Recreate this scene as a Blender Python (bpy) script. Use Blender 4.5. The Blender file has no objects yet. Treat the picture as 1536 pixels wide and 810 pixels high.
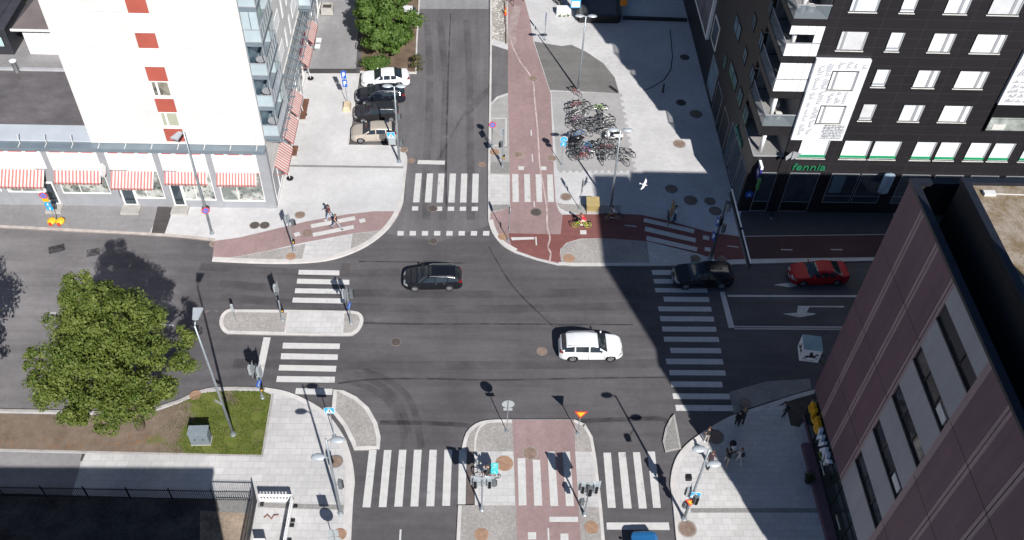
import bpy, bmesh, math, random
from mathutils import Vector, Matrix
random.seed(11)
S = bpy.context.scene
COL = S.collection
R = math.radians
PZ = 0.12          # pavement level above the carriageway

# ------------------------------------------------------------------ camera
H, F, PITCH, ROLL, YAW = 55.7491, 1418.303, 0.827218, 0.0524775, -0.0556418
def _axes():
    f = Vector((0, math.cos(PITCH), -math.sin(PITCH))); u = Vector((0, math.sin(PITCH), math.cos(PITCH))); r = Vector((1, 0, 0))
    r2 = r * math.cos(ROLL) + u * math.sin(ROLL); u2 = -r * math.sin(ROLL) + u * math.cos(ROLL)
    Z = Matrix.Rotation(YAW, 3, 'Z')
    return Z @ r2, Z @ u2, Z @ f
RI, UP, FW = _axes()
CAMP = Vector((0, 0, H))
cam = bpy.data.cameras.new('camera'); camo = bpy.data.objects.new('camera', cam); COL.objects.link(camo)
camo.matrix_world = Matrix(((RI.x, UP.x, -FW.x, 0), (RI.y, UP.y, -FW.y, 0), (RI.z, UP.z, -FW.z, H), (0, 0, 0, 1)))
cam.sensor_width = 36; cam.lens = F / 1536 * 36; cam.clip_start = .5; cam.clip_end = 6000
S.camera = camo
def ray(px, py): return FW * F + RI * (px - 768) - UP * (py - 405)
def G(px, py, z=0.0):
    """surveyed point: where the sight line of photo pixel (px, py) meets height z"""
    d = ray(px, py); return CAMP + d * ((z - H) / d.z)
def onY(px, py, Y): d = ray(px, py); return CAMP + d * (Y / d.y)
def onX(px, py, X): d = ray(px, py); return CAMP + d * (X / d.x)
def P(px, py): return G(px, py, PZ)

# ------------------------------------------------------------------ light
SUN_AZ, SUN_EL = 159.5, 39.4
w = bpy.data.worlds.new('World'); S.world = w; w.use_nodes = True
nt = w.node_tree; bg = nt.nodes['Background']
sk = nt.nodes.new('ShaderNodeTexSky'); sk.sky_type = 'NISHITA'; sk.sun_disc = False
sk.sun_elevation = R(SUN_EL); sk.sun_rotation = R(SUN_AZ); sk.air_density = 1.0; sk.dust_density = .2; sk.ozone_density = 6
nt.links.new(sk.outputs[0], bg.inputs[0]); bg.inputs[1].default_value = 0.05
sl = bpy.data.lights.new('sun', 'SUN'); so = bpy.data.objects.new('sun', sl); COL.objects.link(so)
sl.energy = 4.6; sl.angle = R(.5); sl.color = (1, .965, .925)
sd = Vector((math.sin(R(SUN_AZ)) * math.cos(R(SUN_EL)), math.cos(R(SUN_AZ)) * math.cos(R(SUN_EL)), math.sin(R(SUN_EL))))
so.rotation_euler = sd.to_track_quat('Z', 'Y').to_euler(); so.location = (0, -40, 120)
S.view_settings.view_transform = 'Standard'; S.view_settings.look = 'None'; S.view_settings.gamma = 1
S.view_settings.exposure = 0.5
S.render.engine = 'CYCLES'
S.cycles.max_bounces = 6; S.cycles.transparent_max_bounces = 8

# ------------------------------------------------------------------ materials
MATS = {}
class NB:
    def __init__(s, name):
        s.m = bpy.data.materials.new(name); s.m.use_nodes = True; s.t = s.m.node_tree; s.p = s.t.nodes['Principled BSDF']
        s.pos = s.t.nodes.new('ShaderNodeNewGeometry').outputs['Position']
    def n(s, kind, **kw):
        x = s.t.nodes.new('ShaderNode' + kind)
        for k, v in kw.items():
            if k in x.inputs: x.inputs[k].default_value = v
            else: setattr(x, k, v)
        return x
    def l(s, a, b): s.t.links.new(a, b)
    def scaled(s, v, src=None):
        x = s.n('VectorMath', operation='MULTIPLY'); s.l(src or s.pos, x.inputs[0]); x.inputs[1].default_value = v; return x.outputs[0]
    def noise(s, scale, detail=3, src=None, rough=.55):
        x = s.n('TexNoise'); x.inputs['Scale'].default_value = scale; x.inputs['Detail'].default_value = detail; x.inputs['Roughness'].default_value = rough
        s.l(src or s.pos, x.inputs['Vector']); return x.outputs['Fac']
    def rng(s, v, a, b, c, d):
        x = s.n('MapRange'); s.l(v, x.inputs[0])
        for i, k in enumerate((a, b, c, d)): x.inputs[i + 1].default_value = k
        return x.outputs[0]
    def math(s, op, a, b):
        x = s.n('Math', operation=op)
        for i, k in enumerate((a, b)):
            if isinstance(k, (int, float)): x.inputs[i].default_value = k
            else: s.l(k, x.inputs[i])
        return x.outputs[0]
    def mix(s, fac, a, b, blend='MIX'):
        x = s.n('MixRGB', blend_type=blend)
        for i, k in enumerate((fac, a, b)):
            if isinstance(k, (int, float)): x.inputs[i].default_value = k
            elif isinstance(k, tuple): x.inputs[i].default_value = (*k, 1)[:4]
            else: s.l(k, x.inputs[i])
        return x.outputs[0]
    def gain(s, c, f):   # colour times scalar field
        x = s.n('VectorMath', operation='SCALE')
        if isinstance(c, tuple): x.inputs[0].default_value = c
        else: s.l(c, x.inputs[0])
        s.l(f, x.inputs['Scale']); return x.outputs[0]
    def bump(s, h, st, dist=.02):
        b = s.n('Bump'); b.inputs['Strength'].default_value = st; b.inputs['Distance'].default_value = dist; s.l(h, b.inputs['Height']); s.l(b.outputs[0], s.p.inputs['Normal'])
    def done(s, c, rough=.7, metal=0, spec=.5):
        if isinstance(c, tuple): s.p.inputs['Base Color'].default_value = (*c, 1)[:4]
        else: s.l(c, s.p.inputs['Base Color'])
        s.p.inputs['Roughness'].default_value = rough; s.p.inputs['Metallic'].default_value = metal
        s.p.inputs['Specular IOR Level'].default_value = spec
        return s.m
def mat(name, c, rough=.6, var=.12, scale=1.5, metal=0, spec=.5, fine=20, emit=0):
    """plain surface with large blotches and fine grain"""
    if name in MATS: return MATS[name]
    b = NB(name)
    f = b.math('ADD', b.rng(b.noise(scale, 4), .3, .7, 1 - var, 1 + var), b.rng(b.noise(fine, 2), .3, .7, -var * .5, var * .5))
    m = b.done(b.gain(c, f), rough, metal, spec)
    if emit: b.p.inputs['Emission Color'].default_value = (*c, 1); b.p.inputs['Emission Strength'].default_value = emit
    MATS[name] = m; return m
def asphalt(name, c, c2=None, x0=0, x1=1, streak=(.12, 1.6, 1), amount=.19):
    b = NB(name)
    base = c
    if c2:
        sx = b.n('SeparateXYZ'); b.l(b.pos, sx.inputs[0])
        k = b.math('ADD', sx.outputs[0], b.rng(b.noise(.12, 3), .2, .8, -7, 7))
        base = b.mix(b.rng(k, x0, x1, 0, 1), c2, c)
    f = b.rng(b.noise(.22, 5), .3, .7, 1 - amount, 1 + amount)
    f = b.math('MULTIPLY', f, b.rng(b.noise(1, 4, b.scaled(streak)), .3, .7, 1 - amount * .7, 1 + amount * .7))
    f = b.math('MULTIPLY', f, b.rng(b.noise(14, 3, rough=.8), .3, .7, .84, 1.16))
    f = b.math('MULTIPLY', f, b.rng(b.noise(2.3, 6, rough=.7), .3, .7, .9, 1.1))
    f = b.math('MULTIPLY', f, b.rng(b.noise(.6, 7, b.scaled((.35, 1, 1)), .8), .58, .72, 1.0, .86))
    m = b.done(b.gain(base, f), .85, 0, .25); b.bump(b.noise(45, 2), .25, .01); MATS[name] = m; return m
def pavers(name, c, w_, h_, mortar=.012, contrast=.07, mcol=.62, rot=0):
    b = NB(name)
    src = b.pos
    if rot:
        v = b.n('VectorRotate', rotation_type='Z_AXIS'); v.inputs['Angle'].default_value = rot; b.l(b.pos, v.inputs['Vector']); src = v.outputs[0]
    t = b.n('TexBrick'); b.l(src, t.inputs['Vector'])
    t.inputs['Scale'].default_value = 1; t.inputs['Brick Width'].default_value = w_; t.inputs['Row Height'].default_value = h_; t.inputs['Mortar Size'].default_value = mortar
    t.inputs['Color1'].default_value = (1 - contrast,) * 3 + (1,); t.inputs['Color2'].default_value = (1 + contrast,) * 3 + (1,); t.inputs['Mortar'].default_value = (mcol,) * 3 + (1,)
    t.inputs['Mortar Smooth'].default_value = .3
    f = b.math('MULTIPLY', b.rng(b.noise(.25, 5), .3, .7, .88, 1.1), b.rng(b.noise(2.2, 5, rough=.7), .3, .7, .93, 1.07))
    f = b.math('MULTIPLY', f, b.rng(b.noise(18, 2), .3, .7, .95, 1.05))
    col = b.mix(1, c, t.outputs['Color'], 'MULTIPLY')
    m = b.done(b.gain(col, f), .8, 0, .3); b.bump(t.outputs['Fac'], -.3, .01); MATS[name] = m; return m
def cobbles(name, c, sc=5.5):
    b = NB(name)
    v = b.n('TexVoronoi', feature='DISTANCE_TO_EDGE'); b.l(b.pos, v.inputs['Vector']); v.inputs['Scale'].default_value = sc; v.inputs['Randomness'].default_value = .7
    v2 = b.n('TexVoronoi', feature='F1'); b.l(b.pos, v2.inputs['Vector']); v2.inputs['Scale'].default_value = sc; v2.inputs['Randomness'].default_value = .7
    bw = b.n('RGBToBW'); b.l(v2.outputs['Color'], bw.inputs[0])
    f = b.math('MULTIPLY', b.rng(v.outputs['Distance'], .0, .09, .78, 1.03), b.rng(bw.outputs[0], 0, 1, .82, 1.2))
    f = b.math('MULTIPLY', f, b.rng(b.noise(.5, 4), .3, .7, .88, 1.12))
    m = b.done(b.gain(c, f), .85, 0, .3); b.bump(v.outputs['Distance'], .5, .02); MATS[name] = m; return m
def cladding(name, c, axis, w_, h_, line, contrast=.06, mortar=.015, off=.5, rough=.5, spec=.4):
    """panelled wall: joints drawn in the plane (axis, z)"""
    b = NB(name)
    sx = b.n('SeparateXYZ'); b.l(b.pos, sx.inputs[0]); cx = b.n('CombineXYZ'); b.l(sx.outputs[axis], cx.inputs[0]); b.l(sx.outputs[2], cx.inputs[1])
    t = b.n('TexBrick'); b.l(cx.outputs[0], t.inputs['Vector']); t.offset = off
    t.inputs['Scale'].default_value = 1; t.inputs['Brick Width'].default_value = w_; t.inputs['Row Height'].default_value = h_; t.inputs['Mortar Size'].default_value = mortar
    t.inputs['Color1'].default_value = (1 - contrast,) * 3 + (1,); t.inputs['Color2'].default_value = (1 + contrast,) * 3 + (1,); t.inputs['Mortar'].default_value = (line,) * 3 + (1,)
    f = b.math('MULTIPLY', b.rng(b.noise(.35, 4), .3, .7, .93, 1.06), b.rng(b.noise(9, 3), .3, .7, .95, 1.05))
    m = b.done(b.gain(b.mix(1, c, t.outputs['Color'], 'MULTIPLY'), f), rough, 0, spec); b.bump(t.outputs['Fac'], -.2, .01); MATS[name] = m; return m
def stone(name, c, streak=.14):
    b = NB(name); f = b.rng(b.noise(1, 5, b.scaled((1.2, 1.2, .07)), .7), .3, .7, 1 - streak, 1 + streak * .7)
    f = b.math('MULTIPLY', f, b.rng(b.noise(.4, 4), .3, .7, .93, 1.07)); f = b.math('MULTIPLY', f, b.rng(b.noise(17, 3, rough=.8), .3, .7, .84, 1.16))
    m = b.done(b.gain(c, f), .6, 0, .4); b.bump(b.noise(30, 2), .2, .01); MATS[name] = m; return m
def glass(name, c=(.03, .04, .05), rough=.06, spec=.8, var=.3, scale=.8):
    return mat(name, c, rough, var, scale, 0, spec)
def clear(name, c=(.75, .9, .92), alpha=.35, rough=.05):
    if name in MATS: return MATS[name]
    b = NB(name); m = b.done(c, rough, 0, .6); b.p.inputs['Alpha'].default_value = alpha; MATS[name] = m; return m
def foliage(name, c1, c2, c3):
    b = NB(name)
    n1 = b.noise(.55, 3); n2 = b.noise(6, 2)
    c = b.mix(b.rng(n1, .38, .62, 0, 1), c1, c2); c = b.mix(b.rng(n2, .45, .75, 0, 1), c, c3)
    m = b.done(c, .55, 0, .35); b.p.inputs['Subsurface Weight'].default_value = 0
    tr = b.n('BsdfTranslucent'); b.l(c, tr.inputs[0]); mx = b.n('MixShader'); mx.inputs[0].default_value = .36
    out = b.t.nodes['Material Output']; b.l(b.p.outputs[0], mx.inputs[1]); b.l(tr.outputs[0], mx.inputs[2]); b.l(mx.outputs[0], out.inputs[0]); MATS[name] = m; return m
def worn(name, c, rough=.7, cover=.5, sc=3.0, wear_scale=(1, 1, 1)):
    """thin film (tyre rubber, chalky wear) with ragged gaps"""
    b = NB(name); f = b.noise(sc, 6, b.scaled(wear_scale), .75)
    b.done(c, rough, 0, .2); b.l(b.rng(f, cover - .12, cover + .12, 0, .75), b.p.inputs['Alpha']); MATS[name] = b.m; return b.m
def film_mat(name, c, lo, hi, sc=1.5):
    """even, see-through film"""
    b = NB(name); b.done(c, .8, 0, .2); b.l(b.rng(b.noise(sc, 4), .3, .7, lo, hi), b.p.inputs['Alpha']); MATS[name] = b.m; return b.m
def paintmark(name='road_paint'):
    b = NB(name); f = b.rng(b.noise(2.5, 6, rough=.75), .3, .7, .86, 1.08); f = b.math('MULTIPLY', f, b.rng(b.noise(22, 3), .3, .75, .9, 1.05))
    wear = b.rng(b.math('ADD', b.noise(1.1, 3), b.math('MULTIPLY', b.noise(9, 6, rough=.8), .8)), 1.05, 1.2, 0, .7)
    m = b.done(b.mix(wear, b.gain((.585, .58, .565), f), (.17, .165, .165)), .75, 0, .3); MATS[name] = m; return m

# ------------------------------------------------------------------ mesh builder
class MB:
    def __init__(s): s.v = []; s.f = []; s.m = []; s.nb = 0
    def add(s, vs, fs, m=0):
        o = len(s.v); s.v += [tuple(x) for x in vs]; s.f += [tuple(i + o for i in f) for f in fs]; s.m += [m] * len(fs); return s
    def box(s, x0, x1, y0, y1, z0, z1, m=0):
        e = (s.nb % 6) * .0017; s.nb += 1   # neighbours in one mesh never share a plane
        x0 += e; x1 -= e; y0 += e; y1 -= e; z0 += e * .5; z1 -= e * .5
        return s.add([(x0, y0, z0), (x1, y0, z0), (x1, y1, z0), (x0, y1, z0), (x0, y0, z1), (x1, y0, z1), (x1, y1, z1), (x0, y1, z1)],
                     [(0, 3, 2, 1), (4, 5, 6, 7), (0, 1, 5, 4), (1, 2, 6, 5), (2, 3, 7, 6), (3, 0, 4, 7)], m)
    def bar(s, a, b, wx, wz, m=0, up=Vector((0, 0, 1))):
        """box beam from a to b, wx wide sideways, wz along up"""
        a = Vector(a); b = Vector(b); d = (b - a).normalized(); x = d.cross(up)
        x = x.normalized() if x.length > 1e-4 else Vector((1, 0, 0)); u = x.cross(d)
        q = [(-.5, -.5), (.5, -.5), (.5, .5), (-.5, .5)]
        vs = [p + x * i * wx + u * j * wz for p in (a, b) for i, j in q]
        return s.add(vs, [(3, 2, 1, 0), (4, 5, 6, 7), (0, 1, 5, 4), (1, 2, 6, 5), (2, 3, 7, 6), (3, 0, 4, 7)], m)
    def prism(s, pts, z0, z1, m=0, bottom=False):
        pts = [Vector((p[0], p[1], 0)) for p in pts]
        ar = sum(pts[i].x * pts[i - 1].y - pts[i - 1].x * pts[i].y for i in range(len(pts)))
        if ar > 0: pts = pts[::-1]
        n = len(pts)
        fs = [tuple(range(n, 2 * n))] + [(i, (i + 1) % n, (i + 1) % n + n, i + n) for i in range(n)]
        if bottom: fs.append(tuple(range(n - 1, -1, -1)))
        return s.add([(p.x, p.y, z0) for p in pts] + [(p.x, p.y, z1) for p in pts], fs, m)
    def sheet(s, pts, z, m=0):
        pts = [(p[0], p[1]) for p in pts]
        ar = sum(pts[i][0] * pts[i - 1][1] - pts[i - 1][0] * pts[i][1] for i in range(len(pts)))
        if ar > 0: pts = pts[::-1]
        return s.add([(x, y, z) for x, y in pts], [tuple(range(len(pts)))], m)
    def face(s, pts, m=0): return s.add(pts, [tuple(range(len(pts)))], m)
    def tube(s, pts, r, n=6, m=0, flat=1.0):
        pts = [Vector(p) for p in pts]; k = len(pts); rs = r if isinstance(r, (list, tuple)) else [r] * k
        vs = []; fs = []; px = None
        for i, p in enumerate(pts):
            d = (pts[min(i + 1, k - 1)] - pts[max(i - 1, 0)]).normalized()
            if px is None: px = d.orthogonal().normalized() if abs(d.z) < .95 else Vector((1, 0, 0))
            x = px - d * px.dot(d); x = x.normalized() if x.length > 1e-5 else d.orthogonal().normalized(); px = x; y = d.cross(x)
            vs += [p + (x * math.cos(2 * math.pi * j / n) + y * math.sin(2 * math.pi * j / n) * flat) * rs[i] for j in range(n)]
        for i in range(k - 1):
            fs += [(i * n + j, i * n + (j + 1) % n, (i + 1) * n + (j + 1) % n, (i + 1) * n + j) for j in range(n)]
        fs += [tuple(range(n - 1, -1, -1)), tuple(range((k - 1) * n, k * n))]
        return s.add(vs, fs, m)
    def lathe(s, prof, c=(0, 0, 0), n=14, m=0, ax='z', cap=True):
        vs = []; fs = []; c = Vector(c); k = len(prof)
        for r, z in prof:
            for j in range(n):
                a = 2 * math.pi * j / n; x, y = r * math.cos(a), r * math.sin(a)
                vs.append(c + Vector({'z': (x, y, z), 'y': (x, z, y), 'x': (z, x, y)}[ax]))
        for i in range(k - 1): fs += [(i * n + j, i * n + (j + 1) % n, (i + 1) * n + (j + 1) % n, (i + 1) * n + j) for j in range(n)]
        if cap: fs += [tuple(range(n - 1, -1, -1)), tuple(range((k - 1) * n, k * n))]
        return s.add(vs, fs, m)
    def sph(s, c, r, nu=10, nv=7, m=0):
        r = (r, r, r) if isinstance(r, (int, float)) else r
        vs = [(c[0], c[1], c[2] - r[2])]; fs = []
        for i in range(1, nv):
            t = math.pi * i / nv - math.pi / 2
            for j in range(nu):
                a = 2 * math.pi * j / nu; vs.append((c[0] + r[0] * math.cos(t) * math.cos(a), c[1] + r[1] * math.cos(t) * math.sin(a), c[2] + r[2] * math.sin(t)))
        vs.append((c[0], c[1], c[2] + r[2])); L = len(vs) - 1
        for j in range(nu):
            fs.append((0, 1 + (j + 1) % nu, 1 + j)); fs.append((L, L - nu + j, L - nu + (j + 1) % nu))
        for i in range(nv - 2):
            for j in range(nu): fs.append((1 + i * nu + j, 1 + i * nu + (j + 1) % nu, 1 + (i + 1) * nu + (j + 1) % nu, 1 + (i + 1) * nu + j))
        return s.add(vs, fs, m)
    def ribbon(s, pts, wd, z, m=0):
        pts = [Vector((p[0], p[1], 0)) for p in pts]; k = len(pts); vs = []
        for i, p in enumerate(pts):
            d = (pts[min(i + 1, k - 1)] - pts[max(i - 1, 0)]).normalized(); nn = Vector((-d.y, d.x, 0)) * wd / 2
            vs += [(p.x - nn.x, p.y - nn.y, z), (p.x + nn.x, p.y + nn.y, z)]
        return s.add(vs, [(2 * i, 2 * i + 2, 2 * i + 3, 2 * i + 1) for i in range(k - 1)], m)
    def kerb(s, pts, wd, z1, z0=0.0, m=0, closed=False):
        """kerb stone row: outer line pts, body to the LEFT of the walking direction"""
        pts = [Vector((p[0], p[1], 0)) for p in pts]; k = len(pts); vs = []
        for i, p in enumerate(pts):
            d = (pts[(i + 1) % k] - pts[i - 1]).normalized() if closed else (pts[min(i + 1, k - 1)] - pts[max(i - 1, 0)]).normalized(); q = p + Vector((-d.y, d.x, 0)) * wd
            vs += [(p.x, p.y, z0), (p.x, p.y, z1 - .015), (p.x + (q.x - p.x) * .06, p.y + (q.y - p.y) * .06, z1), (q.x, q.y, z1), (q.x, q.y, z0)]
        fs = []
        for i in range(k if closed else k - 1):
            a, b = 5 * i, 5 * ((i + 1) % k)
            fs += [(a + j, b + j, b + j + 1, a + j + 1) for j in range(4)]
        if not closed: fs += [(0, 1, 2, 3, 4), tuple(5 * (k - 1) + j for j in (4, 3, 2, 1, 0))]
        return s.add(vs, fs, m)
    def mesh(s, name, mats, smooth=False):
        me = bpy.data.meshes.new(name); me.from_pydata(s.v, [], s.f)
        for m_ in (mats if isinstance(mats, (list, tuple)) else [mats]): me.materials.append(m_)
        me.polygons.foreach_set('material_index', s.m)
        if smooth: me.polygons.foreach_set('use_smooth', [True] * len(s.f))
        me.update(); return me
    def build(s, name, mats, parent=None, world=False, smooth=False, fix=False):
        if world and parent:
            o_ = Vector((0, 0, 0)); q = parent
            while q: o_ += q.location; q = q.parent
            s.v = [(x - o_.x, y - o_.y, z - o_.z) for x, y, z in s.v]
        org = None
        if parent is None:
            xs, ys, zs = zip(*s.v); org = ((min(xs) + max(xs)) / 2, (min(ys) + max(ys)) / 2, min(zs))
            s.v = [(x - org[0], y - org[1], z - org[2]) for x, y, z in s.v]
        me = s.mesh(name, mats, smooth)
        if fix:
            bm = bmesh.new(); bm.from_mesh(me); bmesh.ops.recalc_face_normals(bm, faces=bm.faces); bm.to_mesh(me); bm.free()
        ob = bpy.data.objects.new(name, me); COL.objects.link(ob)
        if parent: ob.parent = parent
        else: ob.location = org
        return ob
def tag(o, label=None, cat=None, group=None, kind=None):
    if label: o['label'] = label
    if cat: o['category'] = cat
    if group: o['group'] = group
    if kind: o['kind'] = kind
    return o
def struct(name, mb, m, smooth=False): return tag(mb.build(name, m, smooth=smooth), kind='structure')
def thing(name, label, cat, loc=(0, 0, 0), rz=0, group=None):
    o = bpy.data.objects.new(name, None); COL.objects.link(o); o.location = loc; o.rotation_euler = (0, 0, rz); o.empty_display_size = .3
    return tag(o, label, cat, group)
KIDS = {}
def copy_tree(o, loc=None, rz=None, label=None, group=None, parent=None):
    c = o.copy(); COL.objects.link(c)
    if parent: c.parent = parent
    if loc is not None: c.location = loc
    if rz is not None: c.rotation_euler = (0, 0, rz)
    if label: c['label'] = label
    if group: c['group'] = group
    if o.name not in KIDS: KIDS[o.name] = list(o.children)
    for ch in KIDS[o.name]: copy_tree(ch, parent=c)
    return c
def smooth_line(pts, n=5):
    pts = [Vector((p[0], p[1], 0)) for p in pts]; out = []
    for i in range(len(pts) - 1):
        p0, p1, p2, p3 = pts[max(i - 1, 0)], pts[i], pts[i + 1], pts[min(i + 2, len(pts) - 1)]
        for k in range(n):
            t = k / n
            out.append(.5 * ((2 * p1) + (p2 - p0) * t + (2 * p0 - 5 * p1 + 4 * p2 - p3) * t * t + (3 * p1 - p0 - 3 * p2 + p3) * t ** 3))
    return out + [pts[-1]]
def pxs(pts, z=0.0): return [G(x, y, z) for x, y in pts]
def text_mesh(body, size, extrude=.03, shear=0, bold=0.0):
    cu = bpy.data.curves.new('lettering', 'FONT'); cu.body = body; cu.size = size; cu.extrude = extrude; cu.shear = shear; cu.offset = bold; cu.resolution_u = 4
    o = bpy.data.objects.new('lettering', cu); COL.objects.link(o)
    dg = bpy.context.evaluated_depsgraph_get(); me = bpy.data.meshes.new_from_object(o.evaluated_get(dg)); bpy.data.objects.remove(o); return me
def put_text(name, body, size, m, parent, loc, facing, extrude=.03, shear=0, bold=0.0, width=None):
    """letters standing upright, read from direction 'facing' (degrees the letters look towards: -90 = south, 180 = west)"""
    me = text_mesh(body, size, extrude, shear, bold)
    ob = bpy.data.objects.new(name, me); COL.objects.link(ob); ob.parent = parent; me.materials.clear(); me.materials.append(m)
    q = parent; o_ = Vector((0, 0, 0))
    while q: o_ += q.location; q = q.parent
    xs = [v.co.x for v in me.vertices]; k = (width / (max(xs) - min(xs))) if width else 1
    rot = Matrix.Rotation(R(facing + 90), 4, 'Z') @ Matrix.Rotation(R(90), 4, 'X') @ Matrix.Diagonal((k, 1, 1, 1))
    me.transform(rot); ob.location = Vector(loc) - o_; return ob
# ------------------------------------------------------------------ ground materials
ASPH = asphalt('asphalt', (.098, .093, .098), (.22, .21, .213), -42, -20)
ASPH_N = asphalt('asphalt_new', (.135, .128, .134), streak=(1.4, .1, 1), amount=.15)
ASPH_L = asphalt('asphalt_pale', (.27, .265, .27), streak=(1, .2, 1), amount=.12)
ASPH_W = asphalt('asphalt_walk', (.25, .243, .248), amount=.1)
ASPH_D = asphalt('asphalt_patch', (.075, .068, .068), amount=.25)
ASPH_M = asphalt('asphalt_mid', (.17, .165, .16), amount=.12)
RED_OLD = asphalt('red_asphalt_worn', (.30, .212, .206), streak=(1.2, .15, 1), amount=.1)
RED_NEW = asphalt('red_asphalt_new', (.20, .082, .075), amount=.12)
CONC = pavers('concrete_slabs', (.545, .54, .538), .9, .9, .01, .02, .94)
CONC2 = pavers('plaza_slabs', (.53, .525, .523), .35, .28, .012, .035, .88)
SLAB = pavers('white_slabs', (.50, .492, .485), .75, .5, .014, .06, .72)
SLABE = pavers('pale_slabs', (.52, .515, .505), .62, .42, .014, .06, .74)
GREYC = pavers('bike_park_concrete', (.36, .355, .35), 5, 5, .012, .02, .8)
COBB = cobbles('cobbles', (.33, .312, .295), 9)
COBB2 = cobbles('cobbles_dark', (.25, .245, .235), 11)
KERB = mat('kerb_granite', (.54, .52, .50), .8, .12, 1.2, fine=14)
PAINT = paintmark()
TAR = film_mat('tar_seal', (.035, .034, .036), .05, .6, 1.0)
RUBBER = film_mat('tyre_rubber', (.035, .034, .036), .0, .26, .7)
TRACK = film_mat('wheel_track', (.05, .048, .05), .0, .26, .5); PALE = film_mat('pale_wear', (.24, .235, .235), .0, .24, .5)
CHALK = film_mat('chalky_wear', (.66, .55, .52), .35, .95, 1.5)

def sheet(name, m, z, *polys):
    b = MB()
    for p in polys: b.sheet(pxs(p, z), z)
    return struct(name, b, m)
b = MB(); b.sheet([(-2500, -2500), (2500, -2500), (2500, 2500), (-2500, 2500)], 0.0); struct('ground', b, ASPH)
sheet('north_road', ASPH_N, .004, [(629, 14), (733, 14), (733, 338), (660, 362), (580, 350), (607, 300), (611, 232), (540, 215), (541, 112), (625, 111)])
sheet('driveway', ASPH_L, .004, [(440, 103), (534, 103), (542, -40), (440, -40)], [(628, 13.5), (733, 13.5), (733, -60), (630, -60)])
sheet('driveway_threshold', ASPH_D, .006, [(452, 103.5), (536, 103.5), (535, 109), (452, 109)])
sheet('asphalt_repair', ASPH_D, .005, [(512, 395), (526, 395), (524, 413), (511, 413)])

def plateau(name, m, px, z=PZ):
    b = MB(); b.prism(pxs(px, z), -.05, z); return struct(name, b, m)
KERBD = mat('kerb_old', (.36, .34, .325), .85, .2, 1.5, fine=12)
def kerb(px, wd=.3, z=PZ + .012, smooth=0, m=None):
    pts = pxs(px, PZ)
    if smooth: pts = smooth_line(pts, smooth)
    b = MB(); b.kerb(pts, wd, z, -.02); return struct('kerb', b, m or KERB)

# --- north-west pavement
nw_arc = [(318, 391), (385, 394), (450, 394), (500, 388), (545, 371), (578, 347), (597, 322), (605, 302)]
nw_side = [(605, 302), (608, 270), (611, 240), (608, 229), (599, 220), (585, 217.5)]
plateau('pavement', CONC, [(-170, 334), (0, 341), (100, 346), (250, 354), (322, 361)] + nw_arc + nw_side[1:] + [(523, 217), (540, 110), (400, 110), (-170, 230)])
kerb([(-170, 334), (0, 341), (100, 346), (250, 354), (322, 361)], .26, m=mat('kerb_sandy', (.46, .405, .37), .85, .2, 1.5, fine=12))
kerb(nw_arc, .42, smooth=5); kerb(nw_side, .24, smooth=5)
kerb([(585, 217.5), (523, 217), (540, 110)], .16, PZ + .008)
sheet('pavement_asphalt', ASPH_W, PZ + .004, [(-170, 285), (0, 294), (247, 303), (224, 349.5), (100, 342.5), (0, 337.5), (-170, 330.5)])
sheet('pavement_patch', ASPH_D, PZ + .006, [(238, 303), (263, 304), (247, 350.5), (227, 349.8)])
sheet('paving_seam', COBB2, PZ + .006, [(431, 247), (605, 249.5), (605, 252.5), (430, 250)])
sheet('bike_path', RED_OLD, PZ + .006, [(322, 361.2), (360, 356), (400, 346.5), (460, 332), (520, 321.5), (560, 317), (603, 316.5), (597, 322), (588, 336), (579, 345), (530, 350), (455, 364), (400, 376.5), (360, 384), (318, 390.5)])
sheet('cobbled_verge', COBB, PZ + .005, [(320, 391), (360, 384.5), (400, 377), (459, 365), (452, 391.5), (385, 391.5)], [(529, 350.5), (579, 345.5), (572, 350), (545, 367.5), (525, 376)])
sheet('crossing_apron', SLAB, PZ + .005, [(460, 365), (528, 350.8), (523, 376.5), (500, 385), (453, 391.3)])

# --- north-east plaza with both bike paths
ne_side = [(733, -60), (735, 0), (735, 60), (734, 140), (732, 250), (732, 330)]
ne_arc = [(732, 330), (738, 348), (752, 366), (772, 378)]
ne_bot = [(772, 378), (805, 389), (838, 397), (860, 398.5), (975, 398.5), (1060, 398), (1125, 395.5), (1310, 391), (1700, 380)]
plateau('plaza', CONC2, ne_side + ne_arc[1:] + ne_bot[1:] + [(1800, -60)])
kerb(ne_side, .2); kerb(ne_arc, .42, smooth=5); kerb(ne_bot[2:], .3)
sheet('pavement_asphalt', ASPH_N, PZ + .004, [(737, 67), (762, 75), (763, 139), (745, 145), (736.5, 155)])
sheet('pavement_asphalt', ASPH_M, PZ + .004, [(801, 62), (842, 69), (857, 67), (880, 78), (905, 95), (922, 116), (929, 140), (825, 135)])
sheet('gravel_verge', cobbles('gravel', (.33, .31, .28), 9), PZ + .004, [(738, -30), (762, -30), (760, 20), (762, 65), (738, 58)])
sheet('pavement_strip', mat('grey_strip', (.34, .33, .32), .9, .12, 1.5), PZ + .005, [(736, 157), (747, 148), (763, 142), (764.5, 262), (735, 261)])
sheet('cobbled_verge', COBB2, PZ + .006, [(736, 243), (764, 243), (764, 260), (735, 260)], [(735, 307), (764, 306.5), (765, 312), (735, 318)])
sheet('crossing_apron', SLAB, PZ + .005, [(735, 262), (764.5, 262), (765, 305.5), (735, 306)])
path_n = [(761, -30), (762, 30), (762, 142), (764.5, 262), (765, 312), (735, 319), (734, 331), (740, 347), (754, 365), (773, 376), (805, 387), (838, 395.5), (843, 386), (839, 378), (850, 330), (838, 316), (833.5, 302), (831, 262), (826, 140), (800, 62), (795, 30), (787, 0), (785, -30)]
sheet('bike_path', RED_OLD, PZ + .007, path_n)
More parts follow.
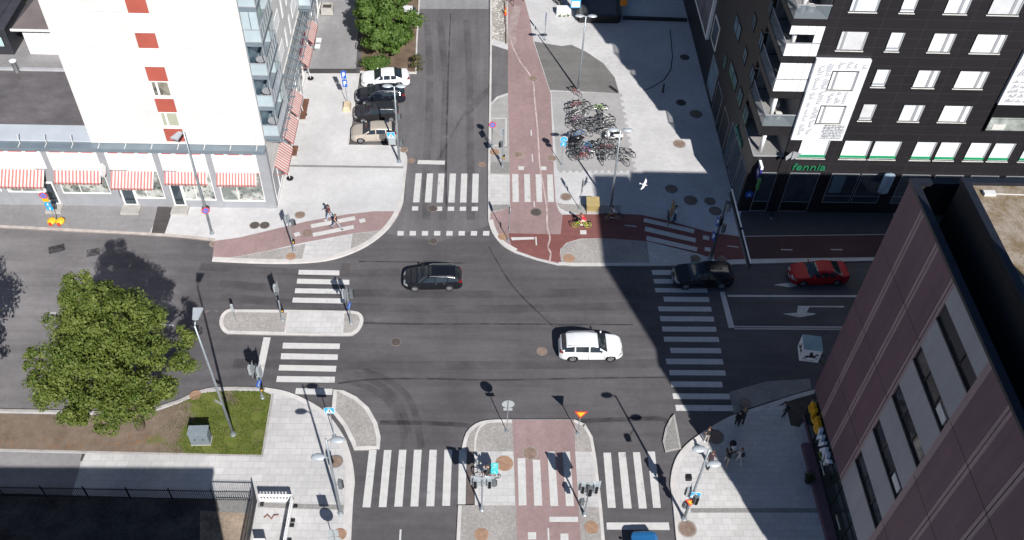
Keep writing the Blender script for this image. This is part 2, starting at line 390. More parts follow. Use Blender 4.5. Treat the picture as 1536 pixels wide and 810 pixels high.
sheet('bike_path', RED_NEW, PZ + .011, [(762, 350), (841, 351.5), (844, 322), (868, 321.5), (905, 319.5), (960, 322), (1000, 330), (1060, 347), (1110, 355), (1330, 352), (1330, 385), (1120, 388.5), (1075, 390), (1046, 380), (1010, 371.5), (972, 362), (905, 357), (870, 358), (850, 364), (841, 373), (839.5, 383), (842.5, 394.5), (805, 386.5), (776, 376), (768, 371)])
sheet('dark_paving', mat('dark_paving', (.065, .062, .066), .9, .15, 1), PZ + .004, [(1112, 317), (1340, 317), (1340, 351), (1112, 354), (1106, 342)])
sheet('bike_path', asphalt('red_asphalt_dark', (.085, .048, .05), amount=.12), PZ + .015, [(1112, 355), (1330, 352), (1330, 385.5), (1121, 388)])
sheet('cobbled_verge', COBB, PZ + .006, [(840, 385), (842, 372), (852, 364), (871, 358.5), (905, 357), (970, 359), (975, 396), (843, 396)], [(835, 304), (846, 306), (896, 307), (905, 308), (904, 318.5), (868, 321), (850, 317), (840, 312)], [(905, 308), (931, 308), (931, 321), (905, 319)])
sheet('crossing_apron', SLABE, PZ + .006, [(971, 362.5), (1010, 372), (1060, 387), (1063, 396), (976, 396)])
pts = [(827, 136.5), (929, 140)]
teeth = []
for k in range(13):
    y = 140 + k * 9.2; x = 929 + k * 1.75
    teeth += [(x, y), (x + 4, y + 1), (x + 5, y + 5), (x + .8, y + 5)]
foot = []
for k in range(12):
    x = 949 - k * 9.6; foot += [(x, 259), (x - 4.6, 259), (x - 4.6, 256), (x - 9.4, 256)]
sheet('bike_park_paving', GREYC, PZ + .005, [(827, 137)] + teeth + foot + [(836, 256)])
sheet('drain_channel', mat('drain_dark', (.06, .06, .065), .7), PZ + .008, [(1004.5, 45), (1006, 45), (1009.5, 85), (1007, 105), (997, 120), (978, 132), (965, 136), (965, 135), (977, 130.8), (995.5, 119), (1005, 104.5), (1008, 85)])

# --- traffic island in the west arm
def island(name, m, px, wd=.28, smooth=4, km=None):
    pts = pxs(px, PZ)
    if smooth: pts = smooth_line(pts + [pts[0]], smooth)[:-1]
    ar = sum(pts[i - 1].x * pts[i].y - pts[i].x * pts[i - 1].y for i in range(len(pts)))
    if ar < 0: pts = pts[::-1]
    b = MB(); b.prism(pts, -.05, PZ); struct(name, b, m)
    b = MB(); b.kerb(pts, wd, PZ + .012, -.02, closed=True); struct('kerb', b, km or KERB)
island('traffic_island', COBB, [(353, 464), (345, 463), (336, 467), (330, 476), (329, 486), (333, 495), (340, 500), (352, 500.5), (430, 502.5), (515, 503.5), (530, 502), (540, 494), (545, 483), (544, 474), (538, 468), (528, 466), (515, 466), (430, 464.5)], smooth=2)
sheet('crossing_apron', SLAB, PZ + .016, [(433, 466.5), (514, 468), (511.5, 501.5), (427, 500)])
sheet('kerb', KERB, PZ + .02, [(431.5, 464.5), (434.5, 464.5), (428.5, 502), (425.5, 502)], [(514, 466), (517, 466), (514.5, 503), (511.5, 503)])

# --- south-west corner
sw = [(518, 980), (529, 760), (532, 720), (527, 685), (519, 660), (504, 636), (484, 614), (455, 597), (427, 586), (398, 581), (340, 580), (303, 584), (263, 601), (212, 618), (0, 613), (-200, 609)]
plateau('pavement', SLAB, sw + [(-300, 980)])
kerb(sw[:5], .55, smooth=4); kerb(sw[4:10], .34, smooth=4); kerb(sw[9:14], .22, smooth=4, m=KERBD); kerb(sw[13:], .2, m=KERBD)
b = NB('verge'); sx = b.n('SeparateXYZ'); b.l(b.pos, sx.inputs[0])
k_ = b.math('ADD', sx.outputs[0], b.rng(b.noise(.45, 4), .2, .8, -4.5, 4.5))
dirt = b.mix(b.rng(b.noise(1.2, 5, rough=.7), .35, .65, 0, 1), (.15, .115, .085), (.21, .165, .13))
grs = b.mix(b.rng(b.noise(1.7, 5, rough=.7), .35, .65, 0, 1), (.09, .13, .022), (.15, .16, .045)); grs = b.mix(b.rng(b.noise(1.05, 5, rough=.75), .56, .66, 0, .8), grs, (.17, .14, .08))
cc = b.mix(b.rng(k_, -20.6, -18.6, 0, 1), dirt, grs)
VERGE = b.done(b.gain(cc, b.rng(b.noise(16, 4, rough=.8), .3, .7, .8, 1.3)), .95, 0, .1); b.bump(b.noise(22, 4, rough=.8), .8, .04)
verge_px = [(-200, 618), (0, 620), (213, 624), (266, 606), (304, 589.5), (340, 586), (395, 587), (407, 592), (392, 682), (200, 678), (0, 673), (-200, 668)]
sheet('verge_soil', VERGE, PZ + .02, verge_px)
sheet('kerb', KERBD, PZ + .03, [(-200, 668), (0, 673), (392, 682.5), (408.5, 591), (411, 592), (394.5, 685.2), (0, 676), (-200, 671)])
sheet('pavement_asphalt', ASPH_W, PZ + .006, [(-200, 672), (0, 677.4), (125, 680.5), (107, 745), (-200, 742)])
sheet('pavement_patch', ASPH_D, PZ + .007, [(123.5, 680.5), (128, 680.6), (123, 692), (120, 691)])
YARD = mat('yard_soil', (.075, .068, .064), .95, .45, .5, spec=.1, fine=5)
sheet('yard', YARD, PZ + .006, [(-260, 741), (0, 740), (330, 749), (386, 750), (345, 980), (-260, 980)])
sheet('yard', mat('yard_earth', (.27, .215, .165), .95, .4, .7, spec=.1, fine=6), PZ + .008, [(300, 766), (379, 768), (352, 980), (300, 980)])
sheet('gravel_verge', cobbles('yard_gravel', (.2, .2, .195), 10), PZ + .009, [(325, 749), (385.5, 750), (378, 770), (330, 768)])
sheet('paving_seam', COBB2, PZ + .007, [(388, 754), (525, 757.5), (525, 765), (386, 761)])
island('traffic_island', COBB, [(500, 584), (515, 585), (535, 595), (553, 611), (566, 634), (571, 655), (569.5, 673), (550, 674.5), (531, 675), (527, 665), (515, 640), (497, 617)], .3, 0)

# --- south median
med = [(676, 980), (687, 758), (712, 757.5), (711, 676), (692, 674), (699, 649), (714, 635), (735, 629.5), (768, 629), (862, 629), (878, 636), (889, 655), (895, 690), (903, 760), (922, 980)]
plateau('traffic_island', COBB, med)
kerb(med[::-1][0:5], .22); kerb(med[::-1][4:6] + [(862, 629)], .24)
kerb([(768, 629), (735, 629.5), (714, 635), (699, 649), (692, 674)], .26, smooth=3)
kerb([(711, 676), (712, 757.5)], .14); kerb([(687, 758), (676, 980)], .24)
kerb([(728, 633), (717, 642), (711.5, 660), (711, 676)], .14, PZ + .016, smooth=3)
sheet('crossing_apron', SLAB, PZ + .006, [(713, 677), (770, 677), (773, 758), (714, 758)], [(862.5, 677.5), (893, 677.5), (901, 761), (868.5, 760)])
sheet('bike_path', RED_OLD, PZ + .008, [(768.5, 630), (861.5, 630), (863, 680), (868, 760), (882, 980), (783, 980), (773, 740), (771, 680)])
sheet('asphalt_repair', mat('brown_patch', (.12, .095, .085), .9, .15, 2), .006, [(701, 675), (711, 675), (711.5, 757), (700, 757)])
island('traffic_island', COBB2, [(998, 678), (994, 662), (998, 642), (1005, 628), (1012, 620.5), (1016, 640), (1022, 673)], .16, 0, KERBD)

# --- south-east corner
se = [(1500, 515), (1400, 540), (1218, 585), (1150, 606), (1096, 624), (1054, 648), (1030, 666), (1013, 689), (1005.5, 723), (1010, 763), (1030, 980)]
plateau('pavement', SLABE, se + [(2000, 980), (1800, 515)])
kerb(se[:6], .34, smooth=4); kerb(se[5:], .42, smooth=4)
sheet('cobbled_verge', COBB2, .006, [(1094, 588), (1150, 572), (1215, 568), (1217, 583), (1150, 603.5), (1100, 620)])
sheet('paving_seam', COBB2, PZ + .006, [(1036, 762), (1228, 762), (1231, 769), (1036, 769)])
sheet('dark_entrance_paving', mat('entrance_dark', (.05, .042, .04), .8, .2, 2), PZ + .007, [(1176, 597), (1222, 584), (1222, 610), (1199, 641), (1186, 638)])

# ------------------------------------------------------------------ road markings
def marks(name, off, sc, polys, z=.009):
    b = MB()
    for p in polys: b.sheet([G(off[0] + x / sc, off[1] + y / sc, z) for x, y in p], z)
    return struct(name, b, PAINT)
def stripes(top, bot, n, wt, wb):
    """n bars between a first and last left edge along the top and bottom of a crossing"""
    out = []
    for k in range(n):
        t = k / (n - 1)
        a = [top[0][i] + (top[1][i] - top[0][i]) * t for i in (0, 1)]; c = [bot[0][i] + (bot[1][i] - bot[0][i]) * t for i in (0, 1)]
        out.append([(a[0], a[1]), (a[0] + wt, a[1]), (c[0] + wb, c[1]), (c[0], c[1])])
    return out
B0 = (0, 0)
marks('crosswalk_marking', B0, 1, stripes(((623.5, 260), (709, 260.5)), ((619.5, 303.5), (707.6, 303.8)), 6, 9.2, 9.6))
sq = lambda x, y, w_, h_: [(x, y), (x + w_, y), (x + w_ - .4, y + h_), (x - .4, y + h_)]
marks('road_marking', B0, 1, [sq(618.2, 309.5, 9.3, 6.3)] + [sq(654 + 17.9 * k, 310, 9.4, 6.3) for k in range(4)] + [sq(596.3 + 18.35 * k, 346.5, 9.4, 6.8) for k in range(8)])
marks('road_marking', B0, 1, [[(627, 240), (667.5, 241), (667, 247), (626, 246)]])
Z6 = (384, 270)
marks('crosswalk_marking', Z6, 3, [[(193, 404), (375, 407), (375, 429), (190, 425)], [(186, 444), (420, 449), (420, 471), (183, 466)], [(177, 487), (410, 491), (408, 513), (174, 509)], [(167, 529), (398, 533), (396, 556), (163, 551)]])
ZI = (320, 400)
marks('crosswalk_marking', ZI, 3.683, [[(385, 420), (700, 425), (697, 455), (382, 452)], [(375, 478), (688, 485), (686, 515), (372, 511)], [(365, 542), (680, 548), (676, 580), (360, 573)], [(352, 604), (672, 608), (670, 641), (347, 637)], [(457, 671), (659, 675), (656, 708), (452, 704)]])
marks('road_marking', ZI, 3.683, [[(278, 390), (317, 391), (271, 610), (232, 604)]])
marks('road_marking', B0, 1, [[(75, 468.5), (84, 469), (84, 471), (75, 470.5)], [(240, 485.3), (260.5, 487.2), (260, 489.5), (239.5, 487.5)]])
ZB = (384, 540)
marks('crosswalk_marking', ZB, 3, [[(509, 405), (543, 405), (515, 663), (479, 663)], [(576, 405), (610, 405), (587, 662), (552, 662)], [(644, 404), (677, 404), (659, 660), (622, 660)], [(711, 404), (746, 404), (730, 659), (695, 659)], [(781, 404), (814, 404), (802, 658), (766, 658)], [(848, 404), (883, 404), (873, 656), (838, 656)], [(914, 405), (948, 405), (943, 651), (908, 651)]])
marks('road_marking', ZB, 3, [[(647, 762), (655, 762), (651, 850), (641, 850)]])
ZM = (680, 560)
marks('crosswalk_marking', ZM, 3.24, [[(312, 412), (350, 412), (356, 641), (318, 643)], [(386, 420), (421, 420), (433, 643), (393, 643)], [(457, 380), (493, 380), (510, 645), (472, 645)], [(530, 380), (566, 380), (587, 645), (548, 645)]], PZ + .014)
marks('road_marking', ZM, 3.24, [[(467, 697), (606, 697), (607, 722), (467, 722)], [(457, 752), (465, 752), (469, 850), (461, 850)], [(362, 772), (402, 772), (403, 807), (363, 807)], [(520, 778), (559, 778), (560, 812), (521, 812)]], PZ + .014)
ZE = (768, 540)
marks('crosswalk_marking', ZE, 3, [[(411, 417), (445, 417), (467, 665), (431, 665)], [(478, 415), (511, 415), (539, 668), (502, 668)], [(544, 415), (576, 415), (607, 668), (571, 668)], [(609, 412), (643, 412), (670, 665), (635, 665)]])
marks('road_marking', ZE, 3, [[(425, 731), (705, 731), (710, 765), (427, 763)]])
Z7 = (768, 270)
eb = [(628, 405, 870, 428), (636, 445, 876, 467), (642, 486, 877, 507), (681, 525, 885, 549), (657, 569, 895, 592), (665, 613, 907, 637), (674, 659, 917, 683), (682, 705, 929, 729), (711, 755, 939, 780), (692, 804, 948, 830), (706, 855, 959, 880), (714, 906, 945, 933), (722, 960, 978, 987), (735, 1012, 992, 1040)]
marks('crosswalk_marking', Z7, 3, [[(a, b_), (c, b_ + 1.5), (c + 4, d), (a + 4, d - 1.5)] for a, b_, c, d in eb])
marks('road_marking', Z7, 3, [[(935, 503), (957, 503), (1002, 665), (975, 665)]])
marks('road_marking', B0, 1, [[(1091, 442.3), (1290, 443), (1290, 445.6), (1092, 445.3)], [(1102, 489), (1290, 490), (1290, 491.6), (1102, 490.8)], [(1102, 492.3), (1290, 493.3), (1290, 494.6), (1102, 493.8)]])
Z8 = (1152, 270)
marks('road_marking', Z8, 3, [[(66, 602), (130, 597), (135, 566), (343, 567), (343, 573), (186, 572), (174, 597), (214, 600), (210, 606), (140, 618)], [(25, 471), (100, 462), (130, 470), (128, 478), (95, 482)]])
ZN = (700, 250)
marks('crosswalk_marking', ZN, 5.4, [[(368, 60), (418, 60), (424, 286), (372, 286)], [(465, 60), (511, 60), (519, 286), (470, 286)], [(557, 62), (605, 62), (613, 286), (567, 286)], [(652, 63), (697, 63), (708, 286), (657, 286)]], PZ + .013)
marks('road_marking', ZN, 5.4, [[(541, 278), (550, 278), (553, 325), (544, 325)], [(357, 572), (547, 570), (550, 588), (367, 596)], [(555, 568), (566, 568), (570, 635), (560, 635)], [(918, 515), (970, 515), (970, 548), (921, 548)]], PZ + .016)
marks('road_marking', (700, 130), 5.785, [[(447, 690), (497, 690), (497, 722), (449, 722)], [(645, 692), (692, 692), (692, 724), (647, 724)], [(554, 375), (565, 375), (567, 427), (556, 427)], [(563, 585), (574, 585), (578, 652), (567, 652)],
      [(203, 270), (347, 270), (347, 278), (203, 278)], [(203, 505), (347, 505), (347, 514), (203, 514)], [(203, 278), (212, 278), (212, 505), (203, 505)], [(336, 278), (347, 278), (347, 505), (336, 505)]], PZ + .013)
ZC = (890, 240)
marks('crosswalk_marking', ZC, 4.5, [[(343, 391), (684, 468), (678, 495), (338, 417)], [(352, 449), (694, 529), (688, 557), (346, 479)], [(360, 511), (704, 590), (698, 618), (356, 541)]], PZ + .016)
marks('road_marking', ZC, 4.5, [[(740, 508), (782, 514), (780, 542), (740, 535)], [(752, 588), (795, 592), (790, 620), (752, 612)], [(212, 437), (291, 445), (290, 452), (212, 443)], [(905, 577), (980, 584), (980, 591), (905, 583)]], PZ + .021)
marks('road_marking', Z8, 3, [[(58, 311), (110, 312), (110, 316), (58, 315)], [(282, 311), (335, 311), (335, 316), (282, 315)]], PZ + .021)
marks('crosswalk_marking', (400, 290), 6.75, [[(443, 315), (890, 230), (902, 268), (455, 352)], [(462, 402), (880, 320), (884, 358), (473, 440)]], PZ + .013)
marks('road_marking', (400, 290), 6.75, [[(932, 265), (990, 252), (1003, 285), (947, 302)], [(270, 405), (328, 388), (345, 425), (290, 440)]], PZ + .013)

# seams, rubber and wear lying on the carriageway
def film(name, m, z, wd, *lines):
    b = MB()
    for l in lines: b.ribbon(smooth_line(pxs(l, z), 6), wd, z)
    return struct(name, b, m)
film('tar_seam', TAR, .007, .14, [(507, 575), (560, 569), (640, 568), (740, 570), (900, 567), (1000, 566)], [(538, 484), (620, 486), (760, 486), (950, 487)], [(538, 392), (620, 393), (700, 395)], [(670, 310), (669, 250), (672, 120), (676, 20)], [(733, 370), (770, 430), (830, 490)])
film('tar_seam', TAR, .0062, .36, [(570, 634), (620, 634), (690, 637), (705, 640)], [(860, 632), (930, 629), (990, 628), (1000, 634)])
film('tyre_mark', TRACK, .0055, .3, [(735, 130), (700, 165), (660, 235), (640, 262)])
film('tyre_mark', RUBBER, .0055, .5, [(520, 570), (560, 585), (590, 610), (605, 645), (606, 672)], [(545, 555), (590, 575), (620, 610), (632, 672)], [(700, 172), (732, 138), (750, 128)], [(530, 560), (575, 580), (602, 615), (613, 650)])
film('tyre_mark', TRACK, .0045, .8, [(330, 425), (480, 437), (700, 442), (960, 436)], [(330, 445), (480, 458), (700, 464), (960, 458)], [(350, 545), (520, 548), (700, 548), (990, 545)], [(300, 400), (480, 410), (600, 408)])
film('tyre_mark', PALE, .0043, 1.3, [(560, 520), (700, 524), (900, 520)], [(380, 402), (520, 399), (680, 398)], [(600, 596), (720, 590), (900, 596)])
film('tyre_mark', TRACK, .0047, .7, [(640, 30), (645, 120), (640, 250), (640, 330)], [(660, 30), (668, 120), (665, 250), (664, 330)], [(700, 30), (704, 120), (706, 250), (706, 330)])
film('chalk_line', CHALK, PZ + .02, .13, [(766, 60), (770, 72), (780, 92), (792, 108), (800, 125), (802, 150), (806, 190), (808, 220), (810, 250), (815, 280), (820, 310), (821, 340), (825, 357), (822, 370), (826, 380), (824, 394)])
film('chalk_line', film_mat('chalk_smear', (.6, .52, .49), .05, .6, 1.2), PZ + .022, .9, [(776, 8), (771, 30), (768, 50), (767, 66)])
film('chalk_line', worn('chalk_faint', (.4, .32, .3), .9, .62, 1.5), .006, .45, [(540, 470), (556, 476), (575, 482)], [(275, 472), (300, 468), (318, 463), (332, 466)])
film('road_stain', worn('oil_stain', (.03, .028, .03), .6, .45, 1.5), .006, .8, [(73, 376), (85, 373), (97, 370)], [(130, 380), (150, 377)])
# ------------------------------------------------------------------ building materials
WHITE_TILE = cladding('white_tile', (.68, .66, .64), 0, .9, .32,   .9, .02, .012, .5, .5, .3)
WHITE_TILE_E = cladding('white_tile_side', (.72, .71, .70), 1, .6, .3, .93, .03, .012, .5, .5, .3)
DARK_S = cladding('dark_panel', (.017, .0155, .018), 0, 3.2, .8, 2.6, .08, .012, 0, .55, .4)
DARK_W = cladding('dark_panel_side', (.015, .0135, .0155), 1, 3.2, .8, 2.2, .08, .012, 0, .55, .4)
DARK = mat('dark_metal_trim', (.018, .017, .019), .5, .15, 1)
BLACK = mat('black_paint', (.012, .012, .014), .5, .2, 2)
GREY = mat('grey_paint', (.30, .31, .33), .6, .08, 1)
STEEL = mat('galvanised_steel', (.36, .40, .43), .42, .12, 2, .55)
CANOPY = mat('canopy_metal', (.20, .245, .28), .5, .1, 1, .2)
WHITE = mat('white_paint', (.78, .78, .77), .5, .05, 1)
WHITEDIRT = mat('white_dirty', (.66, .65, .62), .6, .12, 1.2)
REDP = mat('red_panel', (.40, .095, .068), .6, .08, .8)
REDV = mat('red_vinyl', (.55, .03, .035), .4, .06, 1)
AWR = mat('awning_red', (.44, .155, .145), .8, .1, 1.5); AWW = mat('awning_cream', (.62, .55, .51), .8, .08, 1.5)
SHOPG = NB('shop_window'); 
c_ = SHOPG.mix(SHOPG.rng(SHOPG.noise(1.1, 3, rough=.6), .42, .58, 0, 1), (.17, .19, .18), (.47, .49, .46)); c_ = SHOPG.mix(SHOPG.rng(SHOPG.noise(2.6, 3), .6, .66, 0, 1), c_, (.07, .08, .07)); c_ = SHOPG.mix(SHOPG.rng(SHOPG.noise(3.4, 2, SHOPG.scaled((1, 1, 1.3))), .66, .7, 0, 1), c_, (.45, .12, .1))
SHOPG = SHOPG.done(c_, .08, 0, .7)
GLASS = glass('window_glass', (.045, .06, .075)); GLASSB = glass('blue_glass', (.16, .24, .30), .1, .8, .25)
GLASSG = mat('balcony_glass', (.42, .50, .53), .12, .12, .6, 0, .7); CLEAR = clear('clear_glass', (.7, .85, .88), .28)
BLIND = mat('white_blind', (.84, .86, .87), .25, .03, .7, 0, .6); BLINDB = mat('bluish_blind', (.70, .76, .80), .25, .05, .7, 0, .6)
FROST = mat('green_film', (.02, .30, .13), .4, .08, 1)
SASH = mat('sash_grey', (.33, .34, .36), .5, .06, 1)
ROOFF = asphalt('roof_felt', (.125, .115, .118), amount=.22, streak=(.5, 1, 1))
PURPLE = stone('purple_stone', (.168, .096, .115))
PURPLE_L = stone('purple_stone_pale', (.36, .25, .25), .1)
GREYST = stone('grey_stone', (.36, .355, .365), .12)
CONCR = mat('concrete', (.40, .385, .36), .85, .15, 1.2)
WOODB = mat('brown_wood', (.17, .075, .045), .7, .2, 3)

# ------------------------------------------------------------------ shop building with the long awnings
Y0, XE, XW = 57.77, -16.77, -30.15
shop = thing('shop_building', 'low row of shops with striped awnings and a grey canopy below the white tower', 'building', (XE, Y0, 0))
def part(mb, name, m, parent, smooth=False): return mb.build(name, m, parent, world=True, smooth=smooth)
part(MB().box(-58, XE - .03, Y0 + .25, 67, .0, 6.95).box(XW, XE - .25, 67, 96, 0, 6.95), 'wall', GREY, shop)
b = MB().box(-58, XW - .02, Y0 + 2, 67, 6.955, 7.02); rf = part(b, 'roof', ROOFF, shop)
part(MB().box(-58, XW - .02, Y0 + .1, Y0 + 1.99, 6.955, 7.05), 'roof_flashing', mat('pale_roof_metal', (.50, .54, .58), .5, .06, .6), shop)
part(MB().box(-58, XW - .02, 66.85, 67.1, 7.03, 7.22), 'roof_edge', mat('edge_metal', (.42, .42, .44), .5), shop)
v = G(26, 107.5, 7.05); b = MB().lathe([(.22, 0), (.22, 1.05), (.3, 1.06), (.3, 1.2), (.05, 1.28)], (v.x, v.y, 7.03), 12); part(b, 'vent_pipe', WHITE, shop, True)
b = MB().box(-58, XE + .1, Y0 - .68, Y0 + .08, 6.58, 6.92); part(b, 'canopy', CANOPY, shop)
for k in range(19):
    x = XE - .55 - 2.03 * k
    b = MB().tube([(x, Y0 - .62, 6.92), (x, Y0 - .12, 6.96), (x, Y0 - .06, 7.8)], .035, 5); part(b, 'bracket', WHITEDIRT, shop)
piers = [(-17.60, XE), (-21.62, -21.12), (-25.76, -25.26), (-30.08, -29.46), (-34.42, -33.98), (-38.85, -38.4), (-43.2, -42.7), (-47.6, -47.1)]
for a, c in piers: part(MB().box(a, c, Y0, Y0 + .5, 0, 6.5), 'pier', GREY, shop)
bays = [(-21.12, -17.60, .93, .75, None), (-25.26, -21.62, 1.0, .7, (-25.2, -24.2)), (-29.46, -25.76, 1.1, 1.15, (-29.3, -28.15)), (-33.98, -30.08, 1.55, .75, None), (-38.4, -34.42, 1.6, 1.15, (-35.4, -34.5)), (-42.7, -38.85, 1.7, 1.1, None), (-47.1, -43.2, 1.7, 1.1, None)]
for i, (x0, x1, zb, out, door) in enumerate(bays):
    wl = door[1] if door and door[0] < x0 + .5 else x0; wr = door[0] if door and door[0] >= x0 + .5 else x1
    part(MB().box(x0, x1, Y0 + .05, Y0 + .25, 0, zb - .06), 'plinth', GREY, shop)
    fr = MB()
    for a, c, d, e in ((wl, wr, zb - .06, zb + .03), (wl, wr, 4.05, 4.2), (wl, wl + .07, zb, 4.1), (wr - .07, wr, zb, 4.1), ((wl * .62 + wr * .38), (wl * .62 + wr * .38) + .07, zb, 4.1)): fr.box(a, c, Y0 + .02, Y0 + .12, d, e)
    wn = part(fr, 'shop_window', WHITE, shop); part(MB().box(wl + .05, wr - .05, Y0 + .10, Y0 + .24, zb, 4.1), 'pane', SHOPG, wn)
    if door:
        d = MB(); a, c = door
        for p in ((a, a + .13, .2, 2.75), (c - .13, c, .2, 2.75), (a, c, .2, .42), (a, c, 2.6, 2.75)): d.box(p[0], p[1], Y0 - .03, Y0 + .08, p[2], p[3])
        dd = part(d, 'door', WHITE, shop); part(MB().box(a + .1, c - .1, Y0 + .02, Y0 + .2, .3, 2.65), 'pane', GLASS, dd)
        part(MB().box(a + .2, c - .2, Y0 - .06, Y0 - .035, .95, 1.02), 'handle', BLACK, dd)
        part(MB().box(a - .15, c + .2, Y0 - 1.0, Y0 + .04, .1, .36), 'doorstep', CONCR, shop)
    part(MB().box(x0, x1, Y0 - .02, Y0 + .22, 4.22, 5.86), 'fascia', WHITE, shop)
    n = 3; fw = (x1 - x0) / n
    tr = MB()
    for j in range(n + 1): tr.box(x0 + fw * j - (.06 if j else 0), x0 + fw * j + (.06 if j < n else 0), Y0 + .0, Y0 + .2, 5.86, 6.5)
    tr.box(x0, x1, Y0 + .02, Y0 + .2, 6.38, 6.52); tw = part(tr, 'transom_window', WHITE, shop)
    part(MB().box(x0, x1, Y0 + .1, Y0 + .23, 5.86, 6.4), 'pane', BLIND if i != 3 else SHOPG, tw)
    part(MB().box(x0 + .25, x0 + fw - .2, Y0 + .03, Y0 + .09, 5.9, 6.12).box(x0 + fw + .12, x0 + 2 * fw - .15, Y0 + .03, Y0 + .09, 5.9, 6.12).box(x1 - fw + .15, x1 - .3, Y0 + .03, Y0 + .09, 5.9, 6.12), 'red_strip', REDV, shop)
    # awning: cloth in stripes, valance, end arms
    aw = MB(); ax0, ax1 = x0 + .08, x1 - (.25 if i % 2 == 0 else .15); ns = 26; q = (ax1 - ax0) / ns; za, zo = 4.12, 4.12 - .42 - .38 * out
    for j in range(ns):
        a, c = ax0 + j * q, ax0 + (j + 1) * q
        aw.add([(a, Y0 - .05, za), (c, Y0 - .05, za), (c, Y0 - out, zo), (a, Y0 - out, zo), (a, Y0 - .05, za - .02), (c, Y0 - .05, za - .02), (c, Y0 - out, zo - .02), (a, Y0 - out, zo - .02)], [(3, 2, 1, 0), (4, 5, 6, 7), (0, 1, 5, 4), (3, 7, 6, 2)], j % 2)
        dz = .2 + .03 * math.sin(j * 1.7); aw.add([(a, Y0 - out - .004, zo), (c, Y0 - out - .004, zo), (c, Y0 - out - .03, zo - dz), (a, Y0 - out - .03, zo - dz)], [(3, 2, 1, 0), (0, 1, 2, 3)], 0 if j % 2 == 0 else 1)
    aw.bar((ax0, Y0 - out, zo - .03), (ax1, Y0 - out, zo - .03), .06, .06, 0)
    part(aw, 'awning', [AWR, AWW], shop)
# east side of the shops
part(MB().box(XE - .2, XE, Y0 + .5, 96, 0, .5).box(XE - .2, XE, Y0 + .5, 96, 3.45, 6.5), 'side_wall', WHITEDIRT, shop)
for k in range(10):
    y = Y0 + .55 + k * 3.85
    part(MB().box(XE - .22, XE + .06, y - .05 + 3.5, y + .3 + 3.5, 0, 3.45), 'pier', GREY, shop)
    fr = MB().box(XE - .1, XE + .02, y, y + 3.4, .5, .6).box(XE - .1, XE + .02, y, y + .08, .6, 3.4).box(XE - .1, XE + .02, y + 1.7, y + 1.78, .6, 3.4).box(XE - .1, XE + .02, y, y + 3.4, 3.35, 3.45)
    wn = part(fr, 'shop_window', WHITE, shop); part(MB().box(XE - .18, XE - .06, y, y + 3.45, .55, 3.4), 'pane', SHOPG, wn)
for y0, y1, out in ((59.3, 62.7, .95), (63.2, 66.6, .9), (66.95, 70.0, .85), (74.3, 77.4, .8), (78.1, 81.4, .8)):
    aw = MB(); ns = 22; q = (y1 - y0) / ns; za, zo = 3.5, 2.62
    for j in range(ns):
        a, c = y0 + j * q, y0 + (j + 1) * q
        aw.add([(XE + .03, a, za), (XE + .03, c, za), (XE + out, c, zo), (XE + out, a, zo), (XE + .03, a, za - .02), (XE + .03, c, za - .02), (XE + out, c, zo - .02), (XE + out, a, zo - .02)], [(0, 1, 2, 3)[::-1], (4, 5, 6, 7)], j % 2)
        aw.add([(XE + out + .004, a, zo), (XE + out + .004, c, zo), (XE + out + .02, c, zo - .2), (XE + out + .02, a, zo - .2)], [(3, 2, 1, 0), (0, 1, 2, 3)], j % 2)
    aw.bar((XE + out, y0, zo - .03), (XE + out, y1, zo - .03), .05, .05, 0); aw.bar((XE, y0 + .1, 2.4), (XE + out, y0 + .1, zo - .05), .04, .04, 0); aw.bar((XE, y1 - .1, 2.4), (XE + out, y1 - .1, zo - .05), .04, .04, 0)
    part(aw, 'awning', [AWR, AWW], shop)
part(MB().box(XE + .02, XE + .2, 74.6, 78.2, 3.52, 3.85), 'red_strip', REDV, shop)
g = MB()
for i in range(7): g.bar((XE + .15 + i * .2, Y0 + .9, 6.75), (XE + .15 + i * .2, 92, 6.75), .05, .12)
for k in range(24): g.bar((XE, Y0 + 1 + k * 1.45, 6.6), (XE + 1.45, Y0 + 1 + k * 1.45, 6.6), .06, .14)
part(g, 'grille_canopy', CANOPY, shop)
s_ = G(162, 253, 4.6); sg = MB().lathe([(.55, -.1), (.55, .1)], (-29.77, Y0 - .62, 4.65), 6, ax='x'); e = part(sg, 'projecting_sign', WHITE, shop)
part(MB().bar((-29.88, Y0 - .62, 5.13), (-29.88, Y0 - 1.05, 4.65), .03, .16).bar((-29.88, Y0 - 1.05, 4.65), (-29.88, Y0 - .62, 4.17), .03, .16), 'emblem', REDV, e)
part(MB().box(-29.8, -29.74, Y0 - .1, Y0, 4.6, 4.7), 'arm', STEEL, e)

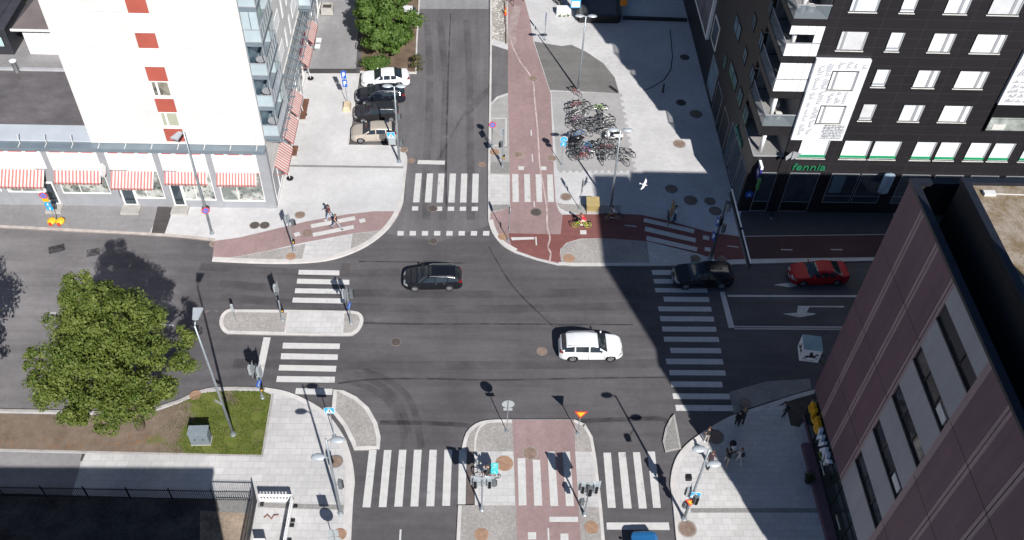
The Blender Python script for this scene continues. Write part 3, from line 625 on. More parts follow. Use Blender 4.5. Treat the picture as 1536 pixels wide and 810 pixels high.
# ------------------------------------------------------------------ white tower
ZT = 32
tower = thing('apartment_tower', 'tall white tiled apartment tower with a strip of red panels and glazed balconies', 'building', (XE, Y0, 6.96))
part(MB().box(XW, XE, Y0 + .02, 96, 6.96, ZT), 'wall', [WHITE_TILE], tower)
part(MB().box(XE + .004, XE + .05, Y0 + .08, 95.9, 7.0, ZT - .1), 'side_cladding', WHITE_TILE_E, tower)
part(MB().box(XW - .1, XE + .15, Y0 - .08, 96.1, ZT + .003, ZT + .3), 'roof', ROOFF, tower)
for k in range(-2, 6):
    z = 14.24 + 2.86 * k - .02
    part(MB().box(-24.24, -22.84, Y0 - .05, Y0 + .1, z - 1.22, z), 'red_panel', REDP, tower)
    if k >= -2 or True:
        zb, zt = z - 2.86 + .02, z - 1.24
        if zb < 6.9: continue
        fr = MB()
        for a, c, d, e in ((-24.24, -22.84, zb, zb + .3), (-24.24, -22.84, zt - .1, zt), (-24.24, -24.1, zb, zt), (-22.94, -22.84, zb, zt), (-23.85, -23.68, zb, zt)): fr.box(a, c, Y0 - .03, Y0 + .03, d, e)
        wn = part(fr, 'window', WHITE, tower)
        part(MB().box(-24.12, -22.9, Y0 - .012, Y0 + .015, zb + .25, zt - .05), 'pane', {0: mat('room_pane', (.2, .19, .15), .1, .7, 1.6, 0, .7), -1: mat('green_pane', (.42, .43, .33), .12, .08, 1, 0, .7)}.get(k, BLIND), wn)
for k in range(8): part(MB().box(XW + .01, XE - .01, Y0 - .004, Y0 + .03, 7.3 + 2.86 * k, 7.325 + 2.86 * k), 'wall_joint', mat('joint_grey', (.54, .53, .515), .8), tower)
for k in range(0, 8):
    dz = 2.86 * k
    for y0, y1, za, zb in ((66.9, 69.1, 8.05, 9.3), (70.45, 70.9, 7.5, 9.2), (72.55, 73.0, 7.4, 9.1), (74.2, 76.4, 7.95, 9.2), (84, 86, 7.95, 9.2), (88, 90, 7.95, 9.2)):
        fr = MB().box(XE + .02, XE + .09, y0, y1, za + dz, za + .08 + dz).box(XE + .02, XE + .09, y0, y1, zb - .08 + dz, zb + dz).box(XE + .02, XE + .09, y0, y0 + .08, za + dz, zb + dz).box(XE + .02, XE + .09, y1 - .08, y1, za + dz, zb + dz)
        wn = part(fr, 'window', WHITE, tower); part(MB().box(XE + .03, XE + .075, y0 + .05, y1 - .05, za + .05 + dz, zb - .05 + dz), 'pane', mat('pane_sky_glare', (.9, .9, .9), .7, .02, 1), wn)  # white pane colour stands in for the bright sky reflection
def balcony(y0, y1, z, xo, closed, south=True):
    s = MB().box(XE + .06, xo, y0, y1, z - .32, z); sl_ = part(s, 'balcony', CANOPY, tower)
    gl = MB().box(XE + .1, xo - .06, y0 + .03, y0 + .06, z + .08, z + 1.02).box(xo - .06, xo - .03, y0 + .06, y1 - .06, z + .08, z + 1.02).box(XE + .1, xo - .06, y1 - .06, y1 - .03, z + .08, z + 1.02)
    part(gl, 'balustrade_glass', GLASSG, sl_)
    r = MB()
    for p, q in (((XE + .06, y0 + .04), (xo - .04, y0 + .04)), ((xo - .04, y0 + .04), (xo - .04, y1 - .04)), ((xo - .04, y1 - .04), (XE + .06, y1 - .04))):
        r.bar((*p, z + 1.06), (*q, z + 1.06), .07, .06); r.bar((*p, z + .05), (*q, z + .05), .07, .05)
    for k in range(7):
        yy = y0 + .04 + (y1 - y0 - .08) * k / 6; r.bar((xo - .02, yy, z), (xo - .02, yy, z + 1.05), .05, .05)
    r.bar((xo - .06, y0 + .06, z + 1.05), (xo - .06, y0 + .06, z + 2.52), .05, .05); r.bar((xo - .06, y1 - .06, z + 1.05), (xo - .06, y1 - .06, z + 2.52), .05, .05)
    part(r, 'railing', SASH, sl_)
    up = MB()
    if closed: 
        for k in range(2): up.box(XE + .1 + k * .6, XE + .66 + k * .6, y0 + .05, y0 + .08, z + 1.1, z + 2.5)
        for k in range(closed): up.box(xo - .08, xo - .05, y0 + .1 + k * .72, y0 + .78 + k * .72, z + 1.1, z + 2.5)
    else: up.box(xo - .08, xo - .05, y1 - 1.2, y1 - .1, z + 1.1, z + 2.5)
    part(up, 'upper_glazing', CLEAR if closed != 2 else GLASSG, sl_)
    part(MB().box(XE + .055, XE + .075, y0 + .2, y1 - .2, z + .05, z + 2.3), 'balcony_door', GLASSB, sl_)
    if not closed:
        part(MB().lathe([(.05, 0), (.05, .68), (.42, .7), (.42, .74)], (XE + .7, y0 + 1.1, z + .002), 12), 'balcony_table', SASH, sl_)
for k in range(8): balcony(Y0 + .2, Y0 + 4.6, 7.72 + 2.86 * k, XE + 1.3, (0, 0, 0, 2, 3, 3, 0, 3)[k])
for k in range(8): balcony(77.4, 82, 7.2 + 2.86 * k, XE + 1.2, (3, 0, 2, 0, 3, 0, 2, 0)[k])

# ------------------------------------------------------------------ dark office block
XD, YD, ZD = 22.3, 58.27, 31
dark = thing('office_block', 'black clad block with bright white windows and green lettering on the plaza corner', 'building', (XD, YD, PZ))
LX = 24.85; LY = 63.2
part(MB().box(LX, 75, YD, LY + .01, PZ, ZD, 0), 'wall', DARK_S, dark)
part(MB().box(XD, 75, LY + .012, 105, PZ, ZD, 0), 'wall', DARK_W, dark)
part(MB().box(XD, LX - .003, YD, LY, PZ, 6.15), 'corner_wall', DARK, dark)
part(MB().box(XD - .2, 75.2, YD - .2, 105.2, ZD + .003, ZD + .3), 'roof', ROOFF, dark)
slabs = [(8.45, 9.3), (12.1, 12.66), (15.3, 15.85), (18.48, 19.0), (21.7, 22.2), (24.9, 25.4), (28.1, 28.6), (30.6, 31)]
for a, c in slabs: part(MB().box(XD, LX - .003, YD, LY + .008, a, c), 'loggia_slab', DARK, dark)
zprev = 6.15
for i, (a, c) in enumerate(slabs):
    col = MB().lathe([(.17, 0), (.17, a - zprev)], (XD + .75, YD + .75, zprev), 12); part(col, 'loggia_column', WHITE, dark, True)
    back = MB()
    for k in range(4): back.box(XD + .3 + k * .58, XD + .34 + k * .58, LY - .06, LY - .002, zprev, a)
    back.box(XD, LX, LY - .05, LY - .01, zprev + 2, zprev + 2.08); part(back, 'loggia_mullion', SASH, dark)
    if i: 
        zr = zprev + 1.15
        rl = MB().bar((XD + .04, YD + .04, zr), (LX - .02, YD + .04, zr), .07, .07).bar((XD + .04, YD + .04, zr), (XD + .04, LY, zr), .07, .07); r_ = part(rl, 'railing', SASH, dark)
        closed = i in (2, 3, 5)
        gs = MB()
        if closed:
            for k in range(4): gs.box(XD + .07 + k * .62, XD + .67 + k * .62, YD + .03, YD + .055, zprev + .06, zr - .06)
            part(gs, 'balustrade_glass', BLIND, r_)
            gu = MB()
            for k in range(4): 
                if i == 3 and k in (0, 1, 2): gu.box(XD + .07 + k * .62, XD + .67 + k * .62, YD + .03, YD + .055, zr + .75, a - .03)
                else: gu.box(XD + .07 + k * .62, XD + .67 + k * .62, YD + .03, YD + .055, zr + .06, a - .03)
            part(gu, 'upper_glazing', BLIND, r_)
        else: part(gs.box(XD + .07, LX - .05, YD + .03, YD + .055, zprev + .06, zr - .06), 'balustrade_glass', clear('smoked_glass', (.25, .3, .33), .35), r_)
        part(MB().box(XD + .03, XD + .055, YD + .08, LY - .1, zprev + .06, zr - .06), 'balustrade_glass', clear('smoked_glass'), r_)
        if not closed:
            fz = zprev + .003; ft = MB()
            ft.box(XD + 1.2, XD + 1.9, YD + 2.4, YD + 3.2, fz, fz + .42).box(XD + 1.2, XD + 1.3, YD + 2.4, YD + 3.2, fz + .41, fz + .85)
            part(ft, 'balcony_seat', WHITEDIRT, dark); part(MB().lathe([(.2, 0), (.27, .5)], (XD + 1.5, YD + 1.1, fz), 10), 'flower_pot', WHITEDIRT, dark)
    part(MB().box(XD + .06, LX - .02, YD + .1, LY - .07, zprev + .002, zprev + .03), 'loggia_floor', mat('loggia_floor', (.25, .245, .24), .8), dark)
    part(MB().box(XD + .35, LX - .1, LY - .045, LY - .03, zprev + .1, a - .15), 'loggia_glazing', mat('loggia_glazing', (.16, .17, .18), .12, .4, 1, 0, .8), dark)
    part(MB().box(LX - .06, LX - .01, YD + .15, LY - .1, zprev + .05, a - .02), 'loggia_side', mat('loggia_side', (.22, .21, .21), .7), dark)
    if not i:
        part(MB().bar((XD + .04, YD + .04, 6.3), (LX - .02, YD + .04, 6.3), .08, .08).bar((XD + .04, YD + .04, 6.3), (XD + .04, LY, 6.3), .08, .08), 'railing', SASH, dark)
    zprev = c
rows = [(26.07, 28.1, 1), (29.69, 30.79, 2), (32.86, 34.58, 0), (36.03, 38.33, 0), (45.2, 47.2, 0), (48.6, 49.8, 2), (52, 54, 0), (56, 58, 0)]
def win(x0, x1, z0, z1, style, pane, y=YD):
    f = MB()
    for a, c, d, e in ((x0, x1, z0, z0 + .06), (x0, x1, z1 - .06, z1), (x0, x0 + .05, z0, z1), (x1 - .05, x1, z0, z1)): f.box(a, c, y - .06, y + .004, d, e)
    wn = part(f, 'window', DARK, dark)
    part(MB().box(x0 + .04, x1 - .04, y - .02, y + .006, z0 + .05, z1 - .05), 'pane', pane, wn)
    if style == 0: [part(MB().box(x1 - a, x1 - c, y - .055, y - .018, z0 + .06, z1 - .06), 'sash', SASH, wn) for a, c in ((.72, .5), (.17, .045))]
    elif style == 1: [part(MB().box(a, c, y - .055, y - .018, z0 + .06, z1 - .06), 'sash', SASH, wn) for a, c in ((x0 + .28, x0 + .45), (x1 - .16, x1 - .045))]
    elif style == 2: [part(MB().box(a, c, y - .055, y - .018, d, e), 'sash', SASH, wn) for a, c, d, e in ((x0 + .06, x1 - .06, z0 + .2, z0 + .34), (x1 - .15, x1 - .045, z0 + .36, z1 - .06))]
    elif style == 3: part(MB().box(x0 + .05, x1 - .05, y - .05, y - .018, z0 + .12, z0 + .36), 'green_film', FROST, wn); part(MB().box(x1 - .16, x1 - .045, y - .055, y - .018, z0 + .38, z1 - .06), 'sash', SASH, wn)
    part(MB().box(x0 - .03, x1 + .03, y - .1, y - .003, z0 - .07, z0 - .003), 'sill', WHITEDIRT, wn)
for j, (za, zb) in enumerate(((10.1, 11.75), (13.33, 14.97), (16.52, 18.18), (19.74, 21.4), (22.95, 24.6), (26.15, 27.8))):
    for i, (a, c, st) in enumerate(rows):
        if j < 2 and i == 0: continue
        if i in (4, 5) and j < 3: continue
        win(a, c, za, zb, st, (BLIND, BLINDB, BLIND, mat('ivory_blind', (.62, .63, .64), .3, .1, 1.2, 0, .6), BLIND, BLIND, BLINDB)[(3 * i + 5 * j) % 7])
for a, c in ((25.83, 28.21), (29.33, 31.59), (31.77, 34.02), (35.18, 36.91), (37.15, 38.86), (39.6, 41.32), (41.59, 43.37), (44.2, 46), (46.2, 48), (49, 51), (52, 54)): win(a, c, 6.17, 8.12, 3, BLIND if int(a * 7) % 3 else BLINDB)
# white panels written over in a running hand
PANEL = mat('white_panel', (.74, .76, .79), .45, .06, .5); INK = mat('ink_grey', (.22, .22, .24), .7, .1, 3)
def scribbles(x0, x1, z0, z1, y, seed, lines, wd=.034, up=True):
    """cursive strokes; with up=True the lines climb the panel"""
    rnd = random.Random(seed); b = MB(); U = (z1 - z0) if up else (x1 - x0); Vv = (x1 - x0) if up else (z1 - z0); dv = Vv / lines
    T = (lambda u, v: (x1 - v, z0 + u)) if up else (lambda u, v: (x0 + u, z1 - v))
    for ln in range(lines):
        vc = dv * (ln + .62); u = rnd.uniform(0, .3) * min(1, U / 3); st = dv * .26
        while u < U - dv * .4:
            pts = []
            for q in range(rnd.randint(3, 7)):
                r_ = rnd.random(); a = dv * (.34 if r_ < .62 else .72) * rnd.uniform(.75, 1.1); dn = dv * .32 if r_ > .9 else 0
                for t in range(7):
                    th = t / 7 * 2 * math.pi; h = a * (1 - math.cos(th)) * .5 - dn * (t in (5, 6)); pts.append(T(min(U, u + st * (t / 7 + .45 * math.sin(th)) + h * .35), max(.01, min(Vv, vc - h))))
                u += st
                if u > U - dv * .2: break
            b = line(b, pts, y, wd); u += dv * .3
    return b
def line(b, pts, y, wd):
    pts = [Vector((p[0], 0, p[1])) for p in pts]; vs = []
    for i, p in enumerate(pts):
        d = (pts[min(i + 1, len(pts) - 1)] - pts[max(i - 1, 0)]); d = d.normalized() if d.length > 1e-6 else Vector((1, 0, 0)); nn = Vector((-d.z, 0, d.x)) * wd / 2
        vs += [(p.x - nn.x, y, p.z - nn.z), (p.x + nn.x, y, p.z + nn.z)]
    return b.add(vs, [(2 * i, 2 * i + 1, 2 * i + 3, 2 * i + 2) for i in range(len(pts) - 1)])
pn = part(MB().box(LX - .02, 28.95, YD - .28, YD - .004, 8.25, 15.85), 'white_panel', PANEL, dark)
yp = YD - .286
sb = scribbles(24.95, 26.25, 8.5, 15.7, yp, 2, 2); sc2 = scribbles(26.4, 28.2, 11.8, 13.05, yp, 3, 3); sc3 = scribbles(26.4, 28.8, 14.98, 15.75, yp, 4, 4)
for s_ in (sc2, sc3): sb.add(s_.v, s_.f)
part(sb, 'lettering', INK, pn)
part(scribbles(27.0, 28.8, 8.4, 9.8, yp, 5, 9, .03, False), 'print', INK, pn)
for z0, z1 in ((9.95, 11.7), (13.15, 14.9)):
    win(26.3, 28.3, z0, z1, 1, BLIND, YD - .286)
pn = part(MB().box(40.0, 44.0, YD - .28, YD - .004, 12.05, 17.05), 'white_panel', PANEL, dark)
sb = scribbles(40.15, 43.8, 12.15, 14.4, yp, 7, 5, .03, False); s2 = scribbles(40.3, 43.8, 14.5, 16.9, yp, 8, 3, .045, False); sb.add(s2.v, s2.f); part(sb, 'lettering', INK, pn)
part(MB().box(40.05, 44, YD - .06, YD + .004, 9.4, 12.0).box(40.0, 40.06, YD - .28, YD, 9.35, 12.04), 'loggia_opening', BLACK, dark)
part(MB().box(40.1, 44, YD - .1, YD - .065, 10.55, 10.65).box(40.1, 44, YD - .09, YD - .065, 9.4, 10.5), 'balustrade_glass', mat('pale_balustrade', (.35, .38, .36), .2, .4, 1.2), dark)
part(MB().box(40.6, 41.6, YD - .12, YD - .1, 9.5, 10.0), 'balcony_seat', WHITEDIRT, dark)
# street level
for x0, x1, z0 in ((23.35, 24.75, .2), (25.8, 28.3, .2), (29.3, 31.65, 1.3), (31.8, 34.05, 1.3), (35.2, 37.6, 1.3), (38, 40.4, 1.3), (41, 43.4, .2), (44, 47, .2)):
    f = MB(); zt = 4.56
    for a, c, d, e in ((x0, x1, z0, z0 + .05), (x0, x1, zt - .05, zt), (x0, x0 + .05, z0, zt), (x1 - .05, x1, z0, zt), (x0, x1, z0 + .75 if z0 > 1 else 1.3, z0 + .8 if z0 > 1 else 1.35)): f.box(a, c, YD - .05, YD + .004, d, e)
    wn = part(f, 'shop_window', SASH, dark); part(MB().box(x0 + .03, x1 - .03, YD - .02, YD + .005, z0 + .03 if z0 > 1 else 1.33, zt - .03), 'pane', GLASS, wn)
    if z0 < 1: part(MB().box(x0 + .04, x1 - .04, YD - .025, YD + .005, z0 + .04, 1.3), 'kick_panel', BLACK, wn)
part(MB().box(29.55, 30.6, YD - .03, YD - .02, 2.4, 4.3), 'poster', GLASSB, dark)
GREENL = mat('green_letters', (.02, .17, .08), .4, .05, 2)
put_text('shop_lettering', 'fennia', .95, GREENL, dark, (25.72, YD - .09, 4.95), -90, .05, .1, .0, width=2.75)
a = onX(1050 + 252 / 4.5, 150 + 165 / 4.5, XD); put_text('shop_lettering', 'fennia', .8, mat('green_letters_shade', (.03, .27, .21), .4), dark, (XD - .1, a.y, a.z - .35), 180, .05, .12, .008, width=2.6)
o5 = lambda x, y: onX(1020 + x / 4.5, y / 4.5, XD)
for p, q, grn in (((505, 78), (497, 225), 0), ((553, 195), (545, 352), 0), ((445, 305), (437, 448), 0), ((492, 430), (487, 580), 0), ((620, -20), (607, 115), 0), ((350, 400), (372, 625), 1), ((410, 572), (405, 737), 1), ((447, 685), (450, 830), 1), ((310, 350), (312, 440), 1), ((385, 85), (405, 250), 0)):
    A, Bq = o5(*p), o5(*q); y1, y0 = max(A.y, Bq.y), min(A.y, Bq.y); z1, z0 = A.z, Bq.z
    if z1 - z0 < 1.2: z0 = z1 - 1.5
    f = MB()
    for a, c, d, e in ((y0, y1, z0, z0 + .08), (y0, y1, z1 - .08, z1), (y0, y0 + .07, z0, z1), (y1 - .07, y1, z0, z1), ((y0 + y1) / 2 - .05, (y0 + y1) / 2 + .05, z0, z1)): f.box(XD - .07, XD + .004, a, c, d, e)
    wn = part(f, 'window', DARK, dark); part(MB().box(XD - .03, XD + .006, y0 + .05, y1 - .05, z0 + .05, z1 - .05), 'pane', GLASSB if not grn else mat('tinted_glass', (.14, .22, .24), .1, .2, .8, 0, .8), wn)
    if grn: part(MB().box(XD - .045, XD - .028, y0 + .07, y1 - .07, z0 + .1, z0 + .4), 'green_film', mat('green_film_dull', (.05, .2, .13), .4), wn)
for y0, y1, z0, z1, m_ in ((58.7, 60.6, .5, 4.3, GLASS), (60.9, 63.2, .5, 4.3, GLASS), (63.6, 65.2, .5, 4.3, GLASS), (69.6, 72, .3, 3.6, BLACK), (65.9, 68.3, .2, 3.6, BLACK), (72.6, 75.5, .8, 4.2, GLASSB)):
    f = MB().box(XD - .05, XD + .004, y0, y1, z0, z0 + .06).box(XD - .05, XD + .004, y0, y1, z1 - .06, z1).box(XD - .05, XD + .004, y0, y0 + .06, z0, z1).box(XD - .05, XD + .004, y1 - .06, y1, z0, z1)
    wn = part(f, 'shop_window', SASH, dark); part(MB().box(XD - .02, XD + .005, y0 + .04, y1 - .04, z0 + .04, z1 - .04), 'pane', m_, wn)
pn = part(MB().box(XD - .3, XD - .004, 78.3, 88, 3.9, 16), 'white_panel', PANEL, dark); part(MB().box(XD - .31, XD - .302, 78.6, 87.8, 4.2, 15.8), 'print', mat('panel_print', (.12, .115, .13), .6, .6, .5), pn)
f = part(MB().box(XD - .07, XD + .003, 75.2, 77.6, 4.6, 7.2), 'window', WHITEDIRT, dark); part(MB().box(XD - .08, XD - .071, 75.4, 77.4, 4.8, 7.0), 'pane', GLASS, f)
# signs fixed to the block
od = MB().lathe([(.42, -.95), (.45, -.9), (.45, .9), (.42, .95)], (0, 0, 0), 18); od.v = [(x * 1.0, y * .62, z) for x, y, z in od.v]
rs = thing('projecting_drum_sign', 'pale blue oval drum sign standing off the black wall above the ground floor windows', 'sign', (33.75, YD - .75, 4.2))
od.v = [(x, y, z) for x, y, z in od.v]; od.build('drum', mat('pale_blue_sign', (.45, .58, .68), .4, .05, 1), rs, smooth=True)
MB().bar((0, .2, .3), (0, .75, .3), .06, .06).build('arm', STEEL, rs)
lt = MB()
for k in range(4): lt.box(-.28, .28 - .12 * (k % 2), -.285, -.275, .45 - k * .22, .50 - k * .22)
lt.build('lettering', SASH, rs)
ps = thing('projecting_sign', 'stacked violet and green box signs on the black corner of the office block', 'sign', (22.95, YD - .55, 4.0))
MB().box(-.09, .09, -.45, .45, .5, 1.7).build('violet_box', mat('violet_sign', (.045, .035, .22), .4), ps)
MB().box(-.1, .1, -.46, .46, 1.705, 1.95).box(-.095, -.09, -.25, .25, .9, 1.3).build('white_cap', BLIND, ps); MB().box(-.08, .08, -.85, -.47, -.2, .9).build('green_box', mat('green_sign', (.04, .25, .07), .4), ps); MB().bar((0, .4, .9), (0, .54, .9), .06, .06).build('arm', STEEL, ps)
ds = thing('round_wall_sign', 'small round blue sign on the black corner wall at street level', 'sign', (22.9, YD - .06, 2.1))
MB().lathe([(.34, -.025), (.34, .025)], (0, 0, 0), 18, ax='y').build('disc', mat('sign_blue', (.02, .11, .48), .4), ds); put_text('lettering', 'A', .42, WHITE, ds, (22.77, YD - .095, 1.95), -90, .004)
fp = thing('flagpole', 'thin dark flagpole with a furled flag in front of the black wall', 'flagpole', (25.06, 57.35, PZ))
MB().tube([(0, 0, 0), (.0, .0, 4), (0, .0, 7.6)], [.06, .05, .035], 8).build('pole', DARK, fp); MB().lathe([(.14, 0), (.14, .12), (.07, .14)], n=10).build('foot', STEEL, fp)
MB().face([(.02, 0, 7.5), (.75, .1, 7.2), (.45, .12, 6.7), (.02, 0, 6.6)]).face([(-.02, .01, 7.5), (-.5, -.1, 7.0), (-.4, -.1, 6.6), (-.02, 0, 6.9)]).build('flag', SASH, fp)

# ------------------------------------------------------------------ purple stone building
XP, YP, ZP = 23.15, 37.4, 22.6
pur = thing('stone_office_building', 'purple and grey stone office building with slit windows, black attic and gravel roof', 'building', (XP, YP, PZ))
part(MB().box(XP + .35, 70, 16, YP - .1, 3.55, 20.0), 'wall', PURPLE, pur)
part(MB().box(XP + .5, 69.9, 16.1, YP - .4, PZ, 3.54), 'ground_floor', DARK, pur)
part(MB().box(XP + .01, 70, YP - .1, YP, 3.5, ZP - .2).box(70, 70.1, 16, YP, 3.5, ZP - .2), 'north_wall', PURPLE, pur)
mod = 2.45
edges = [(YP, 35.1), (35.1, 32.7), (32.7, 30.3)]
fac = MB(); strip = MB(); jn = MB()
def pier_zone(y1, y0):
    fac.box(XP, XP + .34, y0 + .26, y1 - .26 if y1 < YP - .01 else y1 - .11, 3.5, ZP - .2)
    for yy in ((y0,) if y1 > YP - .01 else (y0,)):
        strip.box(XP + .01, XP + .3, yy - .255, yy - .03, 3.5, ZP - .2).box(XP + .01, XP + .3, yy + .03, yy + .255, 3.5, ZP - .2); jn.box(XP + .05, XP + .3, yy - .028, yy + .028, 3.5, ZP - .2)
for y1, y0 in edges: pier_zone(y1, y0)
# right-hand group of piers, then the pattern again
for grp in range(1):
    ys = 25.3 - grp * 12.1
    strip.box(XP + .01, XP + .3, ys - .255, ys + .165, 3.5, ZP - .2)
    for k in range(3): pier_zone(ys - mod * k, ys - mod * (k + 1))
part(fac, 'facade_panel', PURPLE, pur); part(strip, 'facade_strip', PURPLE_L, pur); part(jn, 'facade_joint', BLACK, pur)
for grp in range(2):
    y1, y0 = 30.3 - .25 - grp * 12.1, max(16.0, 25.3 + .17 - grp * 12.1)
    for k in range(6):
        zb = 6.22 + 3.38 * k - 3.38; 
        if k == 0: 
            part(MB().box(XP + .02, XP + .34, y0, y1, 3.5, 6.2), 'spandrel', GREYST, pur); continue
        part(MB().box(XP + .02, XP + .34, y0, y1, zb + 1.25, min(zb + 3.38, ZP - .2)), 'spandrel', GREYST, pur)
        f = MB().box(XP + .03, XP + .34, y0, y1, zb - .003, zb + .12)
        for q in range(4): f.box(XP + .10, XP + .2, y0 + (y1 - y0) * q / 3 - .05, y0 + (y1 - y0) * q / 3 + .05, zb + .12, zb + 1.24)
        f.box(XP + .10, XP + .2, y0, y1, zb + .12, zb + .2)
        wn = part(f, 'window', DARK, pur); part(MB().box(XP + .15, XP + .33, y0, y1, zb + .12, zb + 1.248), 'pane', mat('office_pane', (.05, .048, .05), .08, .6, .9, 0, .8), wn)
        if k in (2, 4): part(MB().box(XP + .12, XP + .148, y0 + .3, y0 + 1.3, zb + .25, zb + .8), 'blind', WHITEDIRT, wn)
for z in (7.4, 12.5, 17.6):
    for a, c in ((16.1, 25.3), (30.3, YP - .02)): part(MB().box(XP - .004, XP + .02, a, c, z, z + .03), 'panel_joint', BLACK, pur)
ROOFCAP = mat('attic_black', (.02, .018, .019), .65, .2, 1); CAPB = mat('roof_cap_blue', (.014, .016, .024), .4, .2, 1)
part(MB().box(XP - .05, XP + .38, 16, YP + .05, ZP - .195, ZP).box(XP + .381, 70, YP - .38, YP + .05, ZP - .195, ZP).box(XP + .1, XP + .34, 16, YP - .11, 20.1, ZP - .197), 'parapet', CAPB, pur)
part(MB().box(XP + .361, 69.8, YP - .15, YP - .105, 20.06, ZP - .21).box(XP + .345, XP + .36, 16.2, YP - .16, 20.06, ZP - .21), 'parapet_lining', ROOFCAP, pur)
part(MB().box(XP + .36, 69.9, 16.1, YP - .12, 20.003, 20.05), 'terrace', ROOFF, pur)
part(MB().box(24.93, 69, 16.4, 35.9, 20.055, 23.7), 'attic_wall', ROOFCAP, pur)
part(MB().box(24.85, 25.25, 16.3, 35.98, 23.705, 24.0).box(25.252, 69.1, 35.6, 35.98, 23.705, 24.0), 'attic_cap', CAPB, pur)
b = NB('roof_gravel'); c_ = b.mix(b.rng(b.noise(1.1, 5, rough=.7), .4, .62, 0, 1), (.34, .29, .24), (.2, .15, .09)); c_ = b.mix(b.rng(b.noise(9, 4, rough=.8), .55, .72, 0, 1), c_, (.07, .06, .045))
part(MB().box(25.255, 69, 16.4, 35.595, 23.71, 23.80), 'gravel_roof', b.done(b.gain(c_, b.rng(b.noise(26, 3), .3, .7, .7, 1.25)), .95, 0, .1), pur)
w1 = G(1495, 291, 23.85); part(MB().bar((w1.x, w1.y, 23.86), (w1.x + 3, w1.y - .1, 23.86), .04, .04).box(w1.x - .7, w1.x - .1, w1.y - .15, w1.y + .15, 23.81, 23.98), 'roof_conduit', WHITEDIRT, pur)
# glazed shop front with the sandwich lettering
for k in range(8):
    y1 = YP - .15 - k * 2.45; y0 = y1 - 2.4
    f = MB().box(XP + .06, XP + .16, y0 - .025, y0 + .05, .5, 3.45).box(XP + .06, XP + .16, y0 + .05, y1, .5, .58).box(XP + .06, XP + .16, y0 + .05, y1, 2.75, 2.82).box(XP + .06, XP + .16, y0 + .05, y1, 3.4, 3.48)
    wn = part(f, 'shop_window', BLACK, pur); part(MB().box(XP + .1, XP + .13, y0, y1, .5, 3.48), 'pane', glass('green_glass', (.022, .032, .03)), wn)
part(MB().box(XP - .6, XP + .05, 16.1, 34.9, PZ, .5).box(XP + .051, XP + .49, 16.1, YP - .1, PZ, .5), 'plinth', PURPLE, pur)
YEL = mat('yellow_letters', (.75, .38, .01), .4, .05, 2)
put_text('shop_lettering', 'SUB', 1.25, YEL, pur, (XP - .12, 36.7, 2.2), 180, .12, .1, .06, width=2.3)
put_text('shop_lettering', 'WAY', 1.25, mat('white_letters', (.75, .78, .82), .4), pur, (XP - .12, 34.45, 2.2), 180, .12, .1, .06, width=2.75)
part(MB().box(XP + .05, XP + .06, 33.2, 33.7, 1.2, 1.4), 'window_sticker', mat('sticker_green', (.22, .3, .03), .4), pur)
part(MB().box(XP + .05, XP + .06, 32.0, 33.1, 1.05, 1.25).box(XP + .05, XP + .06, 28.0, 29.0, 1.2, 1.4), 'window_sticker', mat('sticker_pale', (.5, .5, .45), .4), pur)

# cube sign with the rider
cu = thing('cube_sign', 'white cube sign with black horse riders at the corner of the purple building', 'sign', (22.55, 38.85, 5.3))
cu.rotation_euler = (0, 0, R(-8))
MB().box(-.62, .62, -.62, .62, 0, 1.25).build('box', mat('sign_white', (.80, .82, .84), .35, .03, 1), cu)
MB().box(-.64, .64, -.64, .64, 1.252, 1.28).build('lid', mat('sign_lid', (.24, .38, .40), .4, .15, 1), cu)
[MB().bar((.55, -.4, z), (1.1, -1.3, z), .07, .07).build('arm', BLACK, cu) for z in (.9, .3)]
horse = [(-.45, .38), (-.40, .50), (-.30, .58), (-.12, .60), (-.10, .72), (-.16, .86), (-.06, .98), (.02, .95), (.06, .84), (.14, .74), (.12, .62), (.22, .64), (.34, .78), (.38, .88), (.42, .80), (.52, .72), (.50, .66), (.40, .68), (.34, .56), (.30, .46), (.44, .42), (.54, .30), (.48, .30), (.40, .37), (.22, .40), (.02, .40), (-.16, .42), (-.22, .34), (-.36, .24), (-.52, .20), (-.50, .26), (-.36, .32), (-.30, .42), (-.36, .46), (-.42, .36), (-.55, .40), (-.52, .44)]
hb = MB()
for p in ('s', 'w'):
    if p == 's': hb.face([(x * .95, -.626, z * 1.05 + .02) for x, z in horse][::-1])
    else: hb.face([(-.626, -x * .95, z * 1.05 + .02) for x, z in horse])
for k in range(7): hb.box(-.3 + k * .09, -.24 + k * .09, -.627, -.622, .1 + .012 * abs(k - 3), .16 + .012 * abs(k - 3))
hb.build('emblem', BLACK, cu, fix=True)

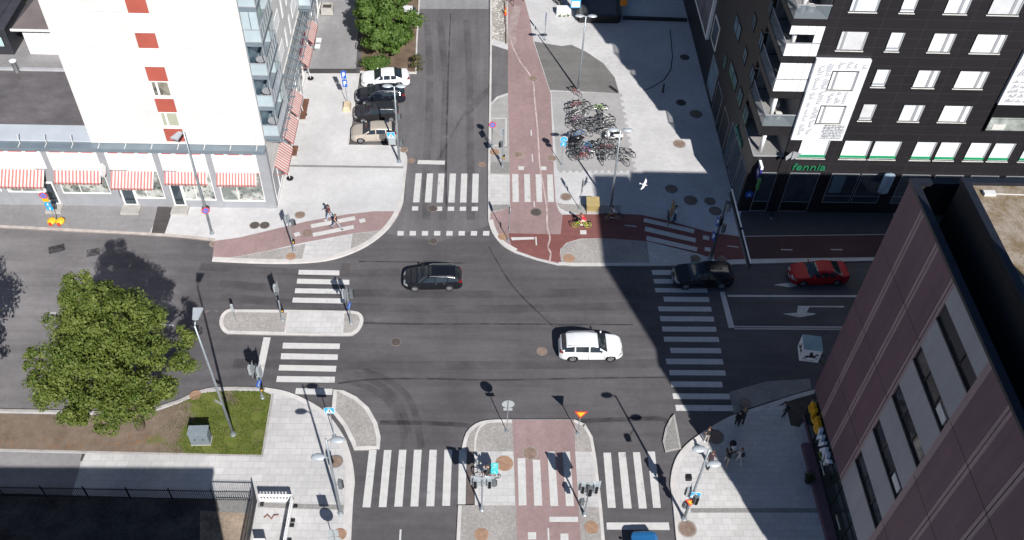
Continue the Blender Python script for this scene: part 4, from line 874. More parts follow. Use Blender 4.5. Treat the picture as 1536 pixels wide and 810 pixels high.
# ------------------------------------------------------------------ neighbours just outside the photograph (they cast the shade seen in it)
def plain_block(name, label, x0, x1, y0, y1, z, m):
    t = thing(name, label, 'building', (x0, y0, 0)); part(MB().box(x0, x1, y0, y1, 0, z), 'wall', m, t); part(MB().box(x0 - .2, x1 + .2, y0 - .2, y1 + .2, z + .003, z + .35), 'roof', ROOFF, t)
    for k in range(int(z // 3.2)):
        for q in range(int((x1 - x0) // 3)):
            xx = x0 + .8 + q * 3; f = part(MB().box(xx - .06, xx + 1.56, y1 + .004, y1 + .05, k * 3.2 + .94, k * 3.2 + 2.56), 'window', WHITE, t); part(MB().box(xx, xx + 1.5, y1 + .052, y1 + .06, k * 3.2 + 1, k * 3.2 + 2.5), 'pane', GLASS, f)
        for q in range(int((y1 - y0) // 3)):
            yy = y0 + .8 + q * 3
            for xf, sgn in ((x0, -1), (x1, 1)): f = part(MB().box(min(xf, xf + .05 * sgn) , max(xf, xf + .05 * sgn), yy - .06, yy + 1.56, k * 3.2 + .94, k * 3.2 + 2.56), 'window', WHITE, t); part(MB().box(min(xf + .052 * sgn, xf + .06 * sgn), max(xf + .052 * sgn, xf + .06 * sgn), yy, yy + 1.5, k * 3.2 + 1, k * 3.2 + 2.5), 'pane', GLASS, f)
    return t
lt_ = thing('added_shade_tower', 'slender stone tower added out of view to shade the plaza', 'tower', (27, 12.8, 0)); part(MB().box(25.7, 28.7, 10.6, 15.95, 0, 36).box(25.7, 28.7, 15.952, 21.3, 23.82, 36), 'wall', PURPLE, lt_); part(MB().box(25.6, 28.8, 10.5, 21.4, 36.003, 36.3), 'roof', ROOFCAP, lt_)  # unseen tower, added and narrowed to cast only the plaza shadow
sz = 16.0
plain_block('brick_house', 'brick house south of the fenced yard', -66, -17.2 + .4165 * sz, 1, 32.65 - 1.145 * sz, sz, mat('brick_plain', (.3, .14, .09), .85, .15, 1.2))

# ------------------------------------------------------------------ yard behind the shops
def hut(name, label, cat, x0, x1, y0, y1, h, m, rm, pitched, win_xs=()):
    t = thing(name, label, cat, ((x0 + x1) / 2, (y0 + y1) / 2, 0))
    part(MB().box(x0, x1, y0, y1, 0, h), 'wall', m, t)
    if pitched:
        xm, ym = (x0 + x1) / 2, (y0 + y1) / 2; e = .6; rp = MB(); zt = h + pitched
        rp.add([(x0 - e, y0 - e, h), (x1 + e, y0 - e, h), (x1 + e, y1 + e, h), (x0 - e, y1 + e, h), (xm, ym, zt), (x0 - e, y0 - e, h + .12), (x1 + e, y0 - e, h + .12), (x1 + e, y1 + e, h + .12), (x0 - e, y1 + e, h + .12)], [(3, 2, 1, 0), (0, 1, 6, 5), (1, 2, 7, 6), (2, 3, 8, 7), (3, 0, 5, 8), (5, 6, 4), (6, 7, 4), (7, 8, 4), (8, 5, 4)]); part(rp, 'roof', rm, t)
        part(MB().box(x0 - e - .05, x1 + e + .05, y0 - e - .12, y0 - e - .003, h - .05, h + .16), 'gutter', WHITE, t)
    else:
        rp = MB().box(x0 - .1, x1 + .1, y0 - .1, y1 + .1, h + .003, h + .18)
        for k in range(5): rp.box(x0 + (x1 - x0) * (k + .5) / 5 - .06, x0 + (x1 - x0) * (k + .5) / 5 + .06, y0 - .1, y1 + .1, h + .185, h + .3)
        part(rp, 'roof', rm, t)
    for a in win_xs:
        f = part(MB().box(a - .08, a + 1.18, y0 - .05, y0 - .003, .9, 2.1), 'window', DARK, t); part(MB().box(a, a + 1.1, y0 - .06, y0 - .052, .98, 2.02), 'pane', mat('pale_pane', (.45, .6, .62), .2), f)
    return t
a = G(22, 82); hut('site_cabin', 'black site cabin with two pale windows beside the white hut', 'cabin', a.x - 9, a.x, a.y, a.y + 5.5, 2.9, mat('cabin_dark', (.035, .037, .045), .5, .2, 1), mat('cabin_roof', (.05, .05, .06), .6, .2, .6), 0, (a.x - 1.7, a.x - 3.5))
a = G(46, 81); c = G(92, 80); hut('white_hut', 'white boarded hut with a brown hipped roof behind the shops', 'hut', a.x, c.x + 1, a.y, a.y + 5.5, 3.1, WHITE, mat('hut_roof', (.12, .10, .10), .85, .15, .8), 2.3)
sheet('yard', ASPH_W, .004, [(-300, 130), (-300, 60), (-100, 20), (140, 20), (180, 130)])
# ------------------------------------------------------------------ trees
BARK = mat('bark', (.10, .075, .055), .9, .25, 3)
LEAF1 = foliage('leaf_lime', (.07, .12, .017), (.135, .185, .033), (.27, .29, .08))
LEAF2 = foliage('leaf_maple', (.055, .12, .02), (.10, .18, .032), (.17, .23, .06))
LEAF3 = foliage('leaf_dark', (.03, .055, .02), (.05, .08, .03), (.08, .10, .04))
def crown_mesh(blobs, per, leaf, seed, flat=.75):
    """leaf-sized faces spread through the outer shell of many clumps"""
    rnd = random.Random(seed); vs = []; fs = []
    for bx, by, bz, br in blobs:
        n = int(per * br * br)
        for _ in range(n):
            u = rnd.uniform(-1, 1); a = rnd.uniform(0, 2 * math.pi); s_ = math.sqrt(1 - u * u)
            d = Vector((s_ * math.cos(a), s_ * math.sin(a), u)); r = br * (rnd.random() ** .35) * rnd.uniform(.8, 1.12)
            p = Vector((bx, by, bz)) + Vector((d.x * r, d.y * r, d.z * r * flat))
            nrm = (d + Vector((rnd.uniform(-1, 1), rnd.uniform(-1, 1), rnd.uniform(-.3, 1.2))) * .75).normalized()
            t = nrm.orthogonal().normalized(); t = Matrix.Rotation(rnd.uniform(0, 6.28), 3, nrm) @ t; q = nrm.cross(t); l = leaf * rnd.uniform(.65, 1.3)
            o = len(vs); vs += [p - t * l * .55, p + q * l * .36 + nrm * l * .08, p + t * l * .62, p - q * l * .36 + nrm * l * .08]; fs += [(o, o + 1, o + 2), (o, o + 2, o + 3)]
    m = MB(); m.v = [tuple(v) for v in vs]; m.f = fs; m.m = [0] * len(fs); return m
def tree(name, label, cat, x, y, z0, h, rx, ry, cz, rz, nb, br, per, leaf, lm, seed, group=None, taper=0.0):
    rnd = random.Random(seed); t = thing(name, label, cat, (x, y, z0), 0, group); blobs = []
    while len(blobs) < nb:
        d = Vector((rnd.gauss(0, 1), rnd.gauss(0, 1), rnd.gauss(0, 1))).normalized(); r = .45 + .55 * rnd.random() ** .6
        if rnd.random() < .12: r *= 1.22
        p = d * r; k = 1 - taper * (p.z * .5 + .5)
        k *= 1 + .13 * math.sin(3 * math.atan2(p.y, p.x) + seed)
        blobs.append((p.x * (rx - br * .6) * k, p.y * (ry - br * .6) * k, cz + p.z * (rz - br * .5), br * rnd.uniform(.5, 1.25)))
    crown_mesh(blobs, per, leaf, seed).build('crown', lm, t)
    tr = MB(); rr = .028 * h + .04
    tr.tube([(0, 0, -.1), (.04, .02, cz * .35), (-.03, .05, cz * .75), (.05, 0, cz), (0, 0, cz + rz * .6)], [rr * 1.3, rr, rr * .8, rr * .6, rr * .2], 9)
    for k in range(11):
        a = k * 2.4 + seed; z = cz * (.5 + .05 * k); b_ = blobs[(k * 7) % nb]
        tr.tube([(0, .03, z), (b_[0] * .5, b_[1] * .5, (z + b_[2]) / 2 + .3), (b_[0], b_[1], b_[2])], [rr * .5, rr * .3, rr * .1], 6)
    tr.build('trunk', BARK, t); return t
LOBES = [(0, .2, 11.1, 1.3), (-.9, .4, 9.9, 1.7), (1.0, .5, 9.4, 1.7), (.1, -1.2, 9.0, 1.8), (-2.2, .3, 8.2, 1.8), (2.3, .7, 7.7, 1.9), (.1, 1.9, 8.0, 1.8), (-.6, -2.3, 7.4, 1.9), (1.9, -1.8, 7.0, 1.9), (-2.7, -1.6, 6.7, 1.8), (3.9, .4, 6.0, 1.6), (5.1, -.4, 5.2, 1.15), (-4.1, .2, 6.1, 1.7), (-5.3, -.5, 5.5, 1.0),
         (3.3, 2.3, 6.0, 1.6), (-3.4, 2.1, 6.2, 1.6), (-.2, 3.6, 6.2, 1.7), (3.3, -2.9, 5.3, 1.6), (-3.2, -3.0, 5.4, 1.6), (.3, -3.7, 5.2, 1.7), (1.7, -4.4, 4.5, 1.0), (-1.3, -4.5, 4.6, 1.0), (4.4, 1.9, 5.0, 1.1), (-4.6, -2.0, 4.9, 1.1), (0, 0, 6.2, 2.6), (0, -2.2, 4.4, 2.2), (-2.5, -1.2, 4.5, 2.0), (2.4, -1.4, 4.4, 2.0), (.2, 1.2, 4.8, 2.2), (0, -1.6, 6.4, 2.2), (.2, -4.0, 3.6, 1.3), (-2.2, -3.6, 3.6, 1.3), (2.4, -3.2, 3.7, 1.3), (-3.9, -2.2, 3.9, 1.3), (3.9, -1.6, 4.0, 1.3)]
LOBES = [((x * .86 + .2) * (1.02 if z < 6 else .74), y * .86, z * 1.15 + 2.0, r * (.93 if z < 8 else .82)) for x, y, z, r in LOBES]
def lobed_tree(name, label, cat, x, y, seed, leaf, per, lm, sub=9):
    rnd = random.Random(seed); t = thing(name, label, cat, (x, y, PZ)); bl = []
    for lx, ly, lz, lr in LOBES:
        for _ in range(sub):
            d = Vector((rnd.gauss(0, 1), rnd.gauss(0, 1), rnd.gauss(.25, 1))).normalized() * lr * rnd.uniform(.35, .85); bl.append((lx + d.x, ly + d.y, lz + d.z * .85, lr * rnd.uniform(.28, .52)))
    crown_mesh(bl, per, leaf, seed, .7).build('crown', lm, t); tr = MB(); tr.tube([(0, 0, -.1), (.05, 0, 2.5), (-.05, .05, 6), (0, .1, 10.5)], [.34, .26, .19, .05], 10)
    for lx, ly, lz, lr in LOBES[1:]: z0 = max(2.2, lz - 3); tr.tube([(0, .03, z0), (lx * .5, ly * .5, (z0 + lz) / 2 + .3), (lx, ly, lz)], [.12, .075, .03], 6)
    tr.build('trunk', BARK, t); return t
lobed_tree('lime_tree', 'large lime tree with a ragged crown on the bare soil strip beside the western road', 'tree', -22.75, 36.1, 3, .17, 440, LEAF1, 10)
tree('lime_tree', 'second lime tree on the soil strip, mostly outside the left edge', 'tree', -36.2, 37.5, PZ, 12, 5, 5, 6.8, 5.2, 80, 1.2, 200, .25, LEAF1, 5)
a = G(580, 95); 
tree('maple_tree', 'dense green maple standing directly behind the white parked saloon', 'tree', -9.2, 80.6, 0, 8, 3.2, 3.6, 4.0, 3.9, 85, .85, 300, .3, LEAF2, 7)
tree('maple_tree', 'taller maple behind the front one, its crown cut by the top edge of the photo', 'tree', -9.3, 86.8, 0, 9, 3.1, 3.3, 4.6, 4.4, 60, .85, 240, .34, LEAF2, 8)
tree('shrub', 'low bright green shrub between the maple and the parked white car', 'shrub', -9.9, 77.3, 0, 1.9, 1.7, 1.2, .95, .95, 26, .6, 520, .18, LEAF2, 9)
tree('shrub', 'thin half bare shrub at the right corner of the planting bed', 'shrub', -6.0, 77.9, 0, 1.7, .8, .9, 1.0, .9, 10, .4, 240, .16, foliage('leaf_dry', (.09, .10, .03), (.12, .12, .04), (.16, .14, .06)), 10)
for i, (px, py, hh, lab) in enumerate(((8, 45, 5.5, 'bushy dark tree at the top left corner in front of the black cabin roof'), (48, 22, 5, 'bushy dark tree behind the roof of the white hut'), (-25, 20, 7, 'dark tree at the left edge behind the black cabin'), (20, 5, 6, 'dark green tree at the top left corner furthest from the shops'))):
    g_ = G(px, py); tree('broadleaf_tree', lab, 'tree', g_.x, g_.y + 4, 0, hh, 3.2, 2.6, hh * .55, hh * .42, 34, 1.0, 160, .36, LEAF3, 20 + i, 'trees behind the huts')
sheet('planting_bed', mat('bed_soil', (.16, .115, .085), .95, .3, .8, spec=.1, fine=8), .016, [(541, 110), (624, 110), (632, -30), (545, -30)])
b = MB(); b.kerb(pxs([(632, -30), (626.5, 60), (625, 111)], 0)[::-1], .16, .10, -.02); struct('kerb', b, KERB)
b = MB(); b.kerb(pxs([(625, 111), (540, 109.5)], 0)[::-1], .2, .12, -.02); struct('kerb', b, KERB)
# grass blades and fallen leaves on the verge
def inside(p, poly):
    c = False; j = len(poly) - 1
    for i in range(len(poly)):
        if (poly[i].y > p[1]) != (poly[j].y > p[1]) and p[0] < (poly[j].x - poly[i].x) * (p[1] - poly[i].y) / (poly[j].y - poly[i].y) + poly[i].x: c = not c
        j = i
    return c
rnd = random.Random(4); vp = pxs(verge_px, PZ); gb = MB(); lv = MB()
for _ in range(16000):
    x, y = rnd.uniform(-21.5, -13.5), rnd.uniform(33, 40)
    if not inside((x, y), vp) or rnd.random() > (x + 21.5) / 2.6 + .1 * math.sin(y * 3) or math.sin(x * 2.1 + 1.7 * math.sin(y * 1.3)) * math.sin(y * 2.4 + x) > .55: continue
    a = rnd.uniform(0, 6.28); h = rnd.uniform(.03, .09); c, s_ = math.cos(a) * .03, math.sin(a) * .03
    gb.add([(x - c, y - s_, PZ + .021), (x + c, y + s_, PZ + .021), (x + s_ * 1.5, y - c * 1.5, PZ + .02 + h)], [(0, 1, 2)])
tag(gb.build('grass', foliage('grass_blade', (.07, .11, .016), (.11, .14, .025), (.17, .18, .05))), kind='stuff')
for _ in range(3000):
    x, y = rnd.uniform(-40, -21), rnd.uniform(33.5, 39)
    if not inside((x, y), vp): continue
    w_ = math.exp(-((y - 34.6 - .04 * (x + 30)) / .5) ** 2) + .5 * math.exp(-((y - 37.6) / .6) ** 2) * (x < -29)
    if rnd.random() > w_ * (.6 + .4 * math.sin(x * 1.3)): continue
    a = rnd.uniform(0, 6.28); c, s_ = math.cos(a) * .05, math.sin(a) * .05
    lv.add([(x - c, y - s_, PZ + .025), (x + s_, y - c, PZ + .035), (x + c, y + s_, PZ + .03), (x - s_, y + c, PZ + .04)], [(0, 1, 2, 3)])
tag(lv.build('fallen_leaves', mat('dry_leaf', (.26, .12, .04), .8, .3, 4)), kind='stuff')
rk = MB()
for _ in range(700):
    px, py = rnd.uniform(737, 761), rnd.uniform(-10, 62); p = P(px, py)
    w_ = math.exp(-(((px - 742) / 5) ** 2 + ((py - 50) / 6) ** 2)) + math.exp(-(((px - 741) / 5) ** 2 + ((py - 8) / 7) ** 2)) + .12
    if rnd.random() < w_: r = rnd.uniform(.04, .13); rk.sph((p.x, p.y, PZ + r * .3), (r, r * .8, r * .5), 6, 4)
tag(rk.build('rubble', mat('rubble_stone', (.5, .49, .46), .85, .2, 4)), kind='stuff')

# ------------------------------------------------------------------ manhole covers
def cover_mesh(r):
    b = MB(); b.lathe([(r, 0), (r, .010), (r * .86, .012)], n=22, m=0).lathe([(r * .84, .001), (r * .84, .014), (.02, .016)], n=22, m=1)
    for k in range(-2, 3): b.box(-r * .55, r * .55, k * r * .26 - .02, k * r * .26 + .02, .016, .024, 1)
    return b
CI = mat('cast_iron', (.085, .07, .062), .7, .25, 5); CR = mat('rusty_iron', (.33, .205, .135), .85, .2, 4); CB = mat('brown_iron', (.23, .165, .13), .8, .25, 4); RING = mat('cover_ring', (.30, .27, .24), .8, .2, 4); RINGD = mat('cover_ring_dark', (.17, .155, .145), .8, .2, 4)
CK = {}
def cover(px, py, kind, r, where, z=PZ):
    key = (kind, r)
    if key not in CK: CK[key] = cover_mesh(r).mesh('manhole_cover', {'i': [RINGD, CI], 'r': [CR, CR], 'b': [RING, CB], 'd': [RINGD, CB]}[kind])
    o = bpy.data.objects.new('manhole_cover', CK[key]); COL.objects.link(o); p = G(px, py, z); o.location = (p.x, p.y, z + .009)
    tag(o, {'i': 'dark iron', 'r': 'rusty orange', 'b': 'brown', 'd': 'dark brown'}[kind] + ' round manhole cover ' + where, 'manhole cover', 'manhole covers in the paving and road')
for a in ((382, 338, 'i', .42, 'left one of the pair by the shop corner'), (397, 338, 'i', .42, 'right one of the pair by the shop corner'), (450, 322.5, 'b', .45, 'on the pale pavement beside the two walkers'), (461.5, 349.5, 'd', .42, 'in the red path between square and stripes by the walkers'), (436.5, 384.5, 'r', .4, 'in the cobbles below the pedestrian signal'),
          (606, 225, 'b', .38, 'in the pavement beside the lamp post with the crossing sign'), (741.5, 228, 'r', .42, 'in the strip beside the painted parking box'), (778, 232, 'b', .45, 'in the red path left of the broken line'), (828, 237.5, 'b', .42, 'half in the red path, half in the bike park edge'), (800, 118, 'b', .5, 'in the red path where the white crack begins'),
          (849, 295.5, 'b', .5, 'on the plaza between path and yellow box'), (804, 318.5, 'i', .5, 'in the red path below the bike crossing'), (754, 355, 'r', .4, 'in the corner next to the give way sign post'), (853.5, 387.5, 'r', .48, 'in the cobbled verge above the road'), (1007, 283.5, 'd', .55, 'in the shade below the flying gull'), (1036, 300.5, 'd', .6, 'in the shade, largest of the group near the black corner'),
          (1065, 302, 'd', .5, 'in the shade, uppermost right of the shaded group'), (1073, 316.5, 'd', .55, 'in the shade beside the sign gantry top'), (1019, 216, 'b', .6, 'at the edge of the block shadow, rusty surround'), (1021.5, 154, 'i', .5, 'in the shaded plaza with a stain beside it'), (1044, 171, 'd', .6, 'in the shaded plaza close to the black wall'), (1027, 86, 'i', .5, 'in the upper shaded plaza'),
          (1043, 388, 'd', .42, 'in the shaded slabs before the black car'), (1083, 389, 'd', .42, 'in the kerb strip behind the gantry mast'), (503.5, 692, 'd', .5, 'in the white slabs right of the twin lamp post'), (510, 801.5, 'r', .42, 'at the bottom edge below the twin lamp post'), (756.5, 695, 'r', .6, 'beside the turquoise delivery box'), (722.5, 802, 'r', .45, 'at the bottom of the cobbled median'), (795, 680, 'b', .55, 'in the red crossing of the median'), (887.5, 791, 'r', .45, 'in the cobbles under the right median signal'),
          (1031, 793, 'b', .62, 'at the foot of the lamp post with the triangle sign'), (1073, 655, 'd', .6, 'in the shade next to the person in the dark top'), (293, 593, 'r', .42, 'in the grass above the grey cabinet'), (1118, 605, 'd', .42, 'in the shaded cobbles at the road edge')):
    cover(*a)
for a in ((617, 241, 'd', .38, 'in the road at the left end of the stop line'), (723, 247, 'd', .38, 'in the road at the kerb before the crossing'), (649, 313, 'i', .42, 'in the crossing between the white squares'), (650, 362, 'i', .38, 'faint in the junction asphalt'), (594, 513, 'i', .42, 'faint in the middle of the junction'), (813, 527, 'd', .42, 'in the asphalt left of the white car'), (321, 366, 'b', .36, 'at the road edge where the red path ends')):
    cover(*a, z=0.0)

# ------------------------------------------------------------------ street furniture
POLE = STEEL; LAMPH = mat('lamp_head', (.46, .50, .53), .35, .06, 2, .2); LENS = mat('lamp_lens', (.55, .62, .64), .2, .05, 2)
DGREY = mat('signal_grey', (.12, .135, .145), .5, .1, 2)
BOARDBACK = mat('sign_back', (.42, .46, .48), .45, .06, 2, .3)
SB = mat('sign_blue', (.02, .11, .48)); SCY = mat('sign_light_blue', (.03, .36, .62), .35, .04, 2); SRED = mat('sign_red', (.62, .035, .02), .4, .05, 2); SYEL = mat('sign_yellow', (.85, .45, .015), .4, .04, 2)
def base_foot(t, r=.16): MB().lathe([(r, 0), (r, .06), (r * .7, .09), (r * .62, .35)], n=12).build('foot', POLE, t)
def lamp(label, px, py, h, heads, kind='dish', lean=(0, 0)):
    p = P(px, py); t = thing('street_lamp', label, 'street lamp', p)
    MB().tube([(0, 0, 0), (lean[0] * .5, lean[1] * .5, h * .5), (lean[0], lean[1], h)], [.105, .085, .055], 10).build('pole', POLE, t, smooth=True); base_foot(t, .2)
    for dx, dy, z, ln in heads:
        fx = lean[0] * z / h; fy = lean[1] * z / h; a = MB(); e = Vector((fx + dx * ln, fy + dy * ln, z + .08))
        a.tube([(fx, fy, z - .12), (fx + dx * ln * .6, fy + dy * ln * .6, z + .06), e], .035, 6); hd = a.build('arm', POLE, t)
        b = MB()
        if kind == 'dish':
            c = e + Vector((dx, dy, 0)) * .36; prof = [(.02, .11), (.24, .09), (.39, .02), (.41, -.01), (.02, -.03)]; b.lathe(prof[::-1], (0, 0, 0), 16)
            ang = math.atan2(dy, dx); ca, sa = math.cos(ang), math.sin(ang)
            b.v = [(c.x + x * ca * 1.05 - y * sa * .62, c.y + x * sa * 1.05 + y * ca * .62, c.z + z_) for x, y, z_ in b.v]
            b.build('lamp_head', LAMPH, t, smooth=True)
        else:
            d = Vector((dx, dy, 0)); s_ = Vector((-dy, dx, 0)); vs = []
            for u, w_, zz in ((0, .17, .03), (.85, .3, .02), (.85, .3, .16), (0, .17, .13)):
                for sg in (-1, 1): q = e + d * u + s_ * w_ * sg; vs.append((q.x, q.y, q.z + zz))
            b.add(vs, [(0, 1, 3, 2), (4, 5, 7, 6), (0, 2, 4, 6), (1, 7, 5, 3), (2, 3, 5, 4), (0, 6, 7, 1)]); hb_ = b.build('lamp_head', LAMPH, t, fix=True)
            MB().add([tuple(Vector(v) - Vector((0, 0, .004))) for v in vs[:4]], [(0, 1, 3, 2)]).build('lens', LENS, hb_)
    return t
W_, E_ = (-1, 0), (1, 0)
la = lamp('tall lamp post with one grey box head standing on the grass beside the cabinet', 350, 652, 11.6, [(0, 1, 11.6, .35)], 'box', (-.2, .1))
la2 = lamp('tall lamp post with one grey box head in front of the striped shop awnings', 318, 350, 10.65, [(-.35, -.94, 10.6, .3)], 'box')
ld = lamp('twin dish lamp post at the top edge of the bicycle park', 867, 137, 8.35, [(*W_, 8.3, .22), (*E_, 8.3, .22)])
lamp('twin dish lamp post on the shadow line right of the bicycle park', 916, 312, 8.4, [(*W_, 8.35, .22), (*E_, 8.35, .22)], lean=(-.15, .1))
ls = lamp('twin dish lamp post beside the four parked cars, carrying a crossing sign', 599, 243, 8.2, [(*W_, 8.15, .2), (*E_, 8.15, .2)])
lw = lamp('lamp post with dishes at two heights on the white slabs by the southern crossing', 511, 770, 8.75, [(*E_, 8.6, .3), (*W_, 6.75, .3)])
lr_ = lamp('lamp post hung with crossing sign, triangle and signals on the south east corner', 1026, 778, 8.4, [(*W_, 8.35, .25), (*E_, 6.7, .25)], lean=(.06, 0))

def disc_face(b, r, y, m, n=20, a0=0): b.face([(r * math.cos(a0 + 2 * math.pi * k / n), y, r * math.sin(a0 + 2 * math.pi * k / n)) for k in range(n)], m)
def sign_plate(kind, parent, loc, facing):
    """plates are modelled facing local -y, then turned towards 'facing'"""
    b = MB(); M_ = []
    if kind == 'crossing':
        b.box(-.32, .32, -.012, .012, -.32, .32, 0); b.box(-.345, .345, -.008, .008, -.345, .345, 1)
        b.face([(-.29, -.015, -.27), (.29, -.015, -.27), (0, -.015, .27)], 2)
        b.face([(-.05, -.018, -.2), (-.01, -.018, -.2), (.02, -.018, -.06), (.07, -.018, -.2), (.11, -.018, -.2), (.04, -.018, .0), (.05, -.018, .08), (-.03, -.018, .08), (-.04, -.018, 0)], 3); b.face([(.045 * math.cos(k), -.018, .125 + .04 * math.sin(k)) for k in [x * .785 for x in range(8)]], 3)
        for k in range(4): b.face([(-.24 + k * .13, -.018, -.265), (-.18 + k * .13, -.018, -.265), (-.165 + k * .125, -.018, -.225), (-.215 + k * .125, -.018, -.225)], 3)
        M_ = [SCY, WHITE, WHITE, BLACK]
    elif kind == 'yield':
        b.add([(-.45, -.012, .4), (.45, -.012, .4), (0, -.012, -.4), (-.45, .012, .4), (.45, .012, .4), (0, .012, -.4)], [(0, 2, 1), (3, 4, 5), (0, 1, 4, 3), (1, 2, 5, 4), (2, 0, 3, 5)], 0)
        b.face([(-.29, -.016, .31), (0, -.016, -.21), (.29, -.016, .31)], 1); M_ = [SRED, SYEL]
    elif kind == 'round_blue':
        b.lathe([(.33, -.012), (.33, .012)], n=22, ax='y'); disc_face(b, .3, -.015, 1, 22)
        for px_, pz in ((-.09, -.06), (.09, -.06)):
            for k in range(10): a = k * .628; b.face([(px_ + .07 * math.cos(a), -.018, pz + .07 * math.sin(a)), (px_ + .07 * math.cos(a + .7), -.018, pz + .07 * math.sin(a + .7)), (px_ + .05 * math.cos(a + .7), -.018, pz + .05 * math.sin(a + .7)), (px_ + .05 * math.cos(a), -.018, pz + .05 * math.sin(a))], 0)
        b.face([(-.09, -.018, -.05), (-.03, -.018, .08), (.06, -.018, .08), (.09, -.018, -.05), (.05, -.018, .06), (-.02, -.018, .06)], 0); M_ = [WHITE, SCY]
    elif kind == 'no_stop':
        b.lathe([(.33, -.012), (.33, .012)], n=22, ax='y'); disc_face(b, .255, -.015, 1, 22)
        for s_ in (1, -1): b.face([(-.2, -.018, .15 * s_ + .02), (-.2, -.018, .15 * s_ - .04 * s_), (.2, -.018, -.15 * s_ - .02), (.2, -.018, -.15 * s_ + .04 * s_)], 0)
        M_ = [SRED, mat('sign_mid_blue', (.08, .2, .6), .4)]
    elif kind == 'plate_blue': b.box(-.25, .25, -.01, .01, -.2, .2, 0); b.face([(-.05, -.014, -.12), (.05, -.014, -.12), (.05, -.014, .1), (-.05, -.014, .14)], 1); M_ = [SCY, WHITE]
    elif kind == 'plate_long': b.box(-.22, .22, -.01, .01, -.42, .42, 0); b.face([(-.1, -.014, -.3), (-.03, -.014, -.3), (-.03, -.014, -.08), (.12, -.014, -.08), (.12, -.014, .25), (-.1, -.014, .25)], 1); M_ = [SB, WHITE]
    elif kind == 'plate_yellow': b.box(-.25, .25, -.01, .01, -.15, .15, 0); M_ = [SYEL]
    elif kind == 'arrow_blue':
        b.lathe([(.3, -.012), (.3, .012)], n=20, ax='y'); b.face([(-.14, -.016, -.14), (-.16, -.016, .0), (-.1, -.016, -.06), (.1, -.016, .16), (.16, -.016, .1), (-.05, -.016, -.1), (.0, -.016, -.16)], 1); M_ = [SB, WHITE]
    elif kind == 'back_round': b.lathe([(.42, -.012), (.42, .012)], n=22, ax='y'); M_ = [BOARDBACK]
    elif kind == 'back_square': b.box(-.3, .3, -.012, .012, -.36, .36); M_ = [BOARDBACK]
    elif kind == 'back_plate': b.box(-.3, .3, -.012, .012, -.13, .13); M_ = [BOARDBACK]
    elif kind == 'orange': b.box(-.36, .36, -.012, .012, -.5, .5); M_ = [mat('sign_orange', (.7, .22, .01), .5)]
    rot = Matrix.Rotation(R(facing + 90), 3, 'Z'); b.v = [tuple(rot @ Vector(v) + Vector(loc)) for v in b.v]
    return b.build('sign_plate', M_, parent)
def sign_post(label, px, py, h, plates, foot=True, z=PZ, tilt=(0, 0), cat='traffic sign', name='traffic_sign'):
    p = G(px, py, z); t = thing(name, label, cat, p); MB().tube([(0, 0, 0), (tilt[0], tilt[1], h)], .032, 8).build('pole', POLE, t)
    if foot: MB().lathe([(.15, 0), (.15, .03), (.06, .05)], n=10).build('foot', POLE, t)
    for kind, zz, fc in plates:
        a = R(fc); sign_plate(kind, t, (math.cos(a) * .06 + tilt[0] * zz / h, math.sin(a) * .06 + tilt[1] * zz / h, zz), fc)
    return t
sign_plate('crossing', ls, (-.55, -.12, 3.1), -90); sign_plate('back_square', ls, (-.5, -.02, 2.35), 90)
MB().bar((-.5, -.03, 2.7), (0, 0, 2.7), .04, .04).build('bracket', POLE, ls)
sign_plate('crossing', lr_, (.12, -.14, 3.3), -95); sign_plate('yield', lr_, (.02, -.15, 2.35), -90)
MB().bar((0, 0, 5.9), (-.55, -.12, 5.5), .03, .03).build('bracket', WHITEDIRT, lr_); MB().box(-.85, -.5, -.3, .02, 5.28, 5.6).build('camera_box', BLACK, lr_)
sign_plate('no_stop', la2, (.06, -.14, 2.7), -70); sign_plate('back_plate', la, (-.28, .02, 3.8), 60)
sign_post('blue crossing sign on a thin post at the curved kerb of white slabs', 501.5, 654, 3.5, [('crossing', 3.15, -90)])
sign_post('two blue plates above one another on a post in a sandy stone block', 522, 157, 3.9, [('plate_long', 3.45, -90), ('plate_long', 2.5, -90)], tilt=(-.1, 0))
p = P(521, 160); sb_ = MB(); sb_.add([(-.38, -.55, 0), (.38, -.55, 0), (.38, .55, 0), (-.38, .55, 0), (-.25, -.4, .4), (.25, -.4, .4), (.3, .45, .5), (-.3, .45, .5)], [(0, 1, 5, 4), (1, 2, 6, 5), (2, 3, 7, 6), (3, 0, 4, 7), (4, 5, 6, 7)]); sb_.v = [(x + p.x, y + p.y - .25, z + p.z + .002) for x, y, z in sb_.v]
tag(sb_.build('stone_block', mat('sandy_stone', (.52, .42, .29), .9, .2, 3)), 'sandy stone block weighing down the post of the blue plates', 'stone block')
sign_post('round red and blue no stopping sign beside the painted parking box', 738, 218, 2.75, [('no_stop', 2.4, -90)])
sign_post('round light blue bicycle sign with a small blue plate at the bicycle park', 842, 247, 3.3, [('round_blue', 2.95, -90), ('plate_blue', 2.4, -90)])
sign_post('post with two plates seen edge on at the plaza corner near the yellow box', 869, 313, 3.35, [('back_square', 2.9, 0), ('back_plate', 2.2, 0)])
sign_post('post with grey sign backs at the rounded corner of the worn red path', 762, 360, 3.75, [('back_plate', 1.55, 0), ('back_round', 3.5, 0)])
sign_post('round white sign back with a small plate on the rounded median nose', 760, 647, 3.6, [('back_round', 3.2, 90), ('back_plate', 2.6, 90)])
sign_post('yellow triangle with red border on a short post at the right side of the median', 866.4, 650, 2.75, [('yield', 2.35, -90)])
sign_post('slender post with edge on plates on the pale plaza at the top', 817, 60, 3.2, [('plate_long', 2.75, 180), ('back_plate', 1.9, 180)])
sign_post('orange sign on a thin post above the shaded ramp', 932, 28, 2.3, [('orange', 2.1, -90)])
